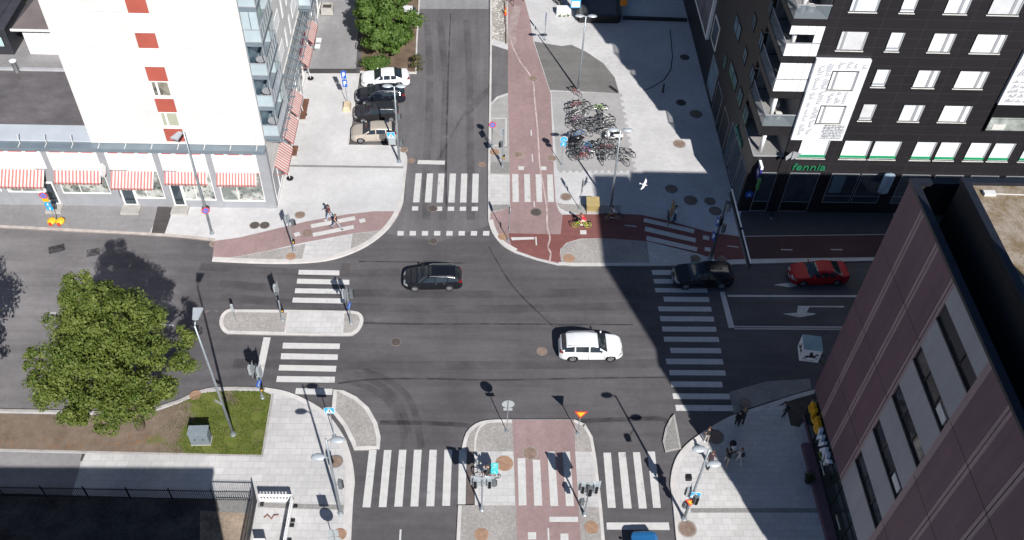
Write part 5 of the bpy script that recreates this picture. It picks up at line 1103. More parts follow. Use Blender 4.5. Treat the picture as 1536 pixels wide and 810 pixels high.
sign_post('round sign under a square plate whose shadow falls on the slabs at the bottom edge', 509, 842, 4.1, [('back_round', 2.75, 90), ('back_square', 3.6, 90)])
t = sign_post('temporary sign post with mixed plates standing in two yellow weights by the shop kerb', 86, 333, 3.3, [('no_stop', 3.0, -90), ('plate_yellow', 2.5, -90), ('plate_blue', 2.05, -90), ('plate_blue', 1.6, -90)], foot=False, tilt=(-.15, 0))
yw = mat('weight_yellow', (.78, .46, .03), .5, .06, 3)
for dx in (-.34, .34):
    b = MB().sph((dx, -.12, .24), (.36, .42, .22), 12, 8, 0); w1_ = b.build('weight', yw, t, smooth=True); MB().box(dx - .11, dx + .11, -.56, -.40, .1, .36).build('red_label', SRED, w1_)

# ---- signals
def signal_head(t, x, y, z, facing, n=3, board=False):
    rot = Matrix.Rotation(R(facing), 3, 'Z'); k = .27; b = MB().box(-.12, .12, -.14, .14, z, z + n * k)
    if board: b.box(-.135, -.125, -.34, .34, z - .16, z + n * k + .16)
    c = [(.75, .02, .01), (.7, .35, .01), (.02, .4, .1)]
    l = []
    for i in range(n):
        vz = z + (n - .5 - i) * k; v = MB()
        v.lathe([(.105, .121), (.105, .2)], (0, 0, vz), 10, ax='x', cap=False).lathe([(.09, .1215), (.09, .128)], (0, 0, vz), 10, ax='x'); l.append((v, i))
    off = Vector((x, y, 0)); f = lambda m_: [tuple(rot @ Vector(q) + off) for q in m_.v]
    b.v = f(b); hd = b.build('signal_head', DGREY if not board else BOARDBACK, t)
    for v, i in l: v.v = f(v); v.build('signal_lens', BLACK, hd)
    MB().bar((0, 0, z + n * k / 2), (x * .8, y * .8, z + n * k / 2), .05, .05).build('bracket', POLE, t); return hd
def signal(label, px, py, h, heads, button=None, z=PZ, plates=(), boards=()):
    p = G(px, py, z); t = thing('traffic_light', label, 'traffic light', p); MB().tube([(0, 0, 0), (0, 0, h)], .06, 9).build('pole', POLE, t); base_foot(t, .15)
    for a in heads: signal_head(t, *a)
    if button: q = MB().box(button[0] - .09, button[0] + .09, button[1] - .09, button[1] + .09, .95, 1.35).build('push_button', BLACK, t); MB().box(button[0] - .05, button[0] + .05, button[1] - .105, button[1] - .092, 1.05, 1.2).build('button_face', SYEL, q)
    for kd, x, y, zz, fc in plates: sign_plate(kd, t, (x, y, zz), fc)
    return t
signal('pedestrian signal on a grey pole in the cobbles near the two walkers', 441, 377, 4.1, [(.35, .0, 3.0, -10, 2)], (.12, 0), plates=(('back_square', -.05, .08, 3.6, 160),))
signal('signal with pedestrian head on the left part of the traffic island', 424, 480, 3.7, [(.05, -.25, 2.75, -60, 2), (-.08, .2, 2.9, 180, 3, True)], (.14, 0))
signal('signal with a blue arrow plate at the right tip of the traffic island', 527, 485, 3.95, [(.3, .0, 3.0, 0, 3), (-.25, .05, 2.9, 170, 3, True)], plates=(('arrow_blue', .05, -.12, 2.2, -20),))
signal('signal with wide grey backing board on the corner of the grass', 394, 597, 3.75, [(-.35, .1, 2.75, 180, 3, True), (.25, -.1, 2.8, 180, 3, True)], (.14, -.05), plates=(('arrow_blue', .05, -.12, 1.9, -20),))
signal('T shaped pair of signal heads on the median beside the delivery cyclist', 722.6, 764.6, 3.7, [(-.42, .0, 3.0, -100, 3, True), (.42, .0, 3.0, -80, 3, True), (.72, .05, 3.05, 0, 2)], plates=(('back_square', 0, .1, 3.4, 90),))
signal('T shaped pair of signal heads on the right side of the median', 876.6, 772, 3.7, [(-.4, .0, 3.0, -100, 3, True), (.4, .0, 3.0, -80, 3, True), (.0, -.25, 3.1, -90, 3), (-.3, -.05, 1.5, 180, 2)], plates=(('back_round', 0, .12, 2.7, 90),))
signal('signal with a white bracket arm beside the painted parking box', 753.6, 250, 4.2, [(-.22, -.1, 2.4, -120, 2, False)], (.1, 0), plates=(('back_square', -.1, .08, 3.9, 140),))
MB()
for t, hs in ((ls, [(.25, -.12, 2.1, 10, 2), (.25, -.1, 4.9, 0, 2)]), (lr_, [(-.28, .1, 2.9, 170, 3, True), (.2, -.25, 2.55, -70, 3), (-.12, .2, 1.2, 180, 2)]), (lw, [(.32, .05, 3.2, 0, 3)])):
    for a in hs: signal_head(t, *a)
# reflector post on the island
p = P(354, 480); t = thing('marker_post', 'slim grey marker post on the rounded left end of the traffic island', 'post', p); MB().tube([(0, 0, 0), (-.05, -.0, 1.0)], .045, 8).build('pole', POLE, t); MB().box(-.14, .06, -.05, .05, 1.0, 1.75).sph((-.04, 0, 1.75), (.1, .05, .1)).build('marker_plate', BOARDBACK, t)
# gantry on the plaza corner
gt = thing('sign_gantry', 'dark signal mast with a long overhead sign arm near the black office corner', 'sign gantry', P(1066, 388))
MB().tube([(0, 0, 0), (0, 0, 6.5)], [.11, .085], 12).build('mast', DGREY, gt, smooth=True); base_foot(gt, .3)
MB().bar((0, 0, 6.2), (.45, .25, 6.2), .12, .14).bar((.45, 1.2, 6.2), (.45, -6.6, 6.2), .10, .12).build('arm', DGREY, gt)
for y0, y1 in ((-2.9, 1.3), (-6.6, -3.2)):
    o = MB().box(.56, .64, y0, y1, 5.85, 6.5).build('sign_board', DARK, gt); MB().box(.55, .65, y0, y1, 6.503, 6.54).build('board_edge', WHITE, o); MB().box(.641, .648, y0 + .1, y1 - .1, 5.9, 6.45).build('board_face', SB, o)
for a in ((-.1, -.3, 4.2, -100, 3, False), (.3, -.1, 3.2, -20, 3, False), (.3, .2, 5.2, 0, 3, True)): signal_head(gt, *a)
sign_plate('plate_long', gt, (-.28, -.1, 4.3), 200); sign_plate('plate_long', gt, (-.3, -.1, 2.7), 200)
MB().sph((.435, -.145, 3.88), .07, 8, 6).build('lit_lens', mat('red_lamp', (.9, .02, .02), .3, emit=1.5), gt)
# cabinets, boxes, benches
p = P(303, 662); t = thing('utility_cabinet', 'grey double door utility cabinet standing on the grass', 'cabinet', p, R(2))
MB().box(-.62, .62, -.32, .32, .08, 1.32).build('body', mat('cabinet_grey', (.17, .205, .23), .5, .08, 1), t); MB().box(-.66, .66, -.38, .36, 1.323, 1.4).build('lid', mat('cabinet_lid', (.2, .235, .26), .5), t); MB().box(-.66, .66, -.36, .36, 0, .078).build('plinth', CONCR, t)
for x in (-.31, .31): d = MB().box(x - .295, x + .295, -.34, -.323, .14, 1.26).build('door', mat('cabinet_grey', (0, 0, 0)), t); MB().box(x - .04 * (1 if x > 0 else -1) - .03, x - .04 * (1 if x > 0 else -1) + .03, -.37, -.342, .65, .8).build('handle', BLACK, d)
p = P(888, 314); t = thing('yellow_bin', 'mustard yellow grit bin with a sloping lid on the plaza edge', 'grit bin', p)
MB().box(-.5, .5, -.35, .4, 0, .75).build('body', mat('bin_body', (.32, .24, .10), .5, .1, 2), t); b = MB(); b.add([(-.55, -.42, .72), (.55, -.42, .72), (.55, .46, .98), (-.55, .46, .98), (-.55, -.42, .80), (.55, -.42, .80), (.55, .46, 1.06), (-.55, .46, 1.06)], [(3, 2, 1, 0), (4, 5, 6, 7), (0, 1, 5, 4), (1, 2, 6, 5), (2, 3, 7, 6), (3, 0, 4, 7)]); b.build('lid', mat('bin_lid', (.34, .265, .12), .45, .1, 2), t); MB().box(-.5, .5, -.62, -.36, 0, .12).build('step', CONCR, t)
def bench(label, x, y0, y1):
    t = thing('bench', label, 'bench', (x, (y0 + y1) / 2, PZ)); L = (y1 - y0) / 2
    b = MB()
    for k in range(4): b.box(-.24 + k * .125, -.135 + k * .125, -L, L, .42, .47)
    b.build('seat', WOODB, t)
    for s_ in (-1, 1): MB().box(-.22, .22, s_ * (L - .3) - .05, s_ * (L - .3) + .05, 0, .418).build('leg', CONCR, t)
bench('long brown slatted bench against the shops next to the third awning', -16.1, 69.2, 72.2); bench('short brown slatted bench against the shops near the corner', -16.2, 64.05, 65.4)
# black railing fence, barriers
IRON = mat('iron_black', (.035, .037, .042), .5, .15, 3)
def fence(label, A, B_, h, pitch):
    A = Vector((A.x, A.y, PZ)); B_ = Vector((B_.x, B_.y, PZ)); L = (B_ - A).length; d = (B_ - A) / L
    t = thing('iron_fence', label, 'fence', A); n = int(L / 2.4) + 1
    r = MB(); r.bar((0, 0, .2), d * L + Vector((0, 0, .2)), .04, .05).bar((0, 0, h - .15), d * L + Vector((0, 0, h - .15)), .04, .05)
    k = 0
    while k * pitch < L: q = d * (k * pitch); r.bar((q.x, q.y, .05), (q.x, q.y, h), .028, .028, 0, Vector((0, 1, 0))); k += 1
    r.build('railing', IRON, t)
    for k in range(n): q = d * (L * k / (n - 1)); MB().bar((q.x, q.y, 0), (q.x, q.y, h + .15), .06, .06, 0, Vector((0, 1, 0))).build('post', IRON, t)
fence('black iron railing along the slabs at the edge of the shaded yard', P(-120, 743), P(385, 752), 1.35, .14)
fence('black iron railing running towards the viewer beside the white barriers', P(385, 754), P(366, 850), 1.35, .14)
def barrier(label, px0, px1, n):
    A, B_ = P(*px0), P(*px1); d = B_ - A; L = d.length; t = thing('barrier', label, 'barrier', A, math.atan2(d.y, d.x))
    for k in range(n):
        x0 = L * k / n + .02; x1 = L * (k + 1) / n - .02; b = MB()
        b.box(x0, x1, -.03, .03, .12, .42).box(x0, x1, -.03, .03, .70, .98)
        m_ = int((x1 - x0) / .2)
        for j in range(m_ + 1): xx = x0 + (x1 - x0 - .09) * j / m_; b.box(xx, xx + .09, -.028, .028, .42, .70)
        for j in range(m_): xx = x0 + (x1 - x0 - .09) * (j + .5) / m_; b.box(xx, xx + .07, -.02, .02, .98, 1.04)
        pnl = b.build('panel', WHITE, t)
        for xx in (x0 + .15, x1 - .15): MB().box(xx - .1, xx + .1, -.3, .3, 0, .1).build('foot', BLACK, t)
barrier('white slotted plastic barrier running along the yard edge', (390, 753), (441, 753.5), 1)
barrier('white slotted plastic barriers in a line towards the bottom edge', (440, 756), (424, 845), 3)
p = P(394, 812); t = thing('barrier', 'white barrier end with a dark foot at the bottom edge', 'barrier', p); MB().box(-.35, .35, -.4, -.3, .1, 1.0).build('panel', WHITE, t); MB().box(-.3, .3, -.6, -.1, 0, .1).build('foot', BLACK, t)
p = P(408, 777); b = MB().tube([(-.5, 0, .03), (-.3, .2, .05), (0, -.1, .04), (.1, .15, .06), (.4, .2, .04)], .04, 6); b.v = [(x + p.x, y + p.y, z + PZ + .01) for x, y, z in b.v]; tag(b.build('pipe_offcut', mat('rust_pipe', (.22, .08, .05), .8)), 'rusty bent pipe offcut lying on the slabs inside the barriers', 'pipe')
# ramp walls, planter, boards and barrier at the top of the plaza
def wall(label, px0, px1, wd, h, m):
    A, B_ = P(*px0), P(*px1); t = MB().bar((A.x, A.y, PZ + h / 2), (B_.x, B_.y, PZ + h / 2), wd, h); tag(t.build('low_wall', m), label, 'wall')
wall('dark low wall along the lower edge of the shaded ramp at the top', (868, 33), (927, 34), .3, .9, DARK); wall('dark low wall on the left side of the shaded ramp, running to the top edge', (866, 31), (868, -40), .3, .9, DARK); wall('dark low wall on the right side of the shaded ramp, below the orange sign', (928, 33), (926, -40), .3, .9, DARK); wall('long dark kerb wall right of the orange sign reaching the black block', (934, 28.5), (1030, 32), .25, .35, DARK)
sheet('ramp_floor', mat('ramp_paving', (.13, .13, .14), .9, .15, 1), PZ + .006, [(869, 31), (926, 32), (925, -40), (870, -40)])
p = P(845, 21); t = thing('planter', 'white planter box with a fringe of grass at the bikes by the top edge', 'planter', p); MB().box(-.75, .75, -.4, .4, 0, .8).build('box', WHITE, t); crown_mesh([(-.4, -.45, .15, .25), (.1, -.5, .12, .25), (.5, -.45, .14, .25)], 500, .12, 3).build('grass_fringe', LEAF2, t)
for px, lab, m_ in ((862, 'blue and white notice board on two legs at the ramp wall', SCY),): 
    p = P(px, 24); t = thing('notice_board', lab, 'notice board', p); MB().box(-.5, .5, -.04, .04, 1.0, 2.9).build('board', m_, t); MB().box(-.44, .44, -.05, -.043, 1.1, 1.8).box(-.44, .44, -.05, -.043, 2.0, 2.7).build('sheet', BLINDB, t)
    for s_ in (-.42, .42): MB().box(s_ - .04, s_ + .04, -.04, .04, 0, .997).build('leg', DARK, t)
p = P(842, 14); t = thing('notice_board', 'white notice board on a post standing over the planter', 'notice board', p); MB().box(-.4, .4, -.03, .03, 1.7, 2.7).build('board', WHITE, t); MB().tube([(0, 0, 0), (0, 0, 1.7)], .05, 8).build('leg', DARK, t)
p = P(759, 66); t = thing('height_bar', 'open rusty steel barrier frame at the top of the worn red path', 'barrier', p)
B1 = P(757, 5) - p; B2 = P(772, -4) - p; B3 = P(785, 2) - p; B4 = P(770, 10) - p
b = MB().bar((0, 0, .05), (B1.x, B1.y, .05), .1, .1).bar((B1.x, B1.y, .9), (B2.x, B2.y, .9), .07, .07).bar((B2.x, B2.y, .9), (B3.x, B3.y, .9), .07, .07).bar((B3.x, B3.y, .9), (B4.x, B4.y, .9), .07, .07).bar((B4.x, B4.y, .9), (B1.x, B1.y, .9), .07, .07)
for q in (B1, B2, B3, B4): b.bar((q.x, q.y, 0), (q.x, q.y, .95), .06, .06, 0, Vector((0, 1, 0)))
b.build('frame', mat('rust_dark', (.09, .055, .04), .8, .3, 4), t)
p = P(758, 22); t = thing('marker_cone', 'slim red and orange warning cone at the end of the steel frame', 'cone', p); MB().lathe([(.2, .0), (.2, .05), (.12, .06), (.04, .95)], n=12).build('cone', mat('cone_red', (.7, .09, .03), .5), t); MB().lathe([(.093, .4), (.074, .6)], n=12).build('band', SYEL, t)
p = P(994, 138); t = thing('bollard', 'dark steel bollard by the drain channel in the shaded plaza', 'bollard', p); MB().lathe([(.09, 0), (.09, .95), (.05, 1.0)], n=12).build('post', BLACK, t); MB().lathe([(.16, 0), (.16, .03)], n=12).build('foot', POLE, t)
p = P(924, 137); b = MB().bar((p.x + .1, p.y - .3, PZ + .16), (p.x - .55, p.y + .55, PZ + .16), .06, .3); tag(b.build('shadow_bar', IRON), 'dark bar in place of a thin shadow at the corner of the grey asphalt by the bike park', 'panel')  # raised dark bar stands in for a thin shadow line
p = P(492, 18); t = thing('planter', 'square pale concrete planter on the driveway near the shops', 'planter', p); MB().box(-.62, .62, -.62, -.45, 0, .8).box(-.62, .62, .45, .62, 0, .8).box(-.62, -.45, -.45, .45, 0, .8).box(.45, .62, -.45, .45, 0, .8).build('box', CONCR, t); MB().box(-.45, .45, -.45, .45, 0, .62).build('soil', YARD, t)
p = P(478, 70); t = thing('bench', 'small pale seat with two white cushions beside the driveway', 'bench', p); MB().box(-.3, .3, -.9, .9, .35, .42).build('seat', SASH, t)
for y in (-.6, .5): MB().box(-.26, .26, y - .3, y + .3, .423, .5).build('cushion', WHITE, t); MB().box(-.25, .25, y - .05, y + .05, 0, .348).build('leg', SASH, t)
for k, (px, py) in enumerate(((466, 118), (456, 172), (435, 268))):
    p = P(px, py); t = thing('parasol_stand', ('folded grey parasol in a round foot by the farthest awnings', 'folded grey parasol in a round foot beside the long bench', 'folded grey parasol in a round foot at the shop corner')[k], 'parasol', p, 0, 'folded parasols along the shops')
    MB().lathe([(.3, 0), (.3, .08), (.05, .1)], n=14).build('foot', DARK, t); MB().tube([(0, 0, .1), (-.3, .05, 2.6)], .03, 8).build('pole', WHITE, t); MB().tube([(-.12, .02, 1.1), (-.2, .03, 1.8), (-.3, .05, 2.65)], [.1, .13, .03], 8).build('canopy', BOARDBACK, t)
# fallen light crate beneath the gull etc.
p = P(1212, 722); t = thing('plant_pot', 'dark round bush in a pot leaning on the glazed front of the purple building', 'plant pot', p); MB().lathe([(.24, 0), (.3, .45), (.26, .45)], n=14).build('pot', DARK, t); crown_mesh([(0, 0, .7, .42)], 900, .12, 12).build('foliage', LEAF3, t)
# ------------------------------------------------------------------ cars
def paint(name, c, rough=.22, metal=.0):
    b = NB(name); m = b.done(c, rough, metal, .5); b.p.inputs['Coat Weight'].default_value = .35; b.p.inputs['Coat Roughness'].default_value = .05; MATS[name] = m; return m
TYRE = mat('tyre', (.018, .018, .02), .8, .1, 4); RIM = mat('rim', (.42, .43, .45), .3, .05, 4, .7); CARGLASS = glass('car_glass', (.02, .027, .032), .05, .9, .2); HLAMP = mat('headlamp', (.30, .32, .34), .12, .08, 6); TLAMP = mat('tail_lamp', (.22, .008, .01), .2, .08, 6); PLASTIC = mat('black_plastic', (.02, .02, .022), .6, .1, 4); CHROME = mat('chrome', (.6, .6, .62), .15, .05, 4, .9)
def lerp_tab(tab, x):
    if x <= tab[0][0]: return tab[0][1]
    for (a, b), (c, d) in zip(tab, tab[1:]):
        if x <= c:
            t = (x - a) / (c - a) if c > a else 0; t = t * t * (3 - 2 * t) * .5 + t * .5; return b + (d - b) * t
    return tab[-1][1]
PROFILE = {  # silhouette (fraction of length from the nose, fraction of height), then cowl, roof front, roof rear, rear glass foot
    'estate': ([(0, .38), (.012, .47), (.05, .56), (.12, .615), (.25, .675), (.42, .935), (.50, .985), (.58, 1), (.74, .985), (.87, .925), (.955, .73), (.985, .62), (1, .42)], .25, .42, .875, .958),
    'hatch': ([(0, .40), (.015, .50), (.05, .57), (.12, .62), (.25, .68), (.44, .96), (.57, 1), (.78, .97), (.88, .93), (.97, .66), (.99, .6), (1, .42)], .25, .44, .885, .968),
    'suv': ([(0, .40), (.012, .50), (.05, .585), (.12, .63), (.25, .68), (.41, .935), (.49, .985), (.57, 1), (.76, .985), (.88, .935), (.962, .73), (.988, .62), (1, .42)], .25, .41, .885, .962),
    'saloon': ([(0, .40), (.012, .50), (.05, .585), (.12, .63), (.27, .69), (.43, .96), (.55, 1), (.68, .97), (.85, .735), (.95, .73), (.985, .66), (1, .44)], .27, .43, .69, .845)}
def car(label, kind, L, Wd, Ht, wb, front, rw, body, pos, heading, roof=None, rails=False, lights=True, cat='car'):
    """pos: ground point of the body centre; heading: direction the nose points, degrees"""
    t = thing('parked_car' if cat == 'pc' else 'car', label, 'car', (pos[0], pos[1], 0.01), R(heading))
    prof, cowl, rf, rr, rg = PROFILE[kind]; n = int(L / .045); xs = sorted(set([i / n for i in range(n + 1)] + [cowl, rf, rr, rg, .004, .012, .988, .996]))
    belt = lambda x: (.655 + .05 * x) * Ht
    axf, axr = front / L, (front + wb) / L
    def half(x): 
        k = 1 - .36 * max(0, (.14 - x) / .14) ** 2.2 - .28 * max(0, (x - .88) / .12) ** 2.4 - .025 * abs(x - .5) * 2; return Wd / 2 * k
    low = [(.93, .17), (.985, .25), (.995, .31)] + [(1.0, .31 + .05 * k) for k in range(1, 8)]
    V = []; idx = []
    for x in xs:
        zt = lerp_tab(prof, x) * Ht; zb = min(belt(x), zt - .035); w = half(x); cab = max(0, min(1, (zt - belt(x)) / (.30 * Ht))); wr = w * (.965 - (.21 + .10 * abs((x - .62) / .3) ** 2) * cab)
        ring = []
        cb = .17 + (.12 if x < .02 or x > .98 else 0)
        for f, z in low: z = min(max(z, cb), zb - .03); ring.append((w * f, z))
        ring += [(w * .985, (zb + max(ring[-1][1], .3)) / 2 + .02), (w * .962, zb)]
        ztop = max(zb + .004, zt - .085 * (.3 + cab)); ring += [(w * .962 + (wr - w * .962) * .5, zb + (ztop - zb) * .52), (wr, ztop), (wr * .93, zt - .035 * (.3 + cab)), (wr * .72, zt - .012), (wr * .4, zt - .001), (0, zt)]
        row = []
        for sgn in (1, -1):
            for y, z in (ring if sgn == 1 else ring[-2::-1]): row.append(len(V)); V.append((L / 2 - x * L, sgn * y, z))
        idx.append(row)
    nr = len(idx[0]); RB = len(low) + 1   # belt ring index
    parts = {k: [] for k in ('body', 'roof_panel', 'windscreen', 'rear_window', 'side_window', 'side_window2', 'headlight', 'headlight2', 'tail_light', 'tail_light2', 'lower_trim', 'lower_trim2')}
    for i in range(len(xs) - 1):
        xm = (xs[i] + xs[i + 1]) / 2
        for j in range(nr - 1):
            q = (idx[i][j], idx[i][j + 1], idx[i + 1][j + 1], idx[i + 1][j]); c = [sum(V[k][a] for k in q) / 4 for a in range(3)]; jj = min(j, nr - 2 - j); side = j < nr / 2
            if jj < RB - 1:   # wheel openings
                if any(math.hypot(L / 2 - c[0] - ax_ * L, c[2] - rw) < rw + .045 for ax_ in (axf, axr)): continue
            k = 'body'
            if jj in (RB, RB + 1) and cowl + .075 < xm < rr + (.035 if kind != 'saloon' else .03):
                pill = [cowl + (rr - cowl) * .46, cowl + (rr - cowl) * .80]
                if all(abs(xm - p) > .010 for p in pill) and not (jj == RB + 1 and xm < rf - .035): k = 'side_window' if side else 'side_window2'
            elif jj >= RB + 2 and cowl + .006 < xm < rf - .006: k = 'windscreen'
            elif jj >= RB + 2 and rr + .006 < xm < rg - .003: k = 'rear_window'
            elif jj >= RB + 2 and rf <= xm <= rr: k = 'roof_panel'
            elif xm < .075 and .53 * Ht > c[2] > .42 * Ht and abs(c[1]) > .50 * half(xm): k = 'headlight' if side else 'headlight2'
            elif xm > .945 and .69 * Ht > c[2] > .54 * Ht and abs(c[1]) > .55 * half(xm): k = 'tail_light' if side else 'tail_light2'
            elif c[2] < .29: k = 'lower_trim' if side else 'lower_trim2'
            parts[k].append(q)
    for e, fl in ((0, False), (-1, True)): parts['body'].append(tuple(idx[e]) if fl else tuple(idx[e][::-1]))
    ms = dict(body=body, roof_panel=roof or body, windscreen=CARGLASS, rear_window=CARGLASS, side_window=CARGLASS, side_window2=CARGLASS, headlight=HLAMP, headlight2=HLAMP, tail_light=TLAMP, tail_light2=TLAMP, lower_trim=PLASTIC if kind == 'suv' else body, lower_trim2=PLASTIC if kind == 'suv' else body)
    for k, fs in parts.items():
        if not fs: continue
        used = sorted(set(a for f in fs for a in f)); mp = {a: i for i, a in enumerate(used)}; b = MB(); b.add([V[a] for a in used], [tuple(mp[a] for a in f)[::-1] for f in fs]); nm = k.rstrip('2'); o = b.build(nm, ms[k], t)
        o.data.polygons.foreach_set('use_smooth', [len(f) == 4 for f in fs])
    MB().box(-L / 2 + .25, L / 2 - .25, -Wd / 2 + .22, Wd / 2 - .22, .16, .62 if kind != 'suv' else .7).build('underbody', PLASTIC, t)
    for ax_ in (axf, axr):
        for s_ in (1, -1):
            c = (L / 2 - ax_ * L, s_ * (Wd / 2 - .115), rw); b = MB().lathe([(rw - .02, -.11), (rw, -.085), (rw, .085), (rw - .02, .11), (rw * .66, .112)], c, 22, ax='y', cap=False)
            w_ = b.build('wheel', TYRE, t, smooth=True); r_ = MB(); yo = c[1] + s_ * .085; 
            r_.lathe([(rw * .68, -.01), (rw * .68, .012), (rw * .58, .012)], (c[0], yo, rw), 20, ax='y', cap=False)
            for k in range(5): a = k * 1.2566; d = Vector((math.cos(a), 0, math.sin(a))); r_.bar(Vector((c[0], yo, rw)) + d * .02, Vector((c[0], yo, rw)) + d * rw * .62, .075, .03, 0, Vector((0, 1, 0)))
            r_.lathe([(.06, -.02), (.06, .03)], (c[0], yo, rw), 10, ax='y').lathe([(rw * .6, -.03), (rw * .6, -.028)], (c[0], yo, rw), 16, ax='y'); r_.build('rim', RIM, w_)
    for s_ in (1, -1): xm = L / 2 - (cowl + .085) * L; MB().sph((xm, s_ * (Wd / 2 + .05), belt(.3) + .09), (.075, .11, .075), 10, 7).bar((xm, s_ * (Wd / 2 - .09), belt(.3) + .03), (xm, s_ * (Wd / 2 + .02), belt(.3) + .06), .05, .04).build('mirror', roof or body, t, smooth=True)
    MB().box(L / 2 - .012, L / 2 + .006, -.26, .26, .36, .47).build('number_plate', WHITE, t); MB().box(-L / 2 - .006, -L / 2 + .012, -.26, .26, .5, .61).build('number_plate', WHITE, t)
    MB().box(L / 2 - .02, L / 2 + .004, -.42, .42, .5, .58).build('grille', PLASTIC, t)
    for s_ in (1, -1):
        for f in (.075, .46, .80): xx = L / 2 - (cowl + (rr - cowl) * f) * L; MB().box(xx - .008, xx + .008, s_ * Wd / 2 - .02, s_ * Wd / 2 + .003, .34, .8).build('door_seam', PLASTIC, t)
    for s_ in (1, -1):
        for f in (.48, .70): MB().box(L / 2 - (cowl + (rr - cowl) * f) * L - .1, L / 2 - (cowl + (rr - cowl) * f) * L + .06, s_ * Wd / 2 * .985 - .01, s_ * Wd / 2 * .985 + .018, belt(.5) - .12, belt(.5) - .09).build('door_handle', CHROME if rails else body, t)
    if rails:
        for s_ in (1, -1): MB().tube([(L / 2 - (rf + .03) * L, s_ * Wd * .355, Ht - .04), (L / 2 - (rf + .07) * L, s_ * Wd * .36, Ht + .02), (L / 2 - (rr - .05) * L, s_ * Wd * .355, Ht - .01), (L / 2 - (rr - .01) * L, s_ * Wd * .35, Ht - .07)], .014, 6).build('roof_rail', SASH, t)
    return t
def between(pf, pr, L, front, wb, Wd, side):
    """body centre and heading from the two wheel contact pixels (front, rear) of the side turned to the camera"""
    a, b = G(*pf), G(*pr); d = (a - b).normalized(); n = Vector((-d.y, d.x, 0)) * side; m = (a + b) / 2
    c = m + n * (Wd / 2 - .1) + d * (front + wb / 2 - L / 2); return c, math.degrees(math.atan2(d.y, d.x))
def put_car(label, kind, dims, front_px, rear_px, side, body, **kw):
    L, Wd, Ht, wb, fr, rw = dims; c, h = between(front_px, rear_px, L, fr, wb, Wd, side); return car(label, kind, L, Wd, Ht, wb, fr, rw, body, c, h, **kw)
CB_, CW_, CR_, CG_, CT_ = paint('paint_black', (.008, .009, .013)), paint('paint_white', (.74, .75, .76)), mat('paint_red', (.36, .010, .018), .45, .04, 2, 0, .25), paint('paint_grey', (.035, .034, .038), .25, .3), paint('paint_champagne', (.46, .41, .345), .3, .2)
put_car('black estate car with silver roof rails driving left across the sunlit junction', 'estate', (4.6, 1.82, 1.5, 2.68, .9, .33), (624, 437), (672.7, 436), -1, CB_, rails=True)
put_car('white sport utility car driving right across the junction', 'suv', (4.72, 1.88, 1.66, 2.79, .92, .36), (914.7, 542), (858.5, 542), 1, CW_, rails=True)
put_car('black sport utility car stopped over the zebra bars in the shade', 'suv', (4.8, 1.92, 1.68, 2.85, .93, .37), (1026, 434), (1082, 433), -1, CB_)
put_car('dark red saloon car in the shaded right hand lane', 'saloon', (4.75, 1.85, 1.43, 2.77, .93, .33), (1202.7, 429), (1253, 427.5), -1, CR_)
put_car('white saloon parked next to the green maple, top of the four parked cars', 'saloon', (4.68, 1.82, 1.44, 2.7, .9, .33), (556, 133), (599, 131), -1, CW_)
put_car('very dark blue estate parked just below the white saloon', 'estate', (4.7, 1.82, 1.5, 2.74, .92, .33), (548, 159), (593, 156.5), -1, paint('paint_navy', (.011, .013, .022)), rails=True)
put_car('dark grey hatchback parked between the dark estate and the champagne car', 'hatch', (4.2, 1.76, 1.5, 2.58, .85, .32), (545.4, 185), (587, 183), -1, CG_)
put_car('champagne coloured hatchback parked nearest to the crossing', 'hatch', (4.15, 1.76, 1.5, 2.5, .85, .32), (541.5, 215), (583, 213.5), -1, CT_)
a = G(596, 43); car('white car mostly hidden behind the maple, only its red tail lamp showing', 'hatch', 4.2, 1.78, 1.48, 2.6, .87, .32, CW_, (-8.6, 86.7), 180)
car('black car at the top edge above the maple', 'hatch', 4.2, 1.78, 1.48, 2.6, .87, .32, CB_, (-9.3, 90.9), 180)
a = G(964, 810); car('blue car waiting at the stop line, cut by the bottom edge', 'hatch', 4.1, 1.75, 1.5, 2.5, .85, .32, paint('paint_blue', (.03, .19, .46), .25, .2), (a.x, a.y - 1.75, 0), 92)

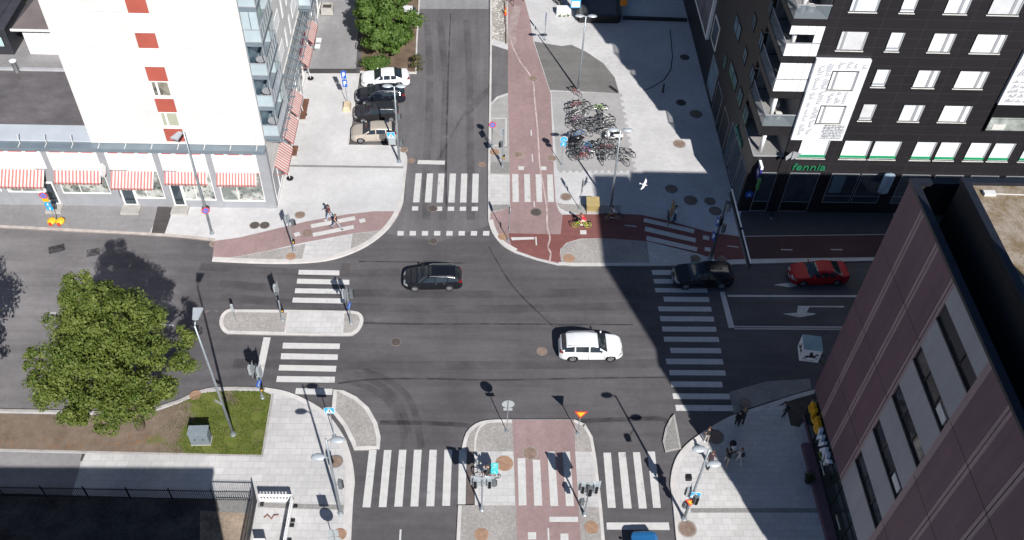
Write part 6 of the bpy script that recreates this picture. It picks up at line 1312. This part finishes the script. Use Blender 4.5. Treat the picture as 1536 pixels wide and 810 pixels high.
# ------------------------------------------------------------------ bicycles
def set_m(o, m): 
    o.material_slots[0].link = 'OBJECT'; o.material_slots[0].material = m
RUB = mat('bike_rubber', (.02, .02, .02), .8); ALU = mat('bike_alloy', (.5, .5, .52), .3, .05, 3, .7)
FRAMES = {n: paint('frame_' + n, c, .3) for n, c in dict(red=(.42, .03, .03), white=(.72, .72, .7), black=(.015, .015, .017), purple=(.28, .05, .22), green=(.30, .55, .02), blue=(.06, .25, .55), grey=(.18, .19, .2), silver=(.45, .47, .48), lime=(.55, .7, .05), yellow=(.5, .38, .03), maroon=(.16, .02, .03), teal=(.05, .2, .2)).items()}
def make_bike(name='bicycle', rim_m=None, wheel_r=.34):
    t = thing(name, 'bicycle', 'bicycle'); r = wheel_r; xf, xr = .54, -.50
    for x, st in ((xf, .25), (xr, 0)):
        w_ = MB(); n = 22
        ring = [(x + r * math.cos(2 * math.pi * k / n), 0, r + r * math.sin(2 * math.pi * k / n)) for k in range(n + 1)]
        w_.tube(ring, .021, 6); wo = w_.build('wheel', RUB, t); q = MB()
        q.tube([(x + (r - .03) * math.cos(2 * math.pi * k / n), 0, r + (r - .03) * math.sin(2 * math.pi * k / n)) for k in range(n + 1)], .013, 5)
        for k in range(12): a = k * .5236; q.tube([(x, .02 * (-1) ** k, r), (x + (r - .03) * math.cos(a), 0, r + (r - .03) * math.sin(a))], .0035, 3)
        q.build('rim', rim_m or ALU, wo); MB().lathe([(.025, -.05), (.025, .05)], (x, 0, r), 8, ax='y').build('hub', ALU, wo)
        MB().tube([(x + (r + .04) * math.cos(a), 0, r + (r + .04) * math.sin(a)) for a in [(.5 if x > 0 else .9) + k * .3 for k in range(7)]], .026, 5, flat=.5).build('mudguard', BLACK, t)
    bb = (-.06, 0, .29); hd0, hd1 = (.36, 0, .62), (.32, 0, .84); st = (-.17, 0, .74)
    f = MB()
    for a, c in ((bb, hd0), (bb, st), (st, hd1), (hd0, hd1)): f.tube([a, c], .021, 6)
    for s_ in (-.045, .045): f.tube([bb, (xr, s_, r)], .012, 5).tube([st, (xr, s_, r)], .011, 5).tube([hd0, (xf - .06, s_, .5), (xf, s_, r)], .014, 5)
    f.build('frame', FRAMES['black'], t)
    MB().tube([hd1, (.31, 0, .98)], .016, 6).tube([(.16, -.29, 1.0), (.30, -.2, 1.01), (.33, 0, .99), (.30, .2, 1.01), (.16, .29, 1.0)], .014, 6).build('handlebar', ALU, t)
    MB().tube([st, (-.2, 0, .88)], .014, 6).build('seat_post', ALU, t); b = MB(); b.sph((-.23, 0, .91), (.14, .085, .04), 10, 6).sph((-.1, 0, .92), (.1, .03, .025), 8, 5); b.build('saddle', BLACK, t, smooth=True)
    b = MB().lathe([(.09, -.005), (.09, .005)], (bb[0], -.06, bb[2]), 14, ax='y').tube([(bb[0], -.08, .29), (bb[0] + .12, -.09, .18)], .012, 5).tube([(bb[0], .08, .29), (bb[0] - .12, .09, .4)], .012, 5).box(bb[0] + .07, bb[0] + .17, -.19, -.1, .165, .185).box(bb[0] - .17, bb[0] - .07, .1, .19, .395, .415); b.build('crank', ALU, t)
    b = MB().tube([(xr - .2, -.06, .74), (xr + .25, -.06, .74)], .008, 4).tube([(xr - .2, .06, .74), (xr + .25, .06, .74)], .008, 4).box(xr - .18, xr + .2, -.07, .07, .735, .745).tube([(xr, .05, .36), (xr - .05, .06, .74)], .007, 4).tube([(xr, -.05, .36), (xr - .05, -.06, .74)], .007, 4); b.build('carrier', BLACK, t)
    return t
bike0 = make_bike()
bike1 = make_bike(rim_m=FRAMES['lime']); bike1.name = 'bicycle'
FR = {}
def place_bike(src, px, py, rz, colour, label, group='bicycles at the bicycle park', z=PZ, lean=0):
    p = G(px, py, z); first = src.name not in FR
    if first: FR[src.name] = 1; o = src; o.location = p; o.rotation_euler = (0, 0, R(rz)); o['label'] = label; o['group'] = group
    else: o = copy_tree(src, p, R(rz), label, group)
    o.rotation_euler.x = R(lean)
    for c in o.children:
        if c.name.startswith('frame'): set_m(c, FRAMES[colour])
    return o
OFF = (830, 120); SC = 5.785
ordn = ['first', 'second', 'third', 'fourth', 'fifth', 'sixth', 'seventh', 'eighth', 'ninth', 'tenth', 'eleventh', 'twelfth', 'thirteenth', 'fourteenth', 'fifteenth', 'sixteenth', 'seventeenth', 'eighteenth']
LFT = [(195, 128, 'red', -50), (190, 245, 'red', 8), (245, 235, 'black', 170), (180, 300, 'white', 4), (205, 330, 'white', 12), (245, 312, 'grey', 176), (195, 380, 'purple', 6), (255, 392, 'black', 172), (205, 428, 'black', 3), (270, 440, 'grey', 178), (262, 490, 'white', 168), (215, 500, 'blue', 10), (210, 598, 'black', 5), (285, 592, 'blue', 174), (215, 632, 'grey', 7), (280, 640, 'purple', 171), (200, 668, 'black', 4), (275, 690, 'red', 176), (220, 700, 'maroon', 9)]
RGT = [(392, 268, 'green', 172), (405, 320, 'black', 100), (455, 355, 'white', 176), (390, 375, 'black', 8), (460, 395, 'white', 4), (385, 420, 'grey', 10), (465, 432, 'black', 175), (375, 470, 'grey', 172), (440, 470, 'white', 6), (495, 566, 'black', 178), (400, 580, 'grey', 6), (425, 618, 'maroon', 10), (490, 610, 'red', 172), (470, 650, 'black', 4), (480, 695, 'grey', 8), (400, 705, 'black', 100), (545, 655, 'black', 140), (635, 655, 'black', 135), (595, 725, 'grey', 130)]
cn = dict(red='red', white='white', black='black', grey='grey', purple='violet', blue='blue', maroon='dark red', green='bright green')
for lst, side in ((LFT, 'left'), (RGT, 'right')):
    for i, (x, y, c, a) in enumerate(lst):
        i_ = ordn[i] if i < len(ordn) else 'last'
        place_bike(bike0, OFF[0] + (x + random.uniform(-10, 10)) / SC, OFF[1] + y / SC, a + random.uniform(-16, 16), c, f'{cn[c]} bicycle, {i_} from the top in the {side} row of the bicycle park', lean=random.uniform(-12, 12))
for px, py, a, c, lab in ((834, 6, 120, 'black', 'black bicycle leaning at the planter by the top edge'), (840, 10, 110, 'grey', 'grey bicycle next to the black one by the top planter'), (830, 0, 125, 'maroon', 'dark red bicycle cut by the top edge of the photo')): place_bike(bike0, px, py, a, c, lab, 'bicycles by the planter at the top')
hoop = thing('bike_stand', 'low steel hoops between the parked bicycles', 'bike stand', P(OFF[0] + 270 / SC, OFF[1] + 330 / SC), 0, 'steel hoops of the bicycle park')
MB().tube([(0, -.4, 0), (0, -.4, .6), (0, -.3, .72), (0, .3, .72), (0, .4, .6), (0, .4, 0)], .025, 7).build('hoop', STEEL, hoop)
for x, y in ((250, 270), (268, 390), (270, 460), (255, 620), (262, 665), (425, 330), (430, 400), (420, 450), (445, 590), (450, 680)): copy_tree(hoop, P(OFF[0] + x / SC, OFF[1] + y / SC), R(random.uniform(-8, 8)))
def scooter(label, px, py, rz, body, seatm):
    p = P(px, py); t = thing('motor_scooter', label, 'scooter', p, R(rz))
    for x in (.62, -.58):
        w_ = MB().lathe([(.16, -.07), (.24, -.06), (.26, 0), (.24, .06), (.16, .07)], (x, 0, .26), 18, ax='y').build('wheel', RUB, t, smooth=True); MB().lathe([(.14, -.075), (.14, .075)], (x, 0, .26), 12, ax='y').build('rim', ALU, w_)
    b = MB(); b.sph((-.45, 0, .6), (.5, .21, .26), 14, 8).sph((.48, 0, .7), (.17, .24, .42), 12, 8).box(-.2, .45, -.16, .16, .27, .36).sph((.62, 0, .5), (.2, .1, .1), 10, 6); b.build('body', body, t, smooth=True)
    MB().sph((-.35, 0, .84), (.42, .16, .09), 12, 6).build('seat', seatm, t, smooth=True); MB().tube([(.45, 0, .9), (.38, 0, 1.08)], .03, 6).tube([(.3, -.34, 1.08), (.4, -.2, 1.12), (.4, .2, 1.12), (.3, .34, 1.08)], .02, 6).build('handlebar', BLACK, t)
    for s_ in (-1, 1): MB().sph((.33, s_ * .42, 1.24), (.03, .08, .05), 8, 5).tube([(.33, s_ * .3, 1.1), (.33, s_ * .4, 1.22)], .01, 5).build('mirror', BLACK, t)
    b = MB(); b.add([(.56, -.2, 1.05), (.56, .2, 1.05), (.42, .15, 1.45), (.42, -.15, 1.45), (.575, -.2, 1.05), (.575, .2, 1.05), (.435, .15, 1.45), (.435, -.15, 1.45)], [(0, 1, 2, 3), (7, 6, 5, 4), (0, 4, 5, 1), (1, 5, 6, 2), (2, 6, 7, 3), (3, 7, 4, 0)]); b.build('windscreen', CLEAR, t); MB().sph((.63, 0, .92), (.05, .11, .08), 8, 6).build('headlight', HLAMP, t); MB().box(-.97, -.93, -.1, .1, .58, .68).build('tail_light', TLAMP, t)
scooter('black motor scooter among the bicycles behind the round blue sign', OFF[0] + 175 / SC, OFF[1] + 558 / SC, 195, CB_, BLACK)
scooter('white motor scooter with black seat among the bicycles, right row', OFF[0] + 515 / SC, OFF[1] + 522 / SC, 178, CW_, BLACK)

# ------------------------------------------------------------------ people
SKIN = mat('skin', (.48, .29, .21), .55, .05, 6); SKINT = mat('skin_tan', (.33, .19, .13), .55, .05, 6)
CL = lambda n, c: mat('cloth_' + n, c, .85, .12, 5)
HAIRS = dict(dark=mat('hair_dark', (.02, .015, .012), .6), brown=mat('hair_brown', (.09, .045, .025), .6), blond=mat('hair_blond', (.35, .24, .12), .6))
def remeshed(mb, voxel):
    me = mb.mesh('shape', []); o = bpy.data.objects.new('shape', me); COL.objects.link(o); md = o.modifiers.new('remesh', 'REMESH'); md.mode = 'VOXEL'; md.voxel_size = voxel; md.use_smooth_shade = True
    sm = o.modifiers.new('smooth', 'SMOOTH'); sm.iterations = 3; sm.factor = .5
    dg = bpy.context.evaluated_depsgraph_get(); out = bpy.data.meshes.new_from_object(o.evaluated_get(dg)); bpy.data.objects.remove(o); return out
def add_mesh(name, me, m, parent):
    me.materials.clear(); me.materials.append(m); me.name = name; me.polygons.foreach_set('use_smooth', [True] * len(me.polygons)); o = bpy.data.objects.new(name, me); COL.objects.link(o); o.parent = parent; return o
def torso(b, rings):
    n = 14; vs = []
    for c, rx, ry in rings: vs += [(c[0] + rx * math.cos(2 * math.pi * k / n), c[1] + ry * math.sin(2 * math.pi * k / n), c[2]) for k in range(n)]
    fs = [(i * n + k, i * n + (k + 1) % n, (i + 1) * n + (k + 1) % n, (i + 1) * n + k) for i in range(len(rings) - 1) for k in range(n)]
    return b.add(vs, fs + [tuple(range(n - 1, -1, -1)), tuple(range((len(rings) - 1) * n, len(rings) * n))])
V3 = Vector
def person(label, pos, heading, hips=(.35, -.3), knees=(.1, .35), arms=(-.4, .35), elbows=(.3, .4), lean=.03, shirt=('white', (.7, .7, .7)), legs=('blue', (.04, .06, .12)), shoes=('white_shoe', (.6, .6, .6)), hair='dark', skin=None, sleeves='short', shorts=False, k=1.0, female=False, bag=None, ride=None, look=0, name='person', bend=0, helmet=None, cap=None):
    skin = skin or SKIN
    t = thing(name, label, 'person', pos, R(heading))
    w = .92 if female else 1.0
    if ride: pel = V3((-.20, 0, ride)); up = V3((math.sin(lean), 0, math.cos(lean)))
    else: pel = V3((0, 0, .93)); up = V3((math.sin(lean + bend), 0, math.cos(lean + bend)))
    at = lambda h: pel + up * h
    neck, head = at(.53), at(.53) + V3((up.x * .16 + .03, 0, .06 + up.z * .13))
    sh = [at(.47) + V3((0, s_ * .185 * w, 0)) for s_ in (1, -1)]
    hip = [pel + V3((0, s_ * .09, -.02)) for s_ in (1, -1)]
    kn, an, toe = [], [], []
    for i in (0, 1):
        if ride:
            ped = V3((.06, (.13, -.13)[i], .42 if i == 0 else .19)); an.append(ped + V3((-.05, 0, .09))); mid = (hip[i] + an[i]) / 2; d = an[i] - hip[i]; L_ = min(d.length, .84); off = math.sqrt(max(.01, .43 ** 2 - (L_ / 2) ** 2)); nrm = V3((-d.z, 0, d.x)).normalized(); nrm = nrm if nrm.x > 0 else -nrm; kn.append(mid + nrm * off); toe.append(ped + V3((.12, 0, .03)))
        else:
            a = hips[i]; q = hip[i] + V3((math.sin(a), 0, -math.cos(a))) * .44; kn.append(q); a2 = a - knees[i]; r = q + V3((math.sin(a2), 0, -math.cos(a2))) * .42; an.append(r); toe.append(r + V3((.16 * math.cos(a2 * .6), (.02, -.02)[i], -.05 - .06 * max(0, -a2))))
    el, wr = [], []
    for i in (0, 1):
        if ride: wr.append(V3((.22, (.27, -.27)[i], 1.04))); m_ = (sh[i] + wr[i]) / 2; el.append(m_ + V3((-.02, (.08, -.08)[i], -.09)))
        else:
            a = arms[i] + bend * .3; o_ = (.12, -.12)[i]; q = sh[i] + V3((math.sin(a), o_ * .8, -math.cos(a))).normalized() * .29; el.append(q); a2 = a + elbows[i]; wr.append(q + V3((math.sin(a2), -o_ * .3, -math.cos(a2))).normalized() * .25)
    # body: one continuous surface
    b = MB(); tr = [(at(-.08), .10, .15 * w), (at(.02), .115, .165 * (1.04 if female else 1)), (at(.16), .095, .135 * w), (at(.32), .11, .16 * w), (at(.44), .10, .175 * w), (at(.50), .07, .12 * w)]
    torso(b, tr); b.tube([at(.46), neck, head - V3((0, 0, .06))], [.07, .055, .055], 10); b.sph(head, (.098, .078, .12), 14, 10); b.sph(head + V3((.098, 0, -.015)), (.018, .014, .022), 6, 5)
    for s_ in (1, -1): b.sph(head + V3((0, s_ * .08, -.01)), (.022, .012, .03), 6, 5)
    for i in (0, 1):
        b.tube([sh[i] + V3((0, (-.05, .05)[i], .0)), sh[i], el[i], wr[i]], [.055, .054, .041, .029], 9)
        d = (wr[i] - el[i]).normalized(); s_ = (1, -1)[i]; sd_ = d.cross(V3((0, s_, 0))).normalized(); pc = wr[i] + d * .05
        b.tube([wr[i], pc, wr[i] + d * .10], [.028, .036, .034], 8)
        for f in range(4):
            o_ = sd_ * (-.027 + .018 * f); l = (.06, .075, .08, .068)[f]; q0 = wr[i] + d * .085 + o_; q1 = q0 + d * l * .6 - V3((0, s_ * .012, 0)); b.tube([q0, q1, q1 + d * l * .35 - V3((0, s_ * .028, .004))], [.0105, .0095, .0085], 6)
        b.tube([wr[i] + d * .03 - sd_ * .025, wr[i] + d * .065 - sd_ * .055, wr[i] + d * .10 - sd_ * .06], [.013, .011, .009], 6)
        b.tube([hip[i], (hip[i] + kn[i]) / 2, kn[i], (kn[i] + an[i] * .6 + kn[i] * -.4 + an[i] * .8) / 2 if False else kn[i] * .65 + an[i] * .35, an[i], an[i] + V3((0, 0, -.05))], [.088, .076, .056, .055, .037, .036], 10)
        b.tube([an[i] + V3((-.04, 0, -.045)), an[i] + V3((.06, 0, -.05)), toe[i]], [.04, .042, .03], 8)
    low = min(min(v[2] for v in b.v), 9); dz = -low + .004 if not ride else 0
    parts = [('body', b, .0135, skin)]
    c = MB(); torso(c, [(p, rx + .016, ry + .016) for p, rx, ry in tr]); 
    for i in (0, 1):
        if sleeves == 'short': q = sh[i] * .45 + el[i] * .55; c.tube([sh[i] + V3((0, (-.06, .06)[i], 0)), sh[i], q], [.07, .07, .062], 9)
        elif sleeves == 'long': c.tube([sh[i] + V3((0, (-.06, .06)[i], 0)), sh[i], el[i], wr[i]], [.07, .07, .056, .042], 9)
    parts.append(('shirt', c, .02, CL(*shirt)))
    c = MB(); torso(c, [(at(-.1), .115, .165 * w), (at(.0), .13, .18), (at(.1), .118, .16 * w)])
    for i in (0, 1):
        if shorts: c.tube([hip[i] + V3((0, 0, .04)), hip[i] * .5 + kn[i] * .5, kn[i] * .85 + hip[i] * .15], [.10, .095, .085], 10)
        else: c.tube([hip[i] + V3((0, 0, .04)), hip[i] * .5 + kn[i] * .5, kn[i], kn[i] * .5 + an[i] * .5, an[i]], [.10, .09, .07, .064, .055], 10)
    parts.append(('trousers', c, .02, CL(*legs)))
    for nm, mb, vx, m_ in parts:
        mb.v = [(x * k, y * k, (z + dz) * k) for x, y, z in mb.v]; add_mesh(nm, remeshed(mb, vx), m_, t)
    Z_ = V3((0, 0, dz))
    for i in (0, 1):
        c = MB().tube([(an[i] + V3((-.055, 0, -.05)) + Z_) * k, (an[i] + V3((.05, 0, -.052)) + Z_) * k, (toe[i] + V3((.02, 0, -.002)) + Z_) * k], [.052, .054, .04], 9); add_mesh('shoe', remeshed(c, .014), CL(*shoes), t)
    h = MB(); hc = (head + Z_) * k; h.sph(hc + V3((-.018, 0, .035)), (.105, .09, .105), 12, 8)
    if female: h.sph(hc + V3((-.075, 0, -.05)), (.05, .075, .12), 10, 7)
    if helmet or cap: h2 = MB().sph(hc + V3((-.005, 0, .05)), (.125, .105, .1), 12, 8); h2.build('helmet' if helmet else 'cap', CL(*(helmet or cap)), t, smooth=True)
    h.v = [v if True else v for v in h.v]; h.build('hair', HAIRS[hair], t, smooth=True)
    MB().sph(hc + V3((.085, .033, .012)), (.012, .013, .009), 6, 5).sph(hc + V3((.085, -.033, .012)), (.012, .013, .009), 6, 5).build('eyes', mat('eye_dark', (.03, .025, .02), .3), t); MB().sph(hc + V3((.083, 0, -.055)), (.01, .026, .007), 8, 5).build('mouth', mat('lips', (.3, .11, .09), .5), t)
    if bag:
        bn, bl, bc = bag; bp = (at(.3) + Z_) * k
        bo = MB().sph(bp + V3((-.20, 0, .0)), (.12, .16, .24), 12, 8) if bn == 'backpack' else MB().sph((wr[1] + Z_ + V3((0, -.02, -.22))) * k, (.17, .07, .17), 12, 8)
        o = bo.build(bn, CL(bn, bc), None, smooth=True); q = t.matrix_basis.copy()
        M4 = Matrix.Translation(V3(pos)) @ Matrix.Rotation(R(heading), 4, 'Z'); o.location = M4 @ o.location; o.rotation_euler = (0, 0, R(heading)); tag(o, bl, bn)
    return t
pos = lambda px, py, z=PZ: G(px, py, z)
person('man in a dark red top, rear one of two walkers on the red path', pos(495.5, 330), 175, (.4, -.35), (.1, .45), (-.45, .4), (.35, .5), .06, ('maroon', (.10, .025, .03)), ('pale_jeans', (.33, .38, .48)), ('white_shoe', (.65, .65, .64)), 'dark', SKINT)
person('bare armed man in black top and grey trousers striding across the stripes in front', pos(505, 343.5), -20, (.5, -.45), (.08, .4), (-.3, .5), (.5, 1.0), .06, ('black', (.02, .02, .023)), ('grey', (.30, .31, .33)), ('dark_shoe', (.05, .05, .055)), 'brown', SKIN, 'none')
b_ = place_bike(bike1, 872.5, 341.5, 178, 'lime', 'bright lime bicycle ridden along the red path in the sun', 'bicycles on the red path', PZ + .01)
person('cyclist in a red and white top on the lime bicycle', G(872.5, 341.5, PZ + .01), 178, shirt=('red', (.62, .03, .04)), legs=('cream', (.55, .5, .45)), ride=.93, lean=.55, hair='brown', shorts=True, sleeves='short', female=True)
b_ = place_bike(bike0, 918, 330.5, 185, 'yellow', 'yellow bicycle ridden along the red path in the shade', 'bicycles on the red path', PZ + .01)
person('cyclist in a white top on the yellow bicycle in the shade', G(918, 330.5, PZ + .01), 185, shirt=('white', (.7, .72, .75)), legs=('dark', (.03, .03, .04)), ride=.93, lean=.45, hair='dark')
person('person in a white shirt with a bicycle and brown board at shaded stripes', pos(1011, 331.5), 180, (.12, -.1), (.05, .1), (.5, .5), (.5, .6), .05, ('white', (.7, .72, .75)), ('blue', (.04, .06, .12)), ('dark_shoe', (.05, .05, .055)), 'dark', SKINT)
place_bike(bike0, 1001, 331, 85, 'black', 'black bicycle pushed by the person in the white shirt', 'bicycles on the red path', PZ + .01)
p = pos(1004, 329); b = MB().box(-.03, .03, -.35, .35, .55, 2.0); b.v = [(x + p.x + z * .05, y + p.y, z + p.z) for x, y, z in b.v]; tag(b.build('cardboard_sheet', mat('cardboard', (.32, .20, .10), .85, .12, 2)), 'tall brown cardboard sheet carried on the black bicycle', 'cardboard')
DK = ('black', (.02, .02, .023))
person('person in a black top and pale trousers standing at the kerb on the shadow edge', pos(1058.5, 662.5), 100, (.08, -.06), (.04, .06), (-.1, .15), (.7, 1.2), .04, DK, ('beige', (.38, .35, .31)), ('white_shoe', (.65, .65, .64)), 'brown', SKIN)
person('person in dark clothes with a patterned top, left of two waiting at the kerb', pos(1104, 638.5), 95, (.1, -.08), (.04, .08), (-.1, .2), (.3, .6), .03, DK, DK, ('white_shoe', (.65, .65, .64)), 'dark', SKIN, 'long')
person('person in dark clothes with pale arms, right of two waiting at the kerb', pos(1111.5, 635), 110, (.1, -.08), (.04, .08), (-.1, .3), (.3, .8), .03, ('charcoal', (.05, .05, .055)), DK, ('dark_shoe', (.05, .05, .055)), 'blond', SKIN, female=True)
person('person in shorts with a dark backpack left of the pram', pos(1088.5, 695.5), 75, (.25, -.2), (.05, .2), (.3, .2), (.5, .6), .05, ('charcoal', (.05, .05, .055)), ('grey', (.30, .31, .33)), ('white_shoe', (.65, .65, .64)), 'dark', SKIN, shorts=True, bag=('backpack', 'dark backpack on the person in shorts beside the pram', (.025, .025, .03)))
person('person in pale clothes with a black backpack pushing the pram', pos(1106.5, 694.5), 110, (.2, -.2), (.05, .2), (.6, .6), (.6, .6), .06, ('pale', (.5, .5, .5)), ('pale_grey', (.42, .43, .45)), ('white_shoe', (.65, .65, .64)), 'brown', SKIN, female=True, bag=('backpack', 'black backpack on the person pushing the pram', (.02, .02, .022)))
person('woman with red brown hair in dark clothes walking beside the lamp post arm', pos(1063.5, 697.5), 60, (.4, -.35), (.08, .4), (-.3, .35), (.3, .5), .05, ('dark_plum', (.05, .03, .035)), DK, ('dark_shoe', (.05, .05, .055)), 'brown', SKIN, 'long', female=True)
person('person in black bending over at the dark entrance of the purple building', pos(1178, 622), 190, (.35, .1), (.25, .3), (.1, .3), (.4, .6), .1, DK, DK, ('dark_shoe', (.05, .05, .055)), 'dark', SKIN, 'long', bend=.5)
# pram
p = pos(1098, 681); t = thing('pram', 'black pram with a white blanket on the shaded corner', 'pram', p, R(100))
for x in (-.3, .32):
    for y in (-.26, .26): MB().lathe([(.13, -.02), (.13, .02)], (x, y, .13), 14, ax='y').build('wheel', RUB, t)
MB().tube([(-.3, -.24, .13), (.2, -.24, .6), (-.55, -.2, 1.02), (-.55, .2, 1.02), (.2, .24, .6), (-.3, .24, .13)], .018, 6).tube([(.32, -.24, .13), (-.1, -.24, .62)], .016, 6).tube([(.32, .24, .13), (-.1, .24, .62)], .016, 6).build('chassis', ALU, t)
b = MB().sph((.08, 0, .68), (.46, .24, .2), 14, 8); b.build('carrycot', CL('pram', (.022, .022, .026)), t, smooth=True); MB().sph((.3, 0, .86), (.24, .25, .26), 14, 8).build('hood', CL('pram', (.022, .022, .026)), t, smooth=True); MB().sph((.0, 0, .82), (.26, .21, .1), 12, 6).build('blanket', CL('blanket', (.72, .72, .73)), t, smooth=True)
# delivery rider
b_ = place_bike(bike0, 731.5, 717, 176, 'maroon', 'delivery bicycle stopped on the median slabs under the turquoise box', 'bicycles on the red path', PZ + .02)
person('delivery cyclist in black waiting on the median', G(731.5, 717, PZ + .02), 176, shirt=('charcoal', (.05, .05, .055)), legs=DK, ride=.93, lean=.4, hair='dark', helmet=('helmet', (.03, .03, .035)), sleeves='long')
q = G(731.5, 717, PZ + .02); t = thing('delivery_box', 'turquoise insulated delivery box carried on the back of the cyclist', 'delivery box', (q.x + .42, q.y - .03, q.z + 1.0), R(-4))
TQ = mat('turquoise', (.03, .50, .52), .5, .06, 2); MB().box(-.22, .24, -.25, .25, 0, .5).build('box', TQ, t); MB().box(-.225, .245, -.255, .255, .503, .53).build('lid', mat('turquoise_pale', (.12, .62, .64), .5), t); MB().tube([(-.1, -.12, .535), (.02, -.02, .535), (-.06, .12, .535), (.12, .14, .535)], .018, 5).tube([(-.12, -.254, .12), (0, -.254, .36), (.12, -.254, .12)], .018, 5).build('emblem', WHITE, t)
for s_ in (-.14, .14): MB().tube([(-.22, s_, .42), (-.3, s_, .3), (-.22, s_, .08)], .016, 5).build('strap', BLACK, t)
# gull
p = G(966, 277, 7.5); t = thing('gull', 'white gull gliding with spread grey wings over the shaded plaza', 'bird', p, R(35)); t.rotation_euler = (R(12), 0, R(-25)); t.scale = (.8, .8, .8)
b = MB(); b.tube([(-.3, 0, -.01), (-.12, 0, 0), (.06, 0, .0), (.2, 0, .03), (.29, 0, .03)], [.02, .065, .075, .045, .03], 10); b.sph((.27, 0, .035), (.05, .042, .042), 8, 6)
for s_ in (1, -1):
    top = [(.12, .05), (.17, .28), (.13, .45), (-.02, .68), (-.1, .72), (-.06, .5), (-.05, .3), (-.08, .05)]
    vs = [(x, s_ * y, .03 + .10 * math.sin(min(y, .35) / .35 * 1.57) - max(0, y - .35) * .18 + .012) for x, y in top]; vs2 = [(x, y, z - .02) for x, y, z in vs]; n = len(vs)
    b.add(vs + vs2, [tuple(range(n)) if s_ < 0 else tuple(range(n - 1, -1, -1)), tuple(range(2 * n - 1, n - 1, -1)) if s_ < 0 else tuple(range(n, 2 * n))] + [(i, (i + 1) % n, (i + 1) % n + n, i + n) for i in range(n)])
b.add([(-.28, -.02, 0), (-.28, .02, 0), (-.44, .1, -.01), (-.44, -.1, -.01), (-.28, -.02, -.015), (-.28, .02, -.015), (-.44, .1, -.02), (-.44, -.1, -.02)], [(0, 1, 2, 3), (7, 6, 5, 4), (0, 3, 7, 4), (1, 5, 6, 2), (2, 6, 7, 3), (0, 4, 5, 1)])
b.build('body', mat('gull_white', (.78, .78, .78), .7, .08, 6), t, fix=True); MB().lathe([(.018, 0), (.004, .07)], (.31, 0, .03), 7, ax='x').build('beak', SYEL, t)
